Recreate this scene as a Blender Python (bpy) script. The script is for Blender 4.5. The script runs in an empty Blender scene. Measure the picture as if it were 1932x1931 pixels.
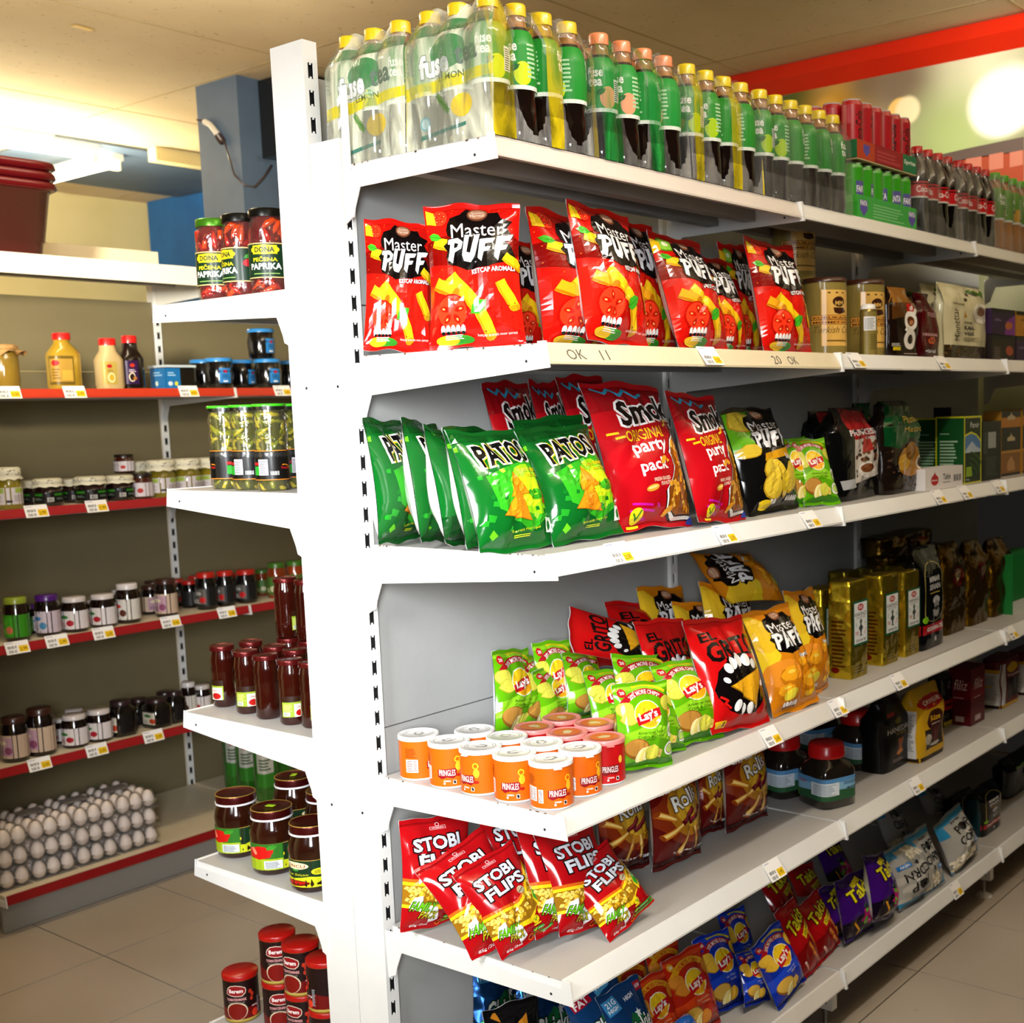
import bpy, bmesh, math, random
import numpy as np
from mathutils import Matrix, Vector
from mathutils.geometry import tessellate_polygon

S = bpy.context.scene
COL = S.collection
PI = math.pi
# ------------------------------------------------------------------ camera
W, H = 1932, 1931
FPX = 2364.86
CAM = np.array([-1.54102, -1.81119, 1.51207])
YAW, PITCH, ROLL = 0.647446, -0.123312, -0.028372
CX, CY = 966 + 251.42, 965.5 + 100.38
_f = np.array([math.cos(PITCH) * math.cos(YAW), math.cos(PITCH) * math.sin(YAW), math.sin(PITCH)])
_r = np.array([math.sin(YAW), -math.cos(YAW), 0])
_u = np.cross(_r, _f)
_R = math.cos(ROLL) * _r + math.sin(ROLL) * _u
_U = -math.sin(ROLL) * _r + math.cos(ROLL) * _u
cam = bpy.data.cameras.new('camera')
cam.sensor_width = 36
cam.lens = FPX / W * 36
cam.shift_x = -(CX - 966) / W
cam.shift_y = (CY - 965.5) / W
cam.clip_start = 0.05
cam.dof.use_dof = True
cam.dof.focus_distance = 2.25
cam.dof.aperture_fstop = 7
camo = bpy.data.objects.new('camera', cam)
COL.objects.link(camo)
camo.matrix_world = Matrix(((_R[0], _U[0], -_f[0], CAM[0]), (_R[1], _U[1], -_f[1], CAM[1]),
                            (_R[2], _U[2], -_f[2], CAM[2]), (0, 0, 0, 1)))
S.camera = camo
# ------------------------------------------------------------------ world, lights, exposure
wd = bpy.data.worlds.new('world')
S.world = wd
wd.use_nodes = True
wd.node_tree.nodes['Background'].inputs[0].default_value = (1.0, 0.93, 0.82, 1)
wd.node_tree.nodes['Background'].inputs[1].default_value = 0.008
vs = S.view_settings
vs.view_transform = 'Standard'
vs.look = 'None'
vs.gamma = 1
vs.use_curve_mapping = False
vs.exposure = 0.42


def area(name, loc, target, sx, sy, power, col, spread=180):
    l = bpy.data.lights.new(name, 'AREA')
    l.shape = 'RECTANGLE'
    l.spread = math.radians(spread)
    l.size, l.size_y, l.energy, l.color = sx, sy, power, col
    o = bpy.data.objects.new(name, l)
    COL.objects.link(o)
    o.location = loc
    d = Vector(target) - Vector(loc)
    o.rotation_euler = d.to_track_quat('-Z', 'Y').to_euler()
    return o


# added unseen panels light the shelf end, then ceiling tubes with added upward fill
area('added_light', (-1.95, -2.0, 1.75), (-.1, 0.05, 1.2), 0.5, 0.9, 8.0, (0.96, 0.98, 1.0), 46)  # added panel beside the camera, narrowed so its light falls off along the shelves
area('added_light', (-2.1, -0.55, 2.1), (0.0, 0.15, 1.25), 0.5, 0.9, 8.5, (0.96, 0.98, 1.0), 62)
area('added_light', (-2.5, -0.6, 2.0), (0.4, 2.45, 2.0), 0.4, 0.4, 26, (1.0, 0.91, 0.72), 50)  # added to brighten the upper part of the left wall shelving


def tube_with_fill(x, y, ln, down, upw, col, ang=0.0):
    for z, tz, p in ((2.80, 0.0, down), (2.45, 2.9, upw)):  # upward light hangs below the tube, added to spread brightness over the ceiling
        o = area('tube_and_fill', (x, y, z), (x, y, tz), ln, .07, p, col)
        o.rotation_euler = (0 if tz == 0 else PI, 0, ang)


tube_with_fill(-.1, -1.4, 1.5, 22, 30, (1.0, .95, .86))
tube_with_fill(1.7, -1.5, 1.4, 1.2, 14, (1.0, .92, .80))
tube_with_fill(.25, 1.45, 1.4, 7, 17, (1.0, .90, .70))
tube_with_fill(1.35, 4.2, 1.3, 12, 62, (1.0, .88, .60))
area('poster_lamp', (2.35, -.75, 2.84), (3.15, .25, 2.4), .5, .08, 4.5, (1.0, .93, .80), 75)


# ------------------------------------------------------------------ pixel rays of the photograph
def ray(px, py):
    return _f + _R * (px - CX) / FPX - _U * (py - CY) / FPX


def onz(px, py, z):
    d = ray(px, py)
    return CAM + d * (z - CAM[2]) / d[2]


def ony(px, py, y):
    d = ray(px, py)
    return CAM + d * (y - CAM[1]) / d[1]


def onx(px, py, x):
    d = ray(px, py)
    return CAM + d * (x - CAM[0]) / d[0]


# ------------------------------------------------------------------ colours and materials
def C(h, a=1.0):
    if not isinstance(h, str):
        return tuple(h)
    v = [int(h[i:i + 2], 16) / 255 for i in (0, 2, 4)]
    return tuple(c / 12.92 if c <= 0.04045 else ((c + 0.055) / 1.055) ** 2.4 for c in v) + (a,)


MATS = {}


def base_mat(name):
    m = bpy.data.materials.new(name)
    m.use_nodes = True
    MATS[name] = m
    return m, m.node_tree.nodes, m.node_tree.links, m.node_tree.nodes['Principled BSDF']


def pmat(name, rough=.4, metal=0.0, bump=0.0, bscale=30.0, kind='noise', coat=0.0, spec=.5, var=0.0, trans=0.0):
    """printed material: colour from the mesh attribute 'col', surface relief procedural"""
    m, n, l, p = base_mat(name)
    a = n.new('ShaderNodeAttribute')
    a.attribute_name = 'col'
    src = a.outputs['Color']
    tc = n.new('ShaderNodeTexCoord')
    oi = n.new('ShaderNodeObjectInfo')
    ad = n.new('ShaderNodeVectorMath')
    ad.operation = 'MULTIPLY_ADD'
    cmb = n.new('ShaderNodeCombineXYZ')
    for i in range(3):
        l.new(oi.outputs['Random'], cmb.inputs[i])
    l.new(cmb.outputs[0], ad.inputs[0])
    ad.inputs[1].default_value = (7, 11, 13)
    l.new(tc.outputs['Object'], ad.inputs[2])
    co = ad.outputs[0]
    if var > 0:
        nz = n.new('ShaderNodeTexNoise')
        nz.inputs['Scale'].default_value = 9
        nz.inputs['Detail'].default_value = 5
        l.new(co, nz.inputs['Vector'])
        mr = n.new('ShaderNodeMapRange')
        mr.inputs[1].default_value, mr.inputs[2].default_value = .3, .7
        mr.inputs[3].default_value, mr.inputs[4].default_value = 1 - var, 1.0
        l.new(nz.outputs['Fac'], mr.inputs[0])
        mx = n.new('ShaderNodeMix')
        mx.data_type = 'RGBA'
        mx.blend_type = 'MULTIPLY'
        mx.inputs[0].default_value = 1
        l.new(src, mx.inputs[6])
        l.new(mr.outputs[0], mx.inputs[7])
        src = mx.outputs[2]
    l.new(src, p.inputs['Base Color'])
    p.inputs['Roughness'].default_value = rough
    p.inputs['Metallic'].default_value = metal
    p.inputs['Specular IOR Level'].default_value = spec
    p.inputs['Coat Weight'].default_value = coat
    p.inputs['Coat Roughness'].default_value = .06
    if bump > 0:
        if kind == 'crease':
            nz = n.new('ShaderNodeTexNoise')
            nz.inputs['Scale'].default_value = bscale * .6
            nz.inputs['Detail'].default_value = 2
            l.new(co, nz.inputs['Vector'])
            mxv = n.new('ShaderNodeVectorMath')
            mxv.operation = 'MULTIPLY_ADD'
            l.new(nz.outputs['Color'], mxv.inputs[0])
            mxv.inputs[1].default_value = (.05, .05, .05)
            l.new(co, mxv.inputs[2])
            t = n.new('ShaderNodeTexVoronoi')
            t.feature = 'F1'
            t.inputs['Scale'].default_value = bscale
            l.new(mxv.outputs[0], t.inputs['Vector'])
            ht = t.outputs['Distance']
        else:
            t = n.new('ShaderNodeTexNoise')
            t.inputs['Scale'].default_value = bscale
            t.inputs['Detail'].default_value = 3
            l.new(co, t.inputs['Vector'])
            ht = t.outputs['Fac']
        b = n.new('ShaderNodeBump')
        b.inputs['Strength'].default_value = bump
        b.inputs['Distance'].default_value = .01
        l.new(ht, b.inputs['Height'])
        l.new(b.outputs[0], p.inputs['Normal'])
        if coat:
            l.new(b.outputs[0], p.inputs['Coat Normal'])
    return m


pmat('film', .12, 0, .3, 15, 'crease', spec=.42)
pmat('foil', .24, .85, .5, 26, 'crease')
pmat('paper', .55)
pmat('print', .4, coat=.06, spec=.3)
pmat('can', .28, 0, coat=.4)
pmat('plastic', .3, coat=.2)
pmat('lidmetal', .28, .6)
pmat('jarfill', .12, 0, var=.45, coat=.6)
pmat('glossy', .08, 0, coat=.9)
pmat('steel', .42, 0, .04, 60, var=.05, spec=.45)
pmat('rough', .7, 0, .2, 40, var=.2)
pmat('egg', .5, 0, .05, 300)
pmat('metal', .35, 1.0)


def film_mat(name, rough=.12, bump=.5, scale=24, stretch=(1, 1, .25), base=1.0):
    """clear shrink film: attribute alpha = how milky or printed it is"""
    m, n, l, p = base_mat(name)
    a = n.new('ShaderNodeAttribute')
    a.attribute_name = 'col'
    tc = n.new('ShaderNodeTexCoord')
    mp = n.new('ShaderNodeMapping')
    mp.inputs['Scale'].default_value = stretch
    l.new(tc.outputs['Object'], mp.inputs['Vector'])
    t = n.new('ShaderNodeTexNoise')
    t.inputs['Scale'].default_value = scale
    t.inputs['Detail'].default_value = 4
    t.inputs['Distortion'].default_value = .8
    l.new(mp.outputs[0], t.inputs['Vector'])
    b = n.new('ShaderNodeBump')
    b.inputs['Strength'].default_value = bump
    b.inputs['Distance'].default_value = .012
    l.new(t.outputs['Fac'], b.inputs['Height'])
    l.new(b.outputs[0], p.inputs['Normal'])
    l.new(a.outputs['Color'], p.inputs['Base Color'])
    p.inputs['Roughness'].default_value = rough
    tr = n.new('ShaderNodeBsdfTransparent')
    g = n.new('ShaderNodeBsdfGlossy')
    g.inputs['Roughness'].default_value = rough
    l.new(b.outputs[0], g.inputs['Normal'])
    lw = n.new('ShaderNodeLayerWeight')
    lw.inputs['Blend'].default_value = .25
    l.new(b.outputs[0], lw.inputs['Normal'])
    m1 = n.new('ShaderNodeMixShader')
    mr = n.new('ShaderNodeMapRange')
    mr.inputs[3].default_value, mr.inputs[4].default_value = .03, .45
    l.new(lw.outputs['Fresnel'], mr.inputs[0])
    l.new(mr.outputs[0], m1.inputs[0])
    l.new(tr.outputs[0], m1.inputs[1])
    l.new(g.outputs[0], m1.inputs[2])
    m2 = n.new('ShaderNodeMixShader')
    mr2 = n.new('ShaderNodeMath')
    mr2.operation = 'MULTIPLY'
    l.new(a.outputs['Alpha'], mr2.inputs[0])
    mr3 = n.new('ShaderNodeMapRange')  # opacity streaks stand in for glossy highlights on the film
    mr3.inputs[1].default_value, mr3.inputs[2].default_value = .40, .64
    mr3.clamp = True
    mr3.inputs[3].default_value, mr3.inputs[4].default_value = .35 if name == 'shrink' else .55, 1.25 if name == 'shrink' else 1.0
    l.new(t.outputs['Fac'], mr3.inputs[0])
    l.new(mr3.outputs[0], mr2.inputs[1])
    l.new(mr2.outputs[0], m2.inputs[0])
    l.new(m1.outputs[0], m2.inputs[1])
    l.new(p.outputs[0], m2.inputs[2])
    l.new(m2.outputs[0], n['Material Output'].inputs[0])
    return m


film_mat('shrink')
film_mat('clear', .08, .25, 40, (1, 1, 1))


def noise_mat(name, c1, c2, scale=3.0, rough=.6, detail=6, bump=.05, spots=None):
    m, n, l, p = base_mat(name)
    tc = n.new('ShaderNodeTexCoord')
    t = n.new('ShaderNodeTexNoise')
    t.inputs['Scale'].default_value = scale
    t.inputs['Detail'].default_value = detail
    l.new(tc.outputs['Object'], t.inputs['Vector'])
    r = n.new('ShaderNodeValToRGB')
    r.color_ramp.elements[0].position, r.color_ramp.elements[1].position = .35, .65
    r.color_ramp.elements[0].color, r.color_ramp.elements[1].color = C(c1), C(c2)
    l.new(t.outputs['Fac'], r.inputs[0])
    out = r.outputs[0]
    if spots:
        v = n.new('ShaderNodeTexNoise')
        v.inputs['Scale'].default_value = spots[1]
        v.inputs['Detail'].default_value = 2
        l.new(tc.outputs['Object'], v.inputs['Vector'])
        rr = n.new('ShaderNodeValToRGB')
        rr.color_ramp.elements[0].position, rr.color_ramp.elements[1].position = spots[2], spots[2] + .04
        l.new(v.outputs['Fac'], rr.inputs[0])
        mx = n.new('ShaderNodeMix')
        mx.data_type = 'RGBA'
        l.new(rr.outputs[0], mx.inputs[0])
        l.new(out, mx.inputs[6])
        mx.inputs[7].default_value = C(spots[0])
        out = mx.outputs[2]
    l.new(out, p.inputs['Base Color'])
    p.inputs['Roughness'].default_value = rough
    b = n.new('ShaderNodeBump')
    b.inputs['Strength'].default_value = bump
    b.inputs['Distance'].default_value = .01
    l.new(t.outputs['Fac'], b.inputs['Height'])
    l.new(b.outputs[0], p.inputs['Normal'])
    return m


def emit_mat(name, col, s):
    m, n, l, p = base_mat(name)
    p.inputs['Emission Color'].default_value = C(col)
    p.inputs['Emission Strength'].default_value = s
    return m


# ------------------------------------------------------------------ mesh builder
class MB:
    def __init__(s):
        s.V, s.F, s.K, s.M, s.mats, s.n, s.smooth = [], [], [], [], [], 0, []

    def mi(s, mat):
        if mat not in s.mats:
            s.mats.append(mat)
        return s.mats.index(mat)

    def add(s, V, F, col, mat, smooth=False):
        o = s.n
        V = np.asarray(V, float)
        s.V.append(V)
        s.n += len(V)
        i = s.mi(mat)
        one = isinstance(col, (str, tuple))
        if one:
            col = C(col)
        for k, f in enumerate(F):
            s.F.append([o + j for j in f])
            s.K.append(col if one else C(col[k]))
            s.M.append(i)
            s.smooth.append(smooth)

    def box(s, x0, x1, y0, y1, z0, z1, col, mat):
        V = [(x, y, z) for x in (x0, x1) for y in (y0, y1) for z in (z0, z1)]
        F = [(0, 1, 3, 2), (4, 6, 7, 5), (0, 4, 5, 1), (2, 3, 7, 6), (0, 2, 6, 4), (1, 5, 7, 3)]
        s.add(V, F, col, mat)

    def prism(s, pts, axis, a0, a1, col, mat):
        """pts: 2-D polygon in the two other axes (order x,y,z), extruded along axis"""
        n = len(pts)
        V = []
        for a in (a0, a1):
            for p in pts:
                q = list(p)
                q.insert(axis, a)
                V.append(q)
        tri = tessellate_polygon([[Vector((p[0], p[1], 0)) for p in pts]])
        F = [tuple(t) for t in tri] + [tuple(n + i for i in reversed(t)) for t in tri]
        F += [(i, (i + 1) % n, n + (i + 1) % n, n + i) for i in range(n)]
        s.add(V, F, col, mat)

    def tube(s, pts, r, col, mat, n=8, cap=True):
        pts = [np.array(p, float) for p in pts]
        rs = r if isinstance(r, (list, tuple)) else [r] * len(pts)
        V, F = [], []
        for i, p in enumerate(pts):
            d = pts[min(i + 1, len(pts) - 1)] - pts[max(i - 1, 0)]
            d = d / (np.linalg.norm(d) + 1e-9)
            a = np.cross(d, (0, 0, 1) if abs(d[2]) < .9 else (1, 0, 0))
            a /= np.linalg.norm(a)
            b = np.cross(d, a)
            for k in range(n):
                t = 2 * PI * k / n
                V.append(p + (a * math.cos(t) + b * math.sin(t)) * rs[i])
        for i in range(len(pts) - 1):
            for k in range(n):
                F.append((i * n + k, i * n + (k + 1) % n, (i + 1) * n + (k + 1) % n, (i + 1) * n + k))
        if cap:
            F += [tuple(range(n)), tuple(range((len(pts) - 1) * n, len(pts) * n))]
        s.add(V, F, col, mat, True)

    def ellipsoid(s, c, r, col, mat, nu=14, nv=9, rot=None):
        V = []
        for j in range(nv + 1):
            t = PI * j / nv
            for i in range(nu):
                a = 2 * PI * i / nu
                V.append((r[0] * math.sin(t) * math.cos(a), r[1] * math.sin(t) * math.sin(a), r[2] * math.cos(t)))
        V = np.array(V)
        if rot is not None:
            V = V @ np.array(rot.to_3x3()).T
        V = V + np.array(c)
        F = [(j * nu + i, (j + 1) * nu + i, (j + 1) * nu + (i + 1) % nu, j * nu + (i + 1) % nu) for j in range(nv) for i in range(nu)]
        s.add(V, F, col, mat, True)

    def grid(s, G, col, mat, wrap=False, smooth=True, flip=False):
        nu, nv = G.shape[0], G.shape[1]
        V = G.reshape(-1, 3)
        F, K = [], []
        for i in range(nu if wrap else nu - 1):
            for j in range(nv - 1):
                a, b = i * nv + j, ((i + 1) % nu) * nv + j
                f = (a, b, b + 1, a + 1)
                F.append(f[::-1] if flip else f)
                if callable(col):
                    K.append(col((i + .5) / (nu - 1), (j + .5) / (nv - 1)))
        s.add(V, F, K if callable(col) else col, mat, smooth)

    def mesh(s, name):
        me = bpy.data.meshes.new(name)
        V = np.concatenate(s.V) if s.V else np.zeros((0, 3))
        me.from_pydata(V.tolist(), [], s.F)
        at = me.attributes.new('col', 'FLOAT_COLOR', 'FACE')
        at.data.foreach_set('color', np.array(s.K, np.float32).ravel())
        for m in s.mats:
            me.materials.append(MATS[m])
        me.polygons.foreach_set('material_index', s.M)
        me.polygons.foreach_set('use_smooth', s.smooth)
        me.update()
        return me

    def obj(s, name, parent=None):
        o = bpy.data.objects.new(name, s.mesh(name))
        COL.objects.link(o)
        if parent is not None:
            o.parent = parent
        return o


def tag(o, label=None, cat=None, group=None, kind=None):
    if label:
        o['label'] = label
    if cat:
        o['category'] = cat
    if group:
        o['group'] = group
    if kind:
        o['kind'] = kind
    return o


def thing(name, label, cat, loc=(0, 0, 0), rz=0, group=None, mat=None):
    o = bpy.data.objects.new(name, None)
    COL.objects.link(o)
    o.empty_display_size = .02
    if mat is not None:
        o.matrix_world = mat
    else:
        o.location = loc
        o.rotation_euler = (0, 0, rz)
    return tag(o, label, cat, group)


# ------------------------------------------------------------------ printed artwork as fine layers of colour
_TX = {}


def glyphs(s, wt):
    k = (s, wt)
    if k not in _TX:
        cu = bpy.data.curves.new('t', 'FONT')
        cu.body = s
        cu.resolution_u = 2
        cu.offset = wt
        ob = bpy.data.objects.new('t', cu)
        me = bpy.data.meshes.new_from_object(ob)
        V = np.array([v.co[:2] for v in me.vertices]) if len(me.vertices) else np.zeros((1, 2))
        F = [list(p.vertices) for p in me.polygons]
        bpy.data.objects.remove(ob)
        bpy.data.curves.remove(cu)
        bpy.data.meshes.remove(me)
        _TX[k] = (V, F)
    return _TX[k]


class Art:
    """flat artwork, x 0..1 across, y 0..H upward; every call is one printed layer"""

    def __init__(s, H, bg):
        s.H, s.bg, s.P, s.lay = H, bg, [], 0
        s.cache = {}
        s.alpha = 1.0

    def _put(s, poly, col):
        s.P.append((poly, C(col, s.alpha) if isinstance(col, str) else col, s.lay))

    def poly(s, pts, col):
        s.lay += 1
        if len(pts) <= 3:
            s._put(list(pts), col)
        else:
            for t in tessellate_polygon([[Vector((p[0], p[1], 0)) for p in pts]]):
                s._put([pts[i] for i in t], col)
        return s

    def rect(s, x0, y0, x1, y1, col, rot=0):
        cx, cy = (x0 + x1) / 2, (y0 + y1) / 2
        c, d = math.cos(rot), math.sin(rot)
        return s.poly([(cx + (x - cx) * c - (y - cy) * d, cy + (x - cx) * d + (y - cy) * c)
                       for x, y in ((x0, y0), (x1, y0), (x1, y1), (x0, y1))], col)

    def ell(s, cx, cy, rx, ry, col, rot=0, n=20, a0=0, a1=2 * PI):
        c, d = math.cos(rot), math.sin(rot)
        pts = []
        for i in range(n + (0 if a1 - a0 >= 6.28 else 1)):
            a = a0 + (a1 - a0) * i / n
            x, y = rx * math.cos(a), ry * math.sin(a)
            pts.append((cx + x * c - y * d, cy + x * d + y * c))
        return s.poly(pts, col)

    def band(s, cx, cy, r0, r1, a0, a1, col, n=12, ky=1.0):
        s.lay += 1
        for i in range(n):
            p, q = a0 + (a1 - a0) * i / n, a0 + (a1 - a0) * (i + 1) / n
            s._put([(cx + r0 * math.cos(p), cy + ky * r0 * math.sin(p)), (cx + r1 * math.cos(p), cy + ky * r1 * math.sin(p)),
                    (cx + r1 * math.cos(q), cy + ky * r1 * math.sin(q)), (cx + r0 * math.cos(q), cy + ky * r0 * math.sin(q))], col)
        return s

    def line(s, pts, w, col):
        s.lay += 1
        for (x0, y0), (x1, y1) in zip(pts[:-1], pts[1:]):
            l = math.hypot(x1 - x0, y1 - y0) + 1e-9
            nx, ny = -(y1 - y0) / l * w / 2, (x1 - x0) / l * w / 2
            ex, ey = (x1 - x0) / l * w / 4, (y1 - y0) / l * w / 4
            s._put([(x0 + nx - ex, y0 + ny - ey), (x1 + nx + ex, y1 + ny + ey), (x1 - nx + ex, y1 - ny + ey), (x0 - nx - ex, y0 - ny - ey)], col)
        return s

    def blob(s, cx, cy, rx, ry, col, seed=0, rough=.18, n=16, rot=0):
        rnd = random.Random(seed)
        c, d = math.cos(rot), math.sin(rot)
        pts = []
        for i in range(n):
            a = 2 * PI * i / n
            k = 1 + rnd.uniform(-rough, rough)
            x, y = rx * k * math.cos(a), ry * k * math.sin(a)
            pts.append((cx + x * c - y * d, cy + x * d + y * c))
        return s.poly(pts, col)

    def text(s, t, cx, cy, w, h, col, wt=.015, rot=0, sh=0, out=None, ow=.05, arc=None, drop=None):
        V, F = glyphs(t, wt)
        lo, hi = V.min(0), V.max(0)
        sz = np.maximum(hi - lo, 1e-6)
        mid = (lo + hi) / 2
        for (c, ew, dx) in ([(drop, ow, .012)] if drop else []) + ([(out, ow, 0)] if out else []) + [(col, 0, 0)]:
            V2, F2 = glyphs(t, wt + ew) if ew else (V, F)
            q = (V2 - mid) / sz * (w, h)
            q[:, 0] += sh * q[:, 1]
            if arc:
                a = q[:, 0] / arc
                r = arc + q[:, 1]
                q = np.stack([r * np.sin(a), r * np.cos(a) - arc], -1)
            cc, d = math.cos(rot), math.sin(rot)
            q = np.stack([cx + dx + q[:, 0] * cc - q[:, 1] * d, cy - dx + q[:, 0] * d + q[:, 1] * cc], -1)
            s.lay += 1
            for f in F2:
                s._put([tuple(q[i]) for i in f], c)
        return s

    def bars(s, x0, y0, x1, y1, n, col, seed=1, vertical=False, fill=.5):
        """barcodes and print too small to read"""
        rnd = random.Random(seed)
        s.lay += 1
        for i in range(n):
            if vertical:
                a = x0 + (x1 - x0) * i / n
                b = a + (x1 - x0) / n * rnd.uniform(.25, .8)
                s._put([(a, y0), (b, y0), (b, y1), (a, y1)], col)
            else:
                a = y0 + (y1 - y0) * i / n
                b = a + (y1 - y0) / n * fill
                e = x1 - (x1 - x0) * rnd.uniform(0, .3)
                s._put([(x0, a), (e, a), (e, b), (x0, b)], col)
        return s

    def cut(s, NU, NV):
        """split the artwork on the triangles of a NU x NV grid"""
        if (NU, NV) in s.cache:
            return s.cache[(NU, NV)]
        PX, PI_, PF, PK, PL = [], [], [], [], []
        n = 0
        for poly, col, lay in s.P:
            q = [(min(max(x, 0), 1) * NU, min(max(y / s.H, 0), 1) * NV) for x, y in poly]
            st = [q]
            for fam in (0, 1, 2):
                o = []
                for p in st:
                    val = [a[0] if fam == 0 else a[1] if fam == 1 else a[0] - a[1] for a in p]
                    k0, k1 = math.floor(min(val) + 1e-6) + 1, math.ceil(max(val) - 1e-6)
                    cur, cv = p, val
                    for k in range(k0, k1):
                        lo, hi, lv, hv = [], [], [], []
                        m = len(cur)
                        for i in range(m):
                            a, b, va, vb = cur[i], cur[(i + 1) % m], cv[i], cv[(i + 1) % m]
                            if va <= k:
                                lo.append(a)
                                lv.append(va)
                            if va >= k:
                                hi.append(a)
                                hv.append(va)
                            if (va < k < vb) or (vb < k < va):
                                t = (k - va) / (vb - va)
                                c = (a[0] + (b[0] - a[0]) * t, a[1] + (b[1] - a[1]) * t)
                                lo.append(c)
                                lv.append(k)
                                hi.append(c)
                                hv.append(k)
                        if len(lo) >= 3:
                            o.append(lo)
                        cur, cv = hi, hv
                        if len(cur) < 3:
                            break
                    if len(cur) >= 3:
                        o.append(cur)
                st = o
            for p in st:
                ar = abs(sum(p[i][0] * p[i - 1][1] - p[i - 1][0] * p[i][1] for i in range(len(p))))
                if ar < 1e-6:
                    continue
                mx, my = sum(a[0] for a in p) / len(p), sum(a[1] for a in p) / len(p)
                i, j = min(int(mx), NU - 1), min(int(my), NV - 1)
                low = 1 if (mx - i) >= (my - j) else 0
                ccw = sum(p[i_ - 1][0] * p[i_][1] - p[i_][0] * p[i_ - 1][1] for i_ in range(len(p))) > 0
                if not ccw:
                    p = p[::-1]
                for a in p:
                    PX.append((a[0] - i, a[1] - j, i, j, low, lay))
                PF.append(list(range(n, n + len(p))))
                n += len(p)
                PK.append(col)
        r = (np.array(PX) if PX else np.zeros((0, 6)), PF, PK)
        s.cache[(NU, NV)] = r
        return r


def sheet(mb, G, art, mat, eps=3e-5, base=True, lift=0.0, bgf=None, smooth=True):
    """printed sheet: grid G (NU+1, NV+1, 3) with its artwork layers; normals along dU x dV"""
    NU, NV = G.shape[0] - 1, G.shape[1] - 1
    du = np.gradient(G, axis=0)
    dv = np.gradient(G, axis=1)
    N = np.cross(du, dv)
    N /= np.linalg.norm(N, axis=2, keepdims=True) + 1e-12
    if lift:
        G = G + N * lift
    if base:
        V = G.reshape(-1, 3)
        F, K = [], []
        for i in range(NU):
            for j in range(NV):
                a, b = i * (NV + 1) + j, (i + 1) * (NV + 1) + j
                F += [(a, b, b + 1), (a, b + 1, a + 1)]
                c = bgf((i + .5) / NU, (j + .5) / NV) if bgf else art.bg
                K += [c, c]
        mb.add(V, F, K, mat, smooth)
    X, PF, PK = art.cut(NU, NV)
    if len(PF):
        fx, fy, i, j, low = X[:, 0:1], X[:, 1:2], X[:, 2].astype(int), X[:, 3].astype(int), X[:, 4:5]

        def lerp(A):
            p00, p10, p11, p01 = A[i, j], A[i + 1, j], A[i + 1, j + 1], A[i, j + 1]
            return np.where(low > 0, p00 + fx * (p10 - p00) + fy * (p11 - p10), p00 + fy * (p01 - p00) + fx * (p11 - p01))

        V = lerp(G) + lerp(N) * (eps * X[:, 5:6] + eps)
        mb.add(V, PF, PK, mat, smooth)


# ------------------------------------------------------------------ rounded lofts (jars, bottles, bricks, pouches)
def ringpt(hw, hd, p, a):
    c, s = np.cos(a), np.sin(a)
    r = (np.abs(c / hw) ** p + np.abs(s / hd) ** p) ** (-1.0 / p)
    return r * c, r * s


class Loft:
    """levels: (z, half width, half depth, exponent); front is -Y"""

    def __init__(s, levels):
        s.L = np.array([l if len(l) == 4 else (l[0], l[1], l[1], 2.0) for l in levels], float)

    def at(s, ang, z, grow=0.0):
        zz = s.L[:, 0]
        # arrays with monotone z only
        hw, hd, p = (np.interp(z, zz, s.L[:, k]) for k in (1, 2, 3))
        x, y = ringpt(hw + grow, hd + grow, p, ang)
        return x, y

    def body(s, mb, col, mat, n=24, caps=(True, True), sharp=False, wob=None):
        nl = len(s.L)
        A = np.arange(n) * 2 * PI / n
        V = []
        for k in range(nl):
            z, hw, hd, p = s.L[k]
            x, y = ringpt(hw, hd, p, A)
            V.append(np.stack([x, y, np.full(n, z)], -1))
        V = np.concatenate(V)
        if wob is not None:
            V = wob(V)
        F, K = [], []
        for k in range(nl - 1):
            for i in range(n):
                F.append((k * n + i, k * n + (i + 1) % n, (k + 1) * n + (i + 1) % n, (k + 1) * n + i))
                if callable(col):
                    K.append(col((s.L[k][0] + s.L[k + 1][0]) / 2, (i + .5) * 2 * PI / n))
        o = mb.n
        mb.add(V, F, K if callable(col) else col, mat, not sharp)
        if caps[0]:
            mb.add(V[:n], [tuple(reversed(range(n)))], col(s.L[0][0], 0) if callable(col) else col, mat)
        if caps[1]:
            mb.add(V[-n:], [tuple(range(n))], col(s.L[-1][0], 0) if callable(col) else col, mat)

    def sheetgrid(s, a0, a1, z0, z1, NU, NV, grow=0.0003, wob=None):
        A = np.linspace(a0, a1, NU + 1)[:, None] * np.ones((1, NV + 1))
        Z = np.ones((NU + 1, 1)) * np.linspace(z0, z1, NV + 1)[None, :]
        x, y = s.at(A, Z, grow)
        G = np.stack([x, y, Z], -1)
        if wob is not None:
            G = wob(G.reshape(-1, 3)).reshape(G.shape)
        return G


FRONT = -PI / 2


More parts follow.
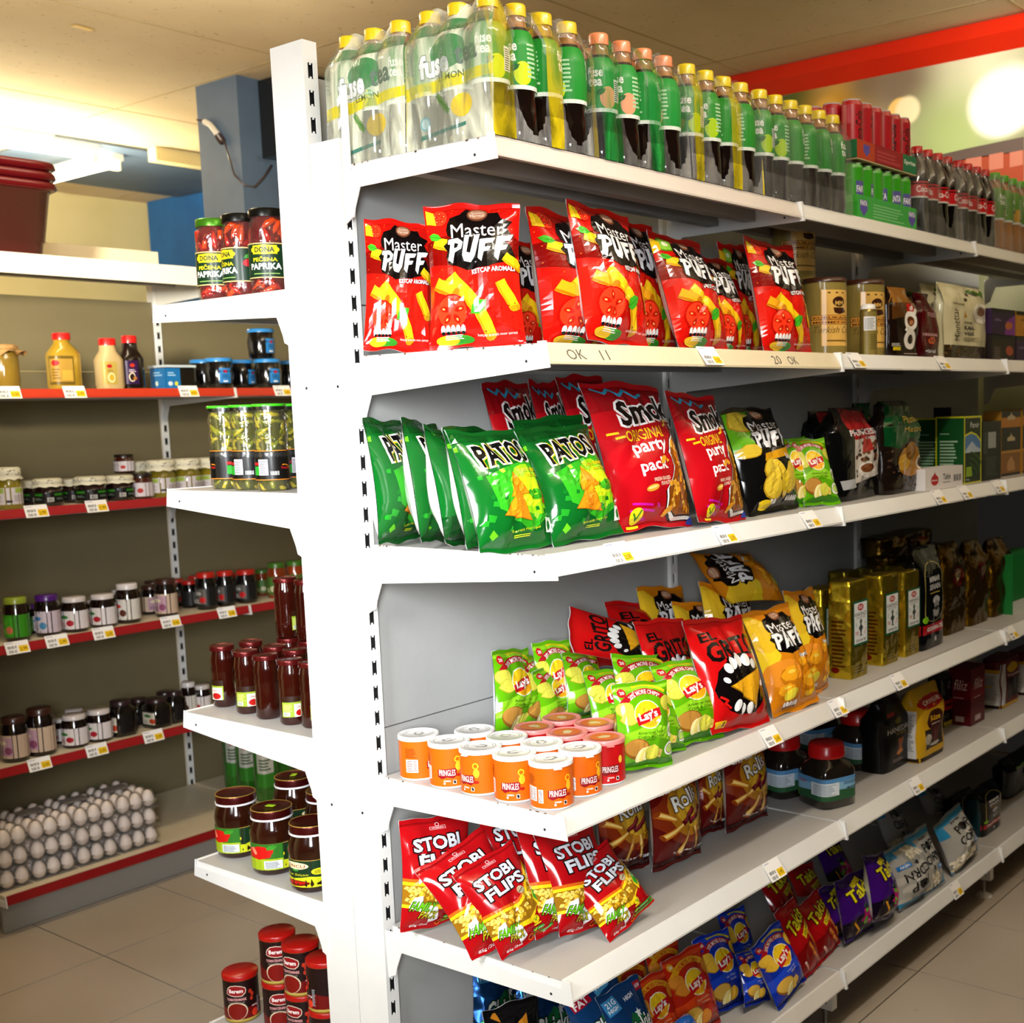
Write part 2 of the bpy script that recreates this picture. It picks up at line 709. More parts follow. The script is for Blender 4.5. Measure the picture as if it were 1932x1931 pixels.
# ------------------------------------------------------------------ pillow bags
def pillow_grid(w, h, t, seed, NU=18, NV=26, fat=1.0, crush=1.0):
    rnd = random.Random(seed)
    u = np.linspace(-1, 1, NU + 1)[:, None] * np.ones((1, NV + 1))
    v = np.ones((NU + 1, 1)) * np.linspace(0, 1, NV + 1)[None, :]
    s0 = .05
    vv = np.clip((v - s0) / (1 - 2 * s0), 0, 1)
    prof = (np.sin(PI * vv ** 0.9)) ** .55 * (1.12 - .3 * vv)
    prof[(v < s0 * .99) | (v > 1 - s0 * .99)] = 0
    cross = (1 - np.abs(u) ** 2.3) ** .62
    T = t / 2 * prof * cross * fat
    wr = np.zeros_like(T)
    for k in range(7):      # gathers running out of the two seals
        c, wd_ = rnd.uniform(-.9, .9), rnd.uniform(.05, .14)
        top = rnd.random() < .5
        d = (1 - v) if top else v
        wr -= rnd.uniform(.1, .28) * np.exp(-((u - c * (1 - .4 * d)) / wd_) ** 2) * np.exp(-((d - .12) / .14) ** 2)
    for k in range(5):      # dents and bulges
        cu, cv = rnd.uniform(-.8, .8), rnd.uniform(.15, .85)
        wr += rnd.uniform(-.22, .16) * np.exp(-((u - cu) / rnd.uniform(.15, .4)) ** 2 - ((v - cv) / rnd.uniform(.1, .22)) ** 2)
    for k in range(3):      # long creases
        a, c = rnd.uniform(-.9, .9), rnd.uniform(-.5, .5)
        d = (u * math.cos(a) + (v - .5) * 2 * math.sin(a) - c)
        wr -= rnd.uniform(.06, .14) * np.exp(-(d / .05) ** 2)
    T = T * (1 + wr * crush)
    shrink = 1 - .085 * np.sin(PI * np.clip(vv, 0, 1)) ** .8
    x = u * w / 2 * shrink
    z = v * h + (.012 * np.sin(3 * u + rnd.uniform(0, 6)) + .008 * np.sin(7 * u + rnd.uniform(0, 6))) * h * (np.abs(v - .5) * 2) ** 6 * crush
    bend = rnd.uniform(-.02, .05) * h * (v - .2) ** 2
    seal = np.where((v < s0 * .99) | (v > 1 - s0 * .99), 1.0, 0.0)
    rip = seal * .0008 * np.sin(v * h / .0035 * 2 * PI) + (1 - seal) * 0
    sway = .014 * np.sin(2.2 * u + rnd.uniform(0, 6)) * (np.abs(v - .5) * 2) ** 5 * crush
    Gf = np.stack([x, -T - .0006 + bend + rip + sway * h, z], -1)
    Gb = np.stack([x, T * .8 + .0006 + bend + rip + sway * h, z], -1)
    return Gf, Gb


BAGLOG = []


def bag(art, TL, TR, BL, BR, zs, label, name='snack_bag', cat='bag of snacks', group=None, y0=None, yaw=None, lean=12, t=.42,
        seed=None, mat='film', back='d9d9d9', wh=None, flip=False, crush=1.0, fat=1.0, up=0.0, roll=None, rest=True, swing=7):
    """bag whose front corners show at the given photo points, standing on height zs with its foot line at depth y0"""
    TL, TR, BL, BR = map(np.array, (TL, TR, BL, BR))
    if yaw is None:
        a, b = onz(*BL, zs), onz(*BR, zs)
        yaw = math.degrees(math.atan2(b[1] - a[1], b[0] - a[0]))
    mb_ = (BL + BR) / 2
    ya = math.radians(yaw)
    A = np.array([math.cos(ya), math.sin(ya), 0])
    NBk = np.array([-math.sin(ya), math.cos(ya), 0])

    def fit(y0, lean):
        th = math.radians(lean)
        B = math.cos(th) * np.array([0, 0, 1]) + math.sin(th) * NBk
        N = np.cross(A, B)
        P0 = ony(*mb_, y0) if y0 is not None else onz(*mb_, zs)
        P0 = np.array([P0[0], P0[1], zs])
        q = []
        for c in (TL, TR, BL, BR):
            d = ray(*c)
            p = CAM + d * ((P0 - CAM) @ N) / (d @ N) - P0
            q.append(np.array([p @ A, p @ B]))
        tl, tr, bl, br = q
        w = (np.linalg.norm(tr - tl) + np.linalg.norm(br - bl)) / 2
        h = (np.linalg.norm(tl - bl) + np.linalg.norm(tr - br)) / 2
        e = (br - bl) + (tr - tl)
        g = (tl - bl) + (tr - br)
        ro = .5 * (math.atan2(e[1], e[0]) + math.atan2(g[1], g[0]) - PI / 2) if roll is None else math.radians(roll)
        sh = abs(math.atan2(g[1], g[0]) - PI / 2 - math.atan2(e[1], e[0]))
        if wh:
            w, h = wh
        cen = (tl + tr + bl + br) / 4
        ax = A * math.cos(ro) + B * math.sin(ro)
        bz = -A * math.sin(ro) + B * math.cos(ro)
        org = P0 + A * cen[0] + B * cen[1] - bz * h / 2
        low = min((org - ax * w / 2 * .92)[2], (org + ax * w / 2 * .92)[2]) - zs
        return (w, h, ro, ax, bz, org, low), sh
    if rest and swing:
        lean = min((fit(y0, q)[1] + .012 * abs(q - lean), q) for q in np.arange(max(2, lean - swing), lean + swing + .1, 1.0))[1]
    w, h, ro, ax, bz, org, low = fit(y0, lean)[0]
    if rest and y0 is not None and zs < CAM[2] - .1:
        yy = y0
        while low < -.004 and yy > -.418:
            yy -= .008
            w, h, ro, ax, bz, org, low = fit(yy, lean)[0]
        while low > .008 and yy < -.05:
            yy += .008
            w, h, ro, ax, bz, org, low = fit(yy, lean)[0]
    l0 = low
    if rest and (low < -.003 or low > .004):      # keep the top where it shows, let the foot reach the shelf
        dh = (low - .001) / max(bz[2], .3)
        h += dh
        org = org - bz * dh
        low = .001
    BAGLOG.append('%-60s w%.3f h%.3f roll%5.1f yaw%5.1f low%.3f x%.2f y%.2f' % (label[:60], w, h, math.degrees(ro), yaw, l0, org[0], org[1]))
    if rest:
        org[2] += max(.001 - low, 0) + up
    ny = np.cross(bz, ax)
    M = Matrix([[ax[i], ny[i], bz[i], org[i]] for i in range(3)] + [[0, 0, 0, 1]])
    o = thing(name, label, cat, group=group, mat=M)
    sd = seed if seed is not None else len(BAGLOG) * 7 + 3
    Gf, Gb = pillow_grid(w, h, t * w, sd, crush=crush, fat=fat)
    if flip:
        Gf2, Gb2 = Gf[::-1, ::-1].copy(), Gb[::-1, ::-1].copy()
        Gf, Gb = Gf2, Gb2
    mb = MB()
    k = 1
    bgc = C(art.bg)
    sheet(mb, Gf, art, mat)
    mb.grid(Gb, C(back), mat, flip=True)
    mb.obj('bag_body', o)
    for nm, s0, s1 in (('top_seal', Gf.shape[1] - 2, Gf.shape[1] - 1), ('bottom_seal', 0, 1)):
        m2 = MB()
        a, b = Gf[:, s0:s1 + 1], Gb[:, s0:s1 + 1]
        m = 6
        tt = np.linspace(0, 1, m + 1)[None, :, None]
        for g_, sg, fl in ((a, -1, flip), (b, 1, not flip)):
            gg = g_[:, :1] * (1 - tt) + g_[:, 1:] * tt
            gg = gg.copy()
            gg[:, :, 1] += sg * (.0007 + .0006 * np.cos(np.arange(m + 1) * PI)[None, :])
            m2.grid(gg, bgc if sg < 0 else C(back), mat, flip=fl)
        m2.obj(nm, o)
    return o
# ------------------------------------------------------------------ the room
noise_mat('tile', 'a89c8c', 'b2a696', 2.2, .32, 4, .02, ('8a7c6a', 7.0, .74))
noise_mat('grout', '3a3128', '4a4036', 9, .8)
noise_mat('ceiling_paint', 'c0aa86', 'd2be9c', 1.3, .9, 8, .12, ('ab9570', 46, .68))
noise_mat('wall_blue', '15518f', '1a5c9c', 5, .7)
noise_mat('pillar_blue', '46566c', '4f6178', 4, .6, 6, .1, ('3a495c', 6, .7))
noise_mat('wall_cream', 'c4b684', 'cdbf90', 2, .8)
noise_mat('beam_red', 'd32000', 'e02a04', 2, .38)
noise_mat('seam_line', 'a08a64', 'b49f78', 6, .9)
emit_mat('tube_glow', 'fff0c8', 14)


def struct(name, mb):
    return tag(mb.obj(name), kind='structure')


def simple(name, boxes, mat):
    m = MB()
    for b in boxes:
        m.box(*b, 'ffffff', mat)
    return struct(name, m)


fl = MB()
T = .3937
fx0, fy0 = .2440, 1.5240
fl.box(-3, 3.6, -2.6, 5.8, -.05, -.003, 'ffffff', 'grout')
for i in range(-9, 9):
    for j in range(-11, 11):
        x, y = fx0 + i * T, fy0 + j * T
        if x < -3 or x > 3.2 or y < -2.6 or y > 5.4:
            continue
        g = .0022
        fl.box(x + g, x + T - g, y + g, y + T - g, -.004, 0, 'ffffff', 'tile')
struct('floor', fl)
simple('ceiling', [(-3, 3.2, -2.6, 5.7, 2.9, 2.95)], 'ceiling_paint')
simple('wall_right', [(3.156, 3.2, 1.26, 3.9, 0, 2.9)], 'wall_cream')
simple('wall_far', [(3.10, 3.2, 3.9, 5.56, 0, 2.9)], 'wall_blue')
simple('wall_back', [(-3, 3.2, 5.6, 5.7, 0, 2.9)], 'wall_cream')
simple('added_light_blocker', [(-3, -.48, .72, .78, 0, 1.80)], 'wall_cream')  # unseen screen added to keep light off the lower left wall shelving
simple('pillar', [(1.70, 2.05, 2.64, 2.92, 0, 2.9)], 'pillar_blue')
seams = []
for xs in (2.88, 1.68, .48, -.72):
    seams.append((xs - .004, xs + .004, -2.5, 5.5, 2.8985, 2.9005))
for ys in (-1.3, -.1, 1.1, 2.3, 3.5):
    seams.append((-2.9, 3.1, ys - .004, ys + .004, 2.8985, 2.9005))
simple('trim_1', seams, 'seam_line')
bm_ = MB()
bm_.prism([(3.10, 2.898), (3.10, 2.846), (3.156, 2.785), (3.19, 2.785), (3.19, 2.898)], 1, -3, 1.26, 'ffffff', 'beam_red')
struct('trim_2', bm_)
simple('trim_3', [(2.22, 3.09, 4.05, 4.12, 2.83, 2.898)], 'wall_cream')
simple('trim_4', [(1.75, 3.09, 4.14, 5.2, 2.885, 2.898)], 'pillar_blue')
# the printed poster wall: blurred lights on green and brown
m, n, l, p = base_mat('poster_print')
tc = n.new('ShaderNodeTexCoord')
t = n.new('ShaderNodeTexNoise')
t.inputs['Scale'].default_value = 1.6
t.inputs['Detail'].default_value = 1
mp = n.new('ShaderNodeMapping')
mp.inputs['Rotation'].default_value = (.6, 0, 0)
mp.inputs['Scale'].default_value = (1, 1.6, .8)
mp.inputs['Location'].default_value = (0, .35, .1)
l.new(tc.outputs['Object'], mp.inputs[0])
l.new(mp.outputs[0], t.inputs['Vector'])
r = n.new('ShaderNodeValToRGB')
for e, (po, c) in zip(range(6), ((.30, '4f5a22'), (.42, 'c4952c'), (.5, '7d6a52'), (.57, '9fae62'), (.64, 'cfd3b0'), (.75, 'e8e6c4'))):
    el = r.color_ramp.elements[0] if e == 0 else r.color_ramp.elements[1] if e == 5 else r.color_ramp.elements.new(po)
    el.position = po
    el.color = C(c)
l.new(t.outputs['Fac'], r.inputs[0])
src = r.outputs[0]


def glow(py, pz, rad, soft, col):
    global src
    ds = n.new('ShaderNodeVectorMath')
    ds.operation = 'DISTANCE'
    l.new(tc.outputs['Object'], ds.inputs[0])
    ds.inputs[1].default_value = (3.15, py, pz)
    mr = n.new('ShaderNodeMapRange')
    mr.interpolation_type = 'SMOOTHSTEP'
    mr.inputs[1].default_value, mr.inputs[2].default_value = rad - soft, rad + soft
    mr.inputs[3].default_value, mr.inputs[4].default_value = 1, 0
    l.new(ds.outputs['Value'], mr.inputs[0])
    mx = n.new('ShaderNodeMix')
    mx.data_type = 'RGBA'
    l.new(mr.outputs[0], mx.inputs[0])
    l.new(src, mx.inputs[6])
    mx.inputs[7].default_value = C(col)
    src = mx.outputs[2]


def pg(px, py, rad, soft, col):
    q = onx(px, py, 3.15)
    glow(q[1], q[2], rad, soft, col)


pg(1500, 205, .10, .09, '4f6224')
pg(1590, 215, .16, .12, 'd9a02c')
pg(1560, 210, .055, .02, 'ecb548')
pg(1618, 210, .05, .02, 'efbb50')
pg(1640, 155, .09, .08, '8b7350')
pg(1700, 160, .13, .10, '85725c')
pg(1790, 260, .16, .14, 'a8b878')
pg(1700, 260, .04, .006, 'f6c45a')
pg(1698, 212, .055, .006, 'ffd27a')
pg(1712, 208, .052, .01, 'fff0c0')
pg(1905, 185, .12, .03, 'fff6dc')
pg(1885, 195, .12, .02, 'fffbe8')
l.new(src, p.inputs['Base Color'])
p.inputs['Roughness'].default_value = .5
pm = MB()
pm.box(3.15, 3.156, -3, 1.25, 1.2, 2.83, 'ffffff', 'poster_print')


def pquad(pts, col, lift):
    q = [onx(x, y, 3.15 - lift) for x, y in pts]
    pm.add(np.array(q), [tuple(range(len(q)))], col, 'paper')


pquad([(1738, 300), (1830, 279), (1932, 258), (1932, 285), (1830, 300), (1745, 318)], '5c4c44', .001)
pquad([(1745, 318), (1830, 298), (1932, 284), (1932, 345), (1830, 365), (1760, 372)], '9a3f22', .001)
for k, (a, b, c, d) in enumerate(((1822, 300, 1852, 330), (1866, 292, 1893, 322), (1905, 288, 1930, 316))):
    pquad([(a, b), (c, b - 5), (c, d - 5), (a, d)], 'b9705a', .0015)
ce = [(1872 + 62 * math.cos(t), 372 + 26 * math.sin(t)) for t in np.linspace(PI, 2 * PI, 14)]
pquad(ce, 'efe9dc', .002)
tag(pm.obj('wall_poster'), 'large wall poster of blurred golden lights under the red beam, behind the top shelf', 'poster')

# ------------------------------------------------------------------ shelving
WHITE, CREAM, GREY = 'e9e9e6', 'd8cbb0', 'b5b2ae'


def post(name_label, x0, x1, y0, y1, ztop, slot0, group=None):
    m = MB()
    w = WHITE
    th = .002
    m.box(x0, x0 + th, y0 + th, y1, 0, ztop, w, 'steel')
    m.box(x1 - th, x1, y0 + th, y1, 0, ztop, w, 'steel')
    m.box(x0 + th, x1 - th, y1 - th, y1, 0, ztop, w, 'steel')
    m.box(x0 + th, x1 - th, y0 + .010, y0 + .012, 0, ztop - .004, '060606', 'rough')  # near-black liner, the darkness behind the slots is put into its colour
    cx = (x0 + x1) / 2
    hw = .0062
    m.box(x0, cx - hw, y0, y0 + th, 0, ztop, w, 'steel')
    m.box(cx + hw, x1, y0, y0 + th, 0, ztop, w, 'steel')
    z = slot0
    prev = ztop
    while z > .05:
        m.box(cx - hw, cx + hw, y0, y0 + th, z + .0140, prev, w, 'steel')
        m.box(cx - .0016, cx + .0016, y0, y0 + th, z + .0105, z + .0140, w, 'steel')
        m.box(cx - .0016, cx + .0016, y0, y0 + th, z - .0140, z - .0105, w, 'steel')
        prev = z - .0140
        z -= .0487
    m.box(cx - hw, cx + hw, y0, y0 + th, 0, prev, w, 'steel')
    for (zz, yy) in ((1.57, (y0 + y1) / 2), (.75, (y0 + y1) / 2)):
        m.tube([(x0 - .0006, yy, zz), (x0 + .001, yy, zz)], .003, '151515', 'rough', 8)
    return tag(m.obj('shelf_post'), name_label, 'shelf post', group)


post('white slotted end post carrying the snack shelves', 0, .03, .017, .101, 2.012, 1.915)
post('tallest white slotted end post, standing behind the snack shelf post', .002, .034, .106, .200, 2.2, 2.1470)
post('white slotted post between the first and second snack shelf bays', .986, 1.014, .019, .10, 2.012, 1.915)
post('white slotted post between the second and third snack shelf bays', 1.986, 2.014, .019, .10, 2.012, 1.915)
LEVNAME = ['drinks', 'red puff bag', 'green and red crisp bag', 'round can and crisp bag', 'half-empty flips bag', 'bottom']
BAYNAME = ['nearest', 'second', 'far']
zs_ = [.11, .51, .914, 1.318, 1.719, 2.0]
for k in range(3):
    for j in range(5):
        m = MB()
        m.box(k + (.031 if k == 0 else .0145), k + .9855, .03, .04, zs_[j] + .0012, zs_[j + 1] - .0012, 'a6a7a5', 'steel')
        tag(m.obj('shelf_backing'), '%s white steel back panel from the floor in the %s snack shelf bay' % (['lowest', 'second', 'third', 'fourth', 'top'][j], BAYNAME[k]),
            'back panel', 'steel back panels of the snack shelves')
m = MB()
m.box(.036, 3.0, .15, .16, .1, 2.15, 'a6a7a5', 'steel')
tag(m.obj('shelf_backing'), 'tall white back panel behind the sauce jar shelves', 'back panel')

ZB = [1.92363, 1.58344, 1.23619, .79121, .49527, .12466]
ZT = [z + .0402 for z in ZB]
INB = [-.003, -.032, -.031, -.0134, -.009, -.01]


def bracket_poly(yt, yf, z, zt, inb, s=1, y00=0.0, plate=0.0):
    """side plate outline in (y, z); s=1 reaches towards -Y"""
    top = zt - .013
    pts = [(yf, z), (yf + .006, zt + .003), (yt - .004, zt + .003), (yt - .004, top), (-.004, top)]
    if plate:
        pts += [(-.008, top), (-.008, zt + plate), (.010, zt + plate), (.010, zt + plate - .012), (.018, zt + plate - .02), (.018, zt + plate - .034),
                (.010, zt + plate - .028), (.010, zt + plate - .05), (.018, zt + plate - .058), (.018, zt + plate - .074), (.010, zt + plate - .066)]
    pts += [(.014, top), (.014, top - .03), (.011, z + inb - .06), (-.004, z + inb - .052), (-.010, z + inb - .05), (-.014, z + inb - .035), (-.030, z + inb)]
    pts = [(y00 + s * a, b) for a, b in pts]
    return pts


def shelf(x0, x1, yt, yf, z, zt, inb, label, col=WHITE, top=GREY, rail=WHITE, s=1, y00=0.0, plate=0.0, perf=False, group=None, rail_mat='steel', holes=True, basefoot=False, front_rail=True):
    t = thing('shelf', label, 'shelf', (x0, y00, zt), 0, group)
    off = np.array([x0, y00, zt])

    def put(mb, nm):
        mb.V = [v - off for v in mb.V]
        return mb.obj(nm, t)

    def Y(a):
        return y00 + s * a
    m = MB()
    ya, yb = sorted((Y(-.004), Y(yt)))
    m.box(x0 + .0055, x1 - .0055, ya, yb, zt - .0015, zt, top, 'steel')
    m.box(x0 + .0055, x0 + .0070, ya, yb, zt - .014, zt - .0015, col, 'steel')
    m.box(x1 - .0070, x1 - .0055, ya, yb, zt - .014, zt - .0015, col, 'steel')
    for a, b in ((yt, yt + .012), (yt + .10, yt + .13), (-.14, -.11)):
        c, d = sorted((Y(a), Y(b)))
        m.box(x0 + .008, x1 - .008, c, d, zt - .028, zt - .0015, 'a9a7a4', 'steel')
    if perf:
        q = x0 + .02
        while q < x1 - .02:
            c = Y(yt + .008)
            m.box(q, q + .0035, c - .0012, c + .0012, zt, zt + .0003, '101010', 'rough')
            q += .0085
    if s == 1 and x0 == 0 and abs(y00) < .01:
        rr = random.Random(int(zt * 1000))
        for q in range(9):
            yy = rr.choice([rr.uniform(yt + .01, yt + .07), rr.uniform(-.06, -.015), rr.uniform(yt, -.02)])
            ln, zz = rr.uniform(.001, .006), rr.uniform(.0005, .003)
            m.box(x0 + .0051, x0 + .0056, yy, yy + ln, zt - zz - .001, zt - .0002, rr.choice(['6a4426', '8a6a4a', '4a3220']), 'rough')
    put(m, 'tray')
    for xa in (x0 + .0012, x1 - .0037):
        m = MB()
        m.prism(bracket_poly(yt, yf, z, zt, inb, s, y00, plate), 0, xa, xa + .0025, WHITE, 'steel')
        if holes:
            for hy in ((yf + .05),):
                m.tube([(xa - .0006, Y(hy), z + .012), (xa + .001, Y(hy), z + .012)], .0026, '202020', 'rough', 8)
        put(m, 'bracket')
    if front_rail:
        m = MB()
        a0, a1 = (Y(yt - .0005), zt - .001), (Y(yf + .004), z + .006)
        dy = s * .004
        m.prism([a0, (a0[0], a0[1] + .0025), (a0[0] - s * .006, a0[1] + .0025), (a1[0] - s * .0, a1[1] + .004), (a1[0], a1[1]), (a1[0] + dy, a1[1]), (a0[0] + dy * .2, a0[1] - .012)], 0,
                x0 + .006, x1 - .006, rail, rail_mat)
        put(m, 'price_rail')
    return t


for k in range(3):
    for i in range(6):
        if k == 2 and i == 5:
            pass
        yt, yf = (-.342, -.3674) if i == 0 else (-.4346, -.4633 if i < 5 else -.4585)
        rail = ['d8cfc6', 'dccfae', WHITE, 'e0dcd6', WHITE, 'e0dcd6'][i] if k == 0 else WHITE
        shelf(float(k), float(k + 1), yt, yf, ZB[i], ZT[i], INB[i],
              'white steel %s shelf of the %s snack bay' % (LEVNAME[i] if k == 0 else ['topmost', 'upper coffee pouch', 'tea box', 'gold tea brick', 'tea jar and tea packet', 'bottom'][i], BAYNAME[k]),
              rail=rail, plate=.135 if (i == 0 and k == 0) else 0, perf=(i == 0) or (k == 1 and i in (2, 3)), group='snack shelves')
# base feet and plinth legs under the bottom snack shelves
for xk, lb in ((0.0, 'nearest'), (1.0, 'middle'), (2.0, 'far')):
    t = thing('shelf_support', '%s white base leg with round levelling foot under the bottom snack shelf' % lb, 'shelf leg', (xk + .015, 0, 0))
    m = MB()
    m.box(-.012, .012, -.415, .03, .055, ZB[5] - .004, WHITE, 'steel')
    m.box(-.0125, -.012, -.40, -.39, .07, .105, '303030', 'rough')
    m.obj('base_beam', t)
    m = MB()
    m.tube([(0, 0, .012), (0, 0, .06)], .006, 'bbbbbb', 'metal')
    Loft([(0, .024, .024, 2), (.006, .022, .022, 2), (.013, .008, .008, 2)]).body(m, 'e8e6e0', 'plastic', 16)
    m.obj('levelling_foot', t).location = (0, -.39, 0)

# shelves on the left side of the end post
LZB = [1.72384, 1.33261, .84193, .50050]
LNAME = ['red pepper jar', 'green pickled pepper jar', 'brown sauce jar', 'pepper paste jar']
for i, z in enumerate(LZB):
    shelf(0.0, 1.0, -.440, -.4505, z, z + .036, [-.016, -.034, -.036, -.021][i], 'white steel %s shelf left of the end post' % LNAME[i], s=-1, y00=.2,
          group='sauce shelves', rail=WHITE)
shelf(0.0, 1.0, -.43, -.4417, .118, .154, -.01, 'white steel bottom shelf with red cans left of the end post', s=-1, y00=.2, group='sauce shelves')

# wall shelving across the left aisle
WX = [.15, 1.15, 2.15]
WZ = [1.6255, 1.263, .853, .478]
WN = ['syrup bottle', 'pesto jar', 'upper jam jar', 'lower jam jar']
for k in range(2):
    for i, z in enumerate(WZ):
        rd = 'c2361c' if i == 0 else 'a82226' if i == 1 else '9c1a1e'
        shelf(WX[k], WX[k + 1], -.435, -.45, z - .032, z, -.02, 'cream %s shelf with red rail in the %s bay of the wall shelving' % (WN[i], ['nearer', 'farther'][k]),
              col=CREAM, top=CREAM, rail=rd, y00=2.45, group='wall shelves', holes=False, rail_mat='plastic')
    shelf(WX[k], WX[k + 1], -.47, -.485, 1.962, 2.028, -.02, 'cream top shelf of the %s wall shelving bay' % ['nearer', 'farther'][k], col=CREAM, top=CREAM, rail='f0e6d0', y00=2.45, group='wall shelves', holes=False)
    shelf(WX[k], WX[k + 1], -.555, -.57, .092, .124, -.02, 'cream bottom shelf with dark red rail in the %s wall shelving bay' % ['nearer', 'farther'][k], col=CREAM, top=CREAM, rail='8c1216', y00=2.45,
          group='wall shelves', holes=False, rail_mat='plastic')
    m = MB()
    m.box(WX[k] + .006, WX[k + 1] - .006, 1.925, 1.935, .002, .085, '8f8b84', 'steel')
    tag(m.obj('kick_plate'), 'grey kick plate under the %s wall shelving bay' % ['nearer', 'farther'][k], 'kick plate')
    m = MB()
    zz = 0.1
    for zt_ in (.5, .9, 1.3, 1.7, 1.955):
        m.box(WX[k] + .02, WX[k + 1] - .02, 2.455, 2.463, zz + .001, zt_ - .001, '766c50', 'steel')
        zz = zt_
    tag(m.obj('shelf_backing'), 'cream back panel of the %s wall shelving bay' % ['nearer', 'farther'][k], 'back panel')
m = MB()
m.box(.17, 1.145, 2.41, 2.42, 2.032, 2.132, 'e6dabc', 'steel')
tag(m.obj('back_rail'), 'cream upright board standing at the back of the wall shelving top shelf', 'back board')
post('slotted cream post at the bay joint of the wall shelving', 1.137, 1.163, 2.452, 2.49, 2.02, 1.93)

# the fluorescent tube fitting beyond the wall shelving
lt = thing('ceiling_lamp', 'bright fluorescent ceiling lamp beyond the wall shelving', 'ceiling lamp', (2.13, 4.3, 2.9))
m = MB()
m.box(-.05, .05, -.02, .75, -.05, -.002, 'f4efe0', 'steel')
m.obj('lamp_housing', lt)
m = MB()
m.tube([(0, .0, -.072), (0, .73, -.072)], .016, 'fff6e0', 'tube_glow', 12)
m.obj('lamp_tube', lt)
m = MB()
m.box(-.025, .025, -.03, .0, -.10, -.045, 'fff3cf', 'plastic')
m.obj('lamp_holder', lt)
lt2 = thing('ceiling_lamp', 'long fluorescent ceiling lamp glowing at the left edge above the red tubs', 'ceiling lamp', (1.35, 4.2, 2.9))
m = MB()
m.box(-.7, .62, -.05, .05, -.05, -.002, 'f4efe0', 'steel')
m.obj('lamp_housing', lt2)
m = MB()
m.tube([(-.7, 0, -.07), (.6, 0, -.07)], .016, 'fff6e0', 'tube_glow', 12)
m.obj('lamp_tube', lt2)
m = MB()
m.box(.6, .63, -.025, .025, -.10, -.045, 'fff3cf', 'plastic')
m.obj('lamp_holder', lt2)

# pillar details
m = MB()
m.box(1.80, 2.12, 2.40, 2.635, 2.585, 2.892, '0c0c0e', 'plastic')
tag(m.obj('loudspeaker'), 'black loudspeaker box fixed high on the blue pillar', 'loudspeaker')
m = MB()
pts = [onx(x, y, 1.692) for x, y in ((372, 226), (392, 230), (404, 240), (416, 256), (424, 270), (433, 300), (442, 330))] + \
      [ony(x, y, 2.632) for x, y in ((462, 350), (480, 353), (497, 335), (512, 312))]
m.tube(pts, .004, '4a3a36', 'plastic', 6)
m.tube([onx(x, y, 1.688) for x, y in ((386, 230), (398, 236), (407, 248), (412, 256))], .013, 'cfc6b8', 'plastic', 7)
m.tube([onx(x, y, 1.688) for x, y in ((412, 256), (420, 268))], .016, '3a2a26', 'plastic', 7)
tag(m.obj('loose_cable'), 'loose brown cable hanging on the blue pillar up to the loudspeaker', 'cable')
m = MB()
a = onz(138, 48, 2.8975)
b = onz(172, 58, 2.8975)
d = (b - a) / np.linalg.norm(b - a)
nn = np.array([-d[1], d[0], 0]) * .014
m.prism([tuple((a + nn)[:2]), tuple((a - nn)[:2]), tuple((b - nn * 1.2)[:2]), tuple((b + nn)[:2])], 2, 2.8962, 2.8978, 'c9a02a', 'paper')
tag(m.obj('tape_scrap'), 'scrap of yellow tape stuck on the ceiling', 'tape')
# ------------------------------------------------------------------ package artwork
def spike_letters(a, x0, y0, w, h, word, col='f4f4f6', out='0b0b0b', slant=.0, rise=.0):
    """heavy pointed hand-drawn capitals"""
    L = {'P': [(.0, 1), (.62, 1.0), (.98, .82), (.95, .55), (.55, .42), (.5, .0), (.2, .12), (.18, .78), (.0, .8)],
         'U': [(0, 1), (.3, .98), (.3, .35), (.55, .3), (.62, .98), (.95, 1), (.9, .2), (.7, -.05), (.25, .02), (.05, .25)],
         'F': [(0, .97), (.95, 1), (.85, .78), (.42, .74), (.42, .58), (.8, .6), (.72, .4), (.42, .36), (.4, -.08), (.1, .1)],
         'A': [(.0, .0), (.25, .98), (.7, 1), (.98, -.02), (.68, .1), (.6, .3), (.38, .3), (.32, .06)]}
    hole = {'P': [(.45, .82), (.72, .76), (.68, .62), (.46, .6)], 'A': [(.4, .48), (.48, .78), (.58, .48)]}
    n = len(word)
    for pas in (0, 1):
        for k, ch in enumerate(word):
            q = L[ch]
            cx = sum(p[0] for p in q) / len(q)
            cy = sum(p[1] for p in q) / len(q)
            g = 1.16 if pas == 0 else 1

            def m(p, g=g):
                u = (k + (cx + (p[0] - cx) * g) * .98) / n
                vv = cy + (p[1] - cy) * (1.12 if g > 1 else 1)
                vv = vv * (1 + .12 * math.sin(k * 2.1))
                return (x0 + w * (u + slant * (vv - .5)), y0 + h * vv + rise * u)
            a.poly([m(p) for p in q], out if pas == 0 else col)
            if pas and ch in hole:
                a.poly([m(p, 1) for p in hole[ch]], out)


def chip(a, cx, cy, rx, ry, seed, rot=0, col='e3c33a', dk='b98f1c', dots=6):
    a.blob(cx, cy, rx, ry, dk, seed, .06, 14, rot)
    a.blob(cx + rx * .04, cy + ry * .05, rx * .94, ry * .92, col, seed, .06, 14, rot)
    rnd = random.Random(seed)
    for k in range(dots):
        a.ell(cx + rnd.uniform(-.6, .6) * rx, cy + rnd.uniform(-.6, .6) * ry, rx * .06, ry * .05, dk, n=5)


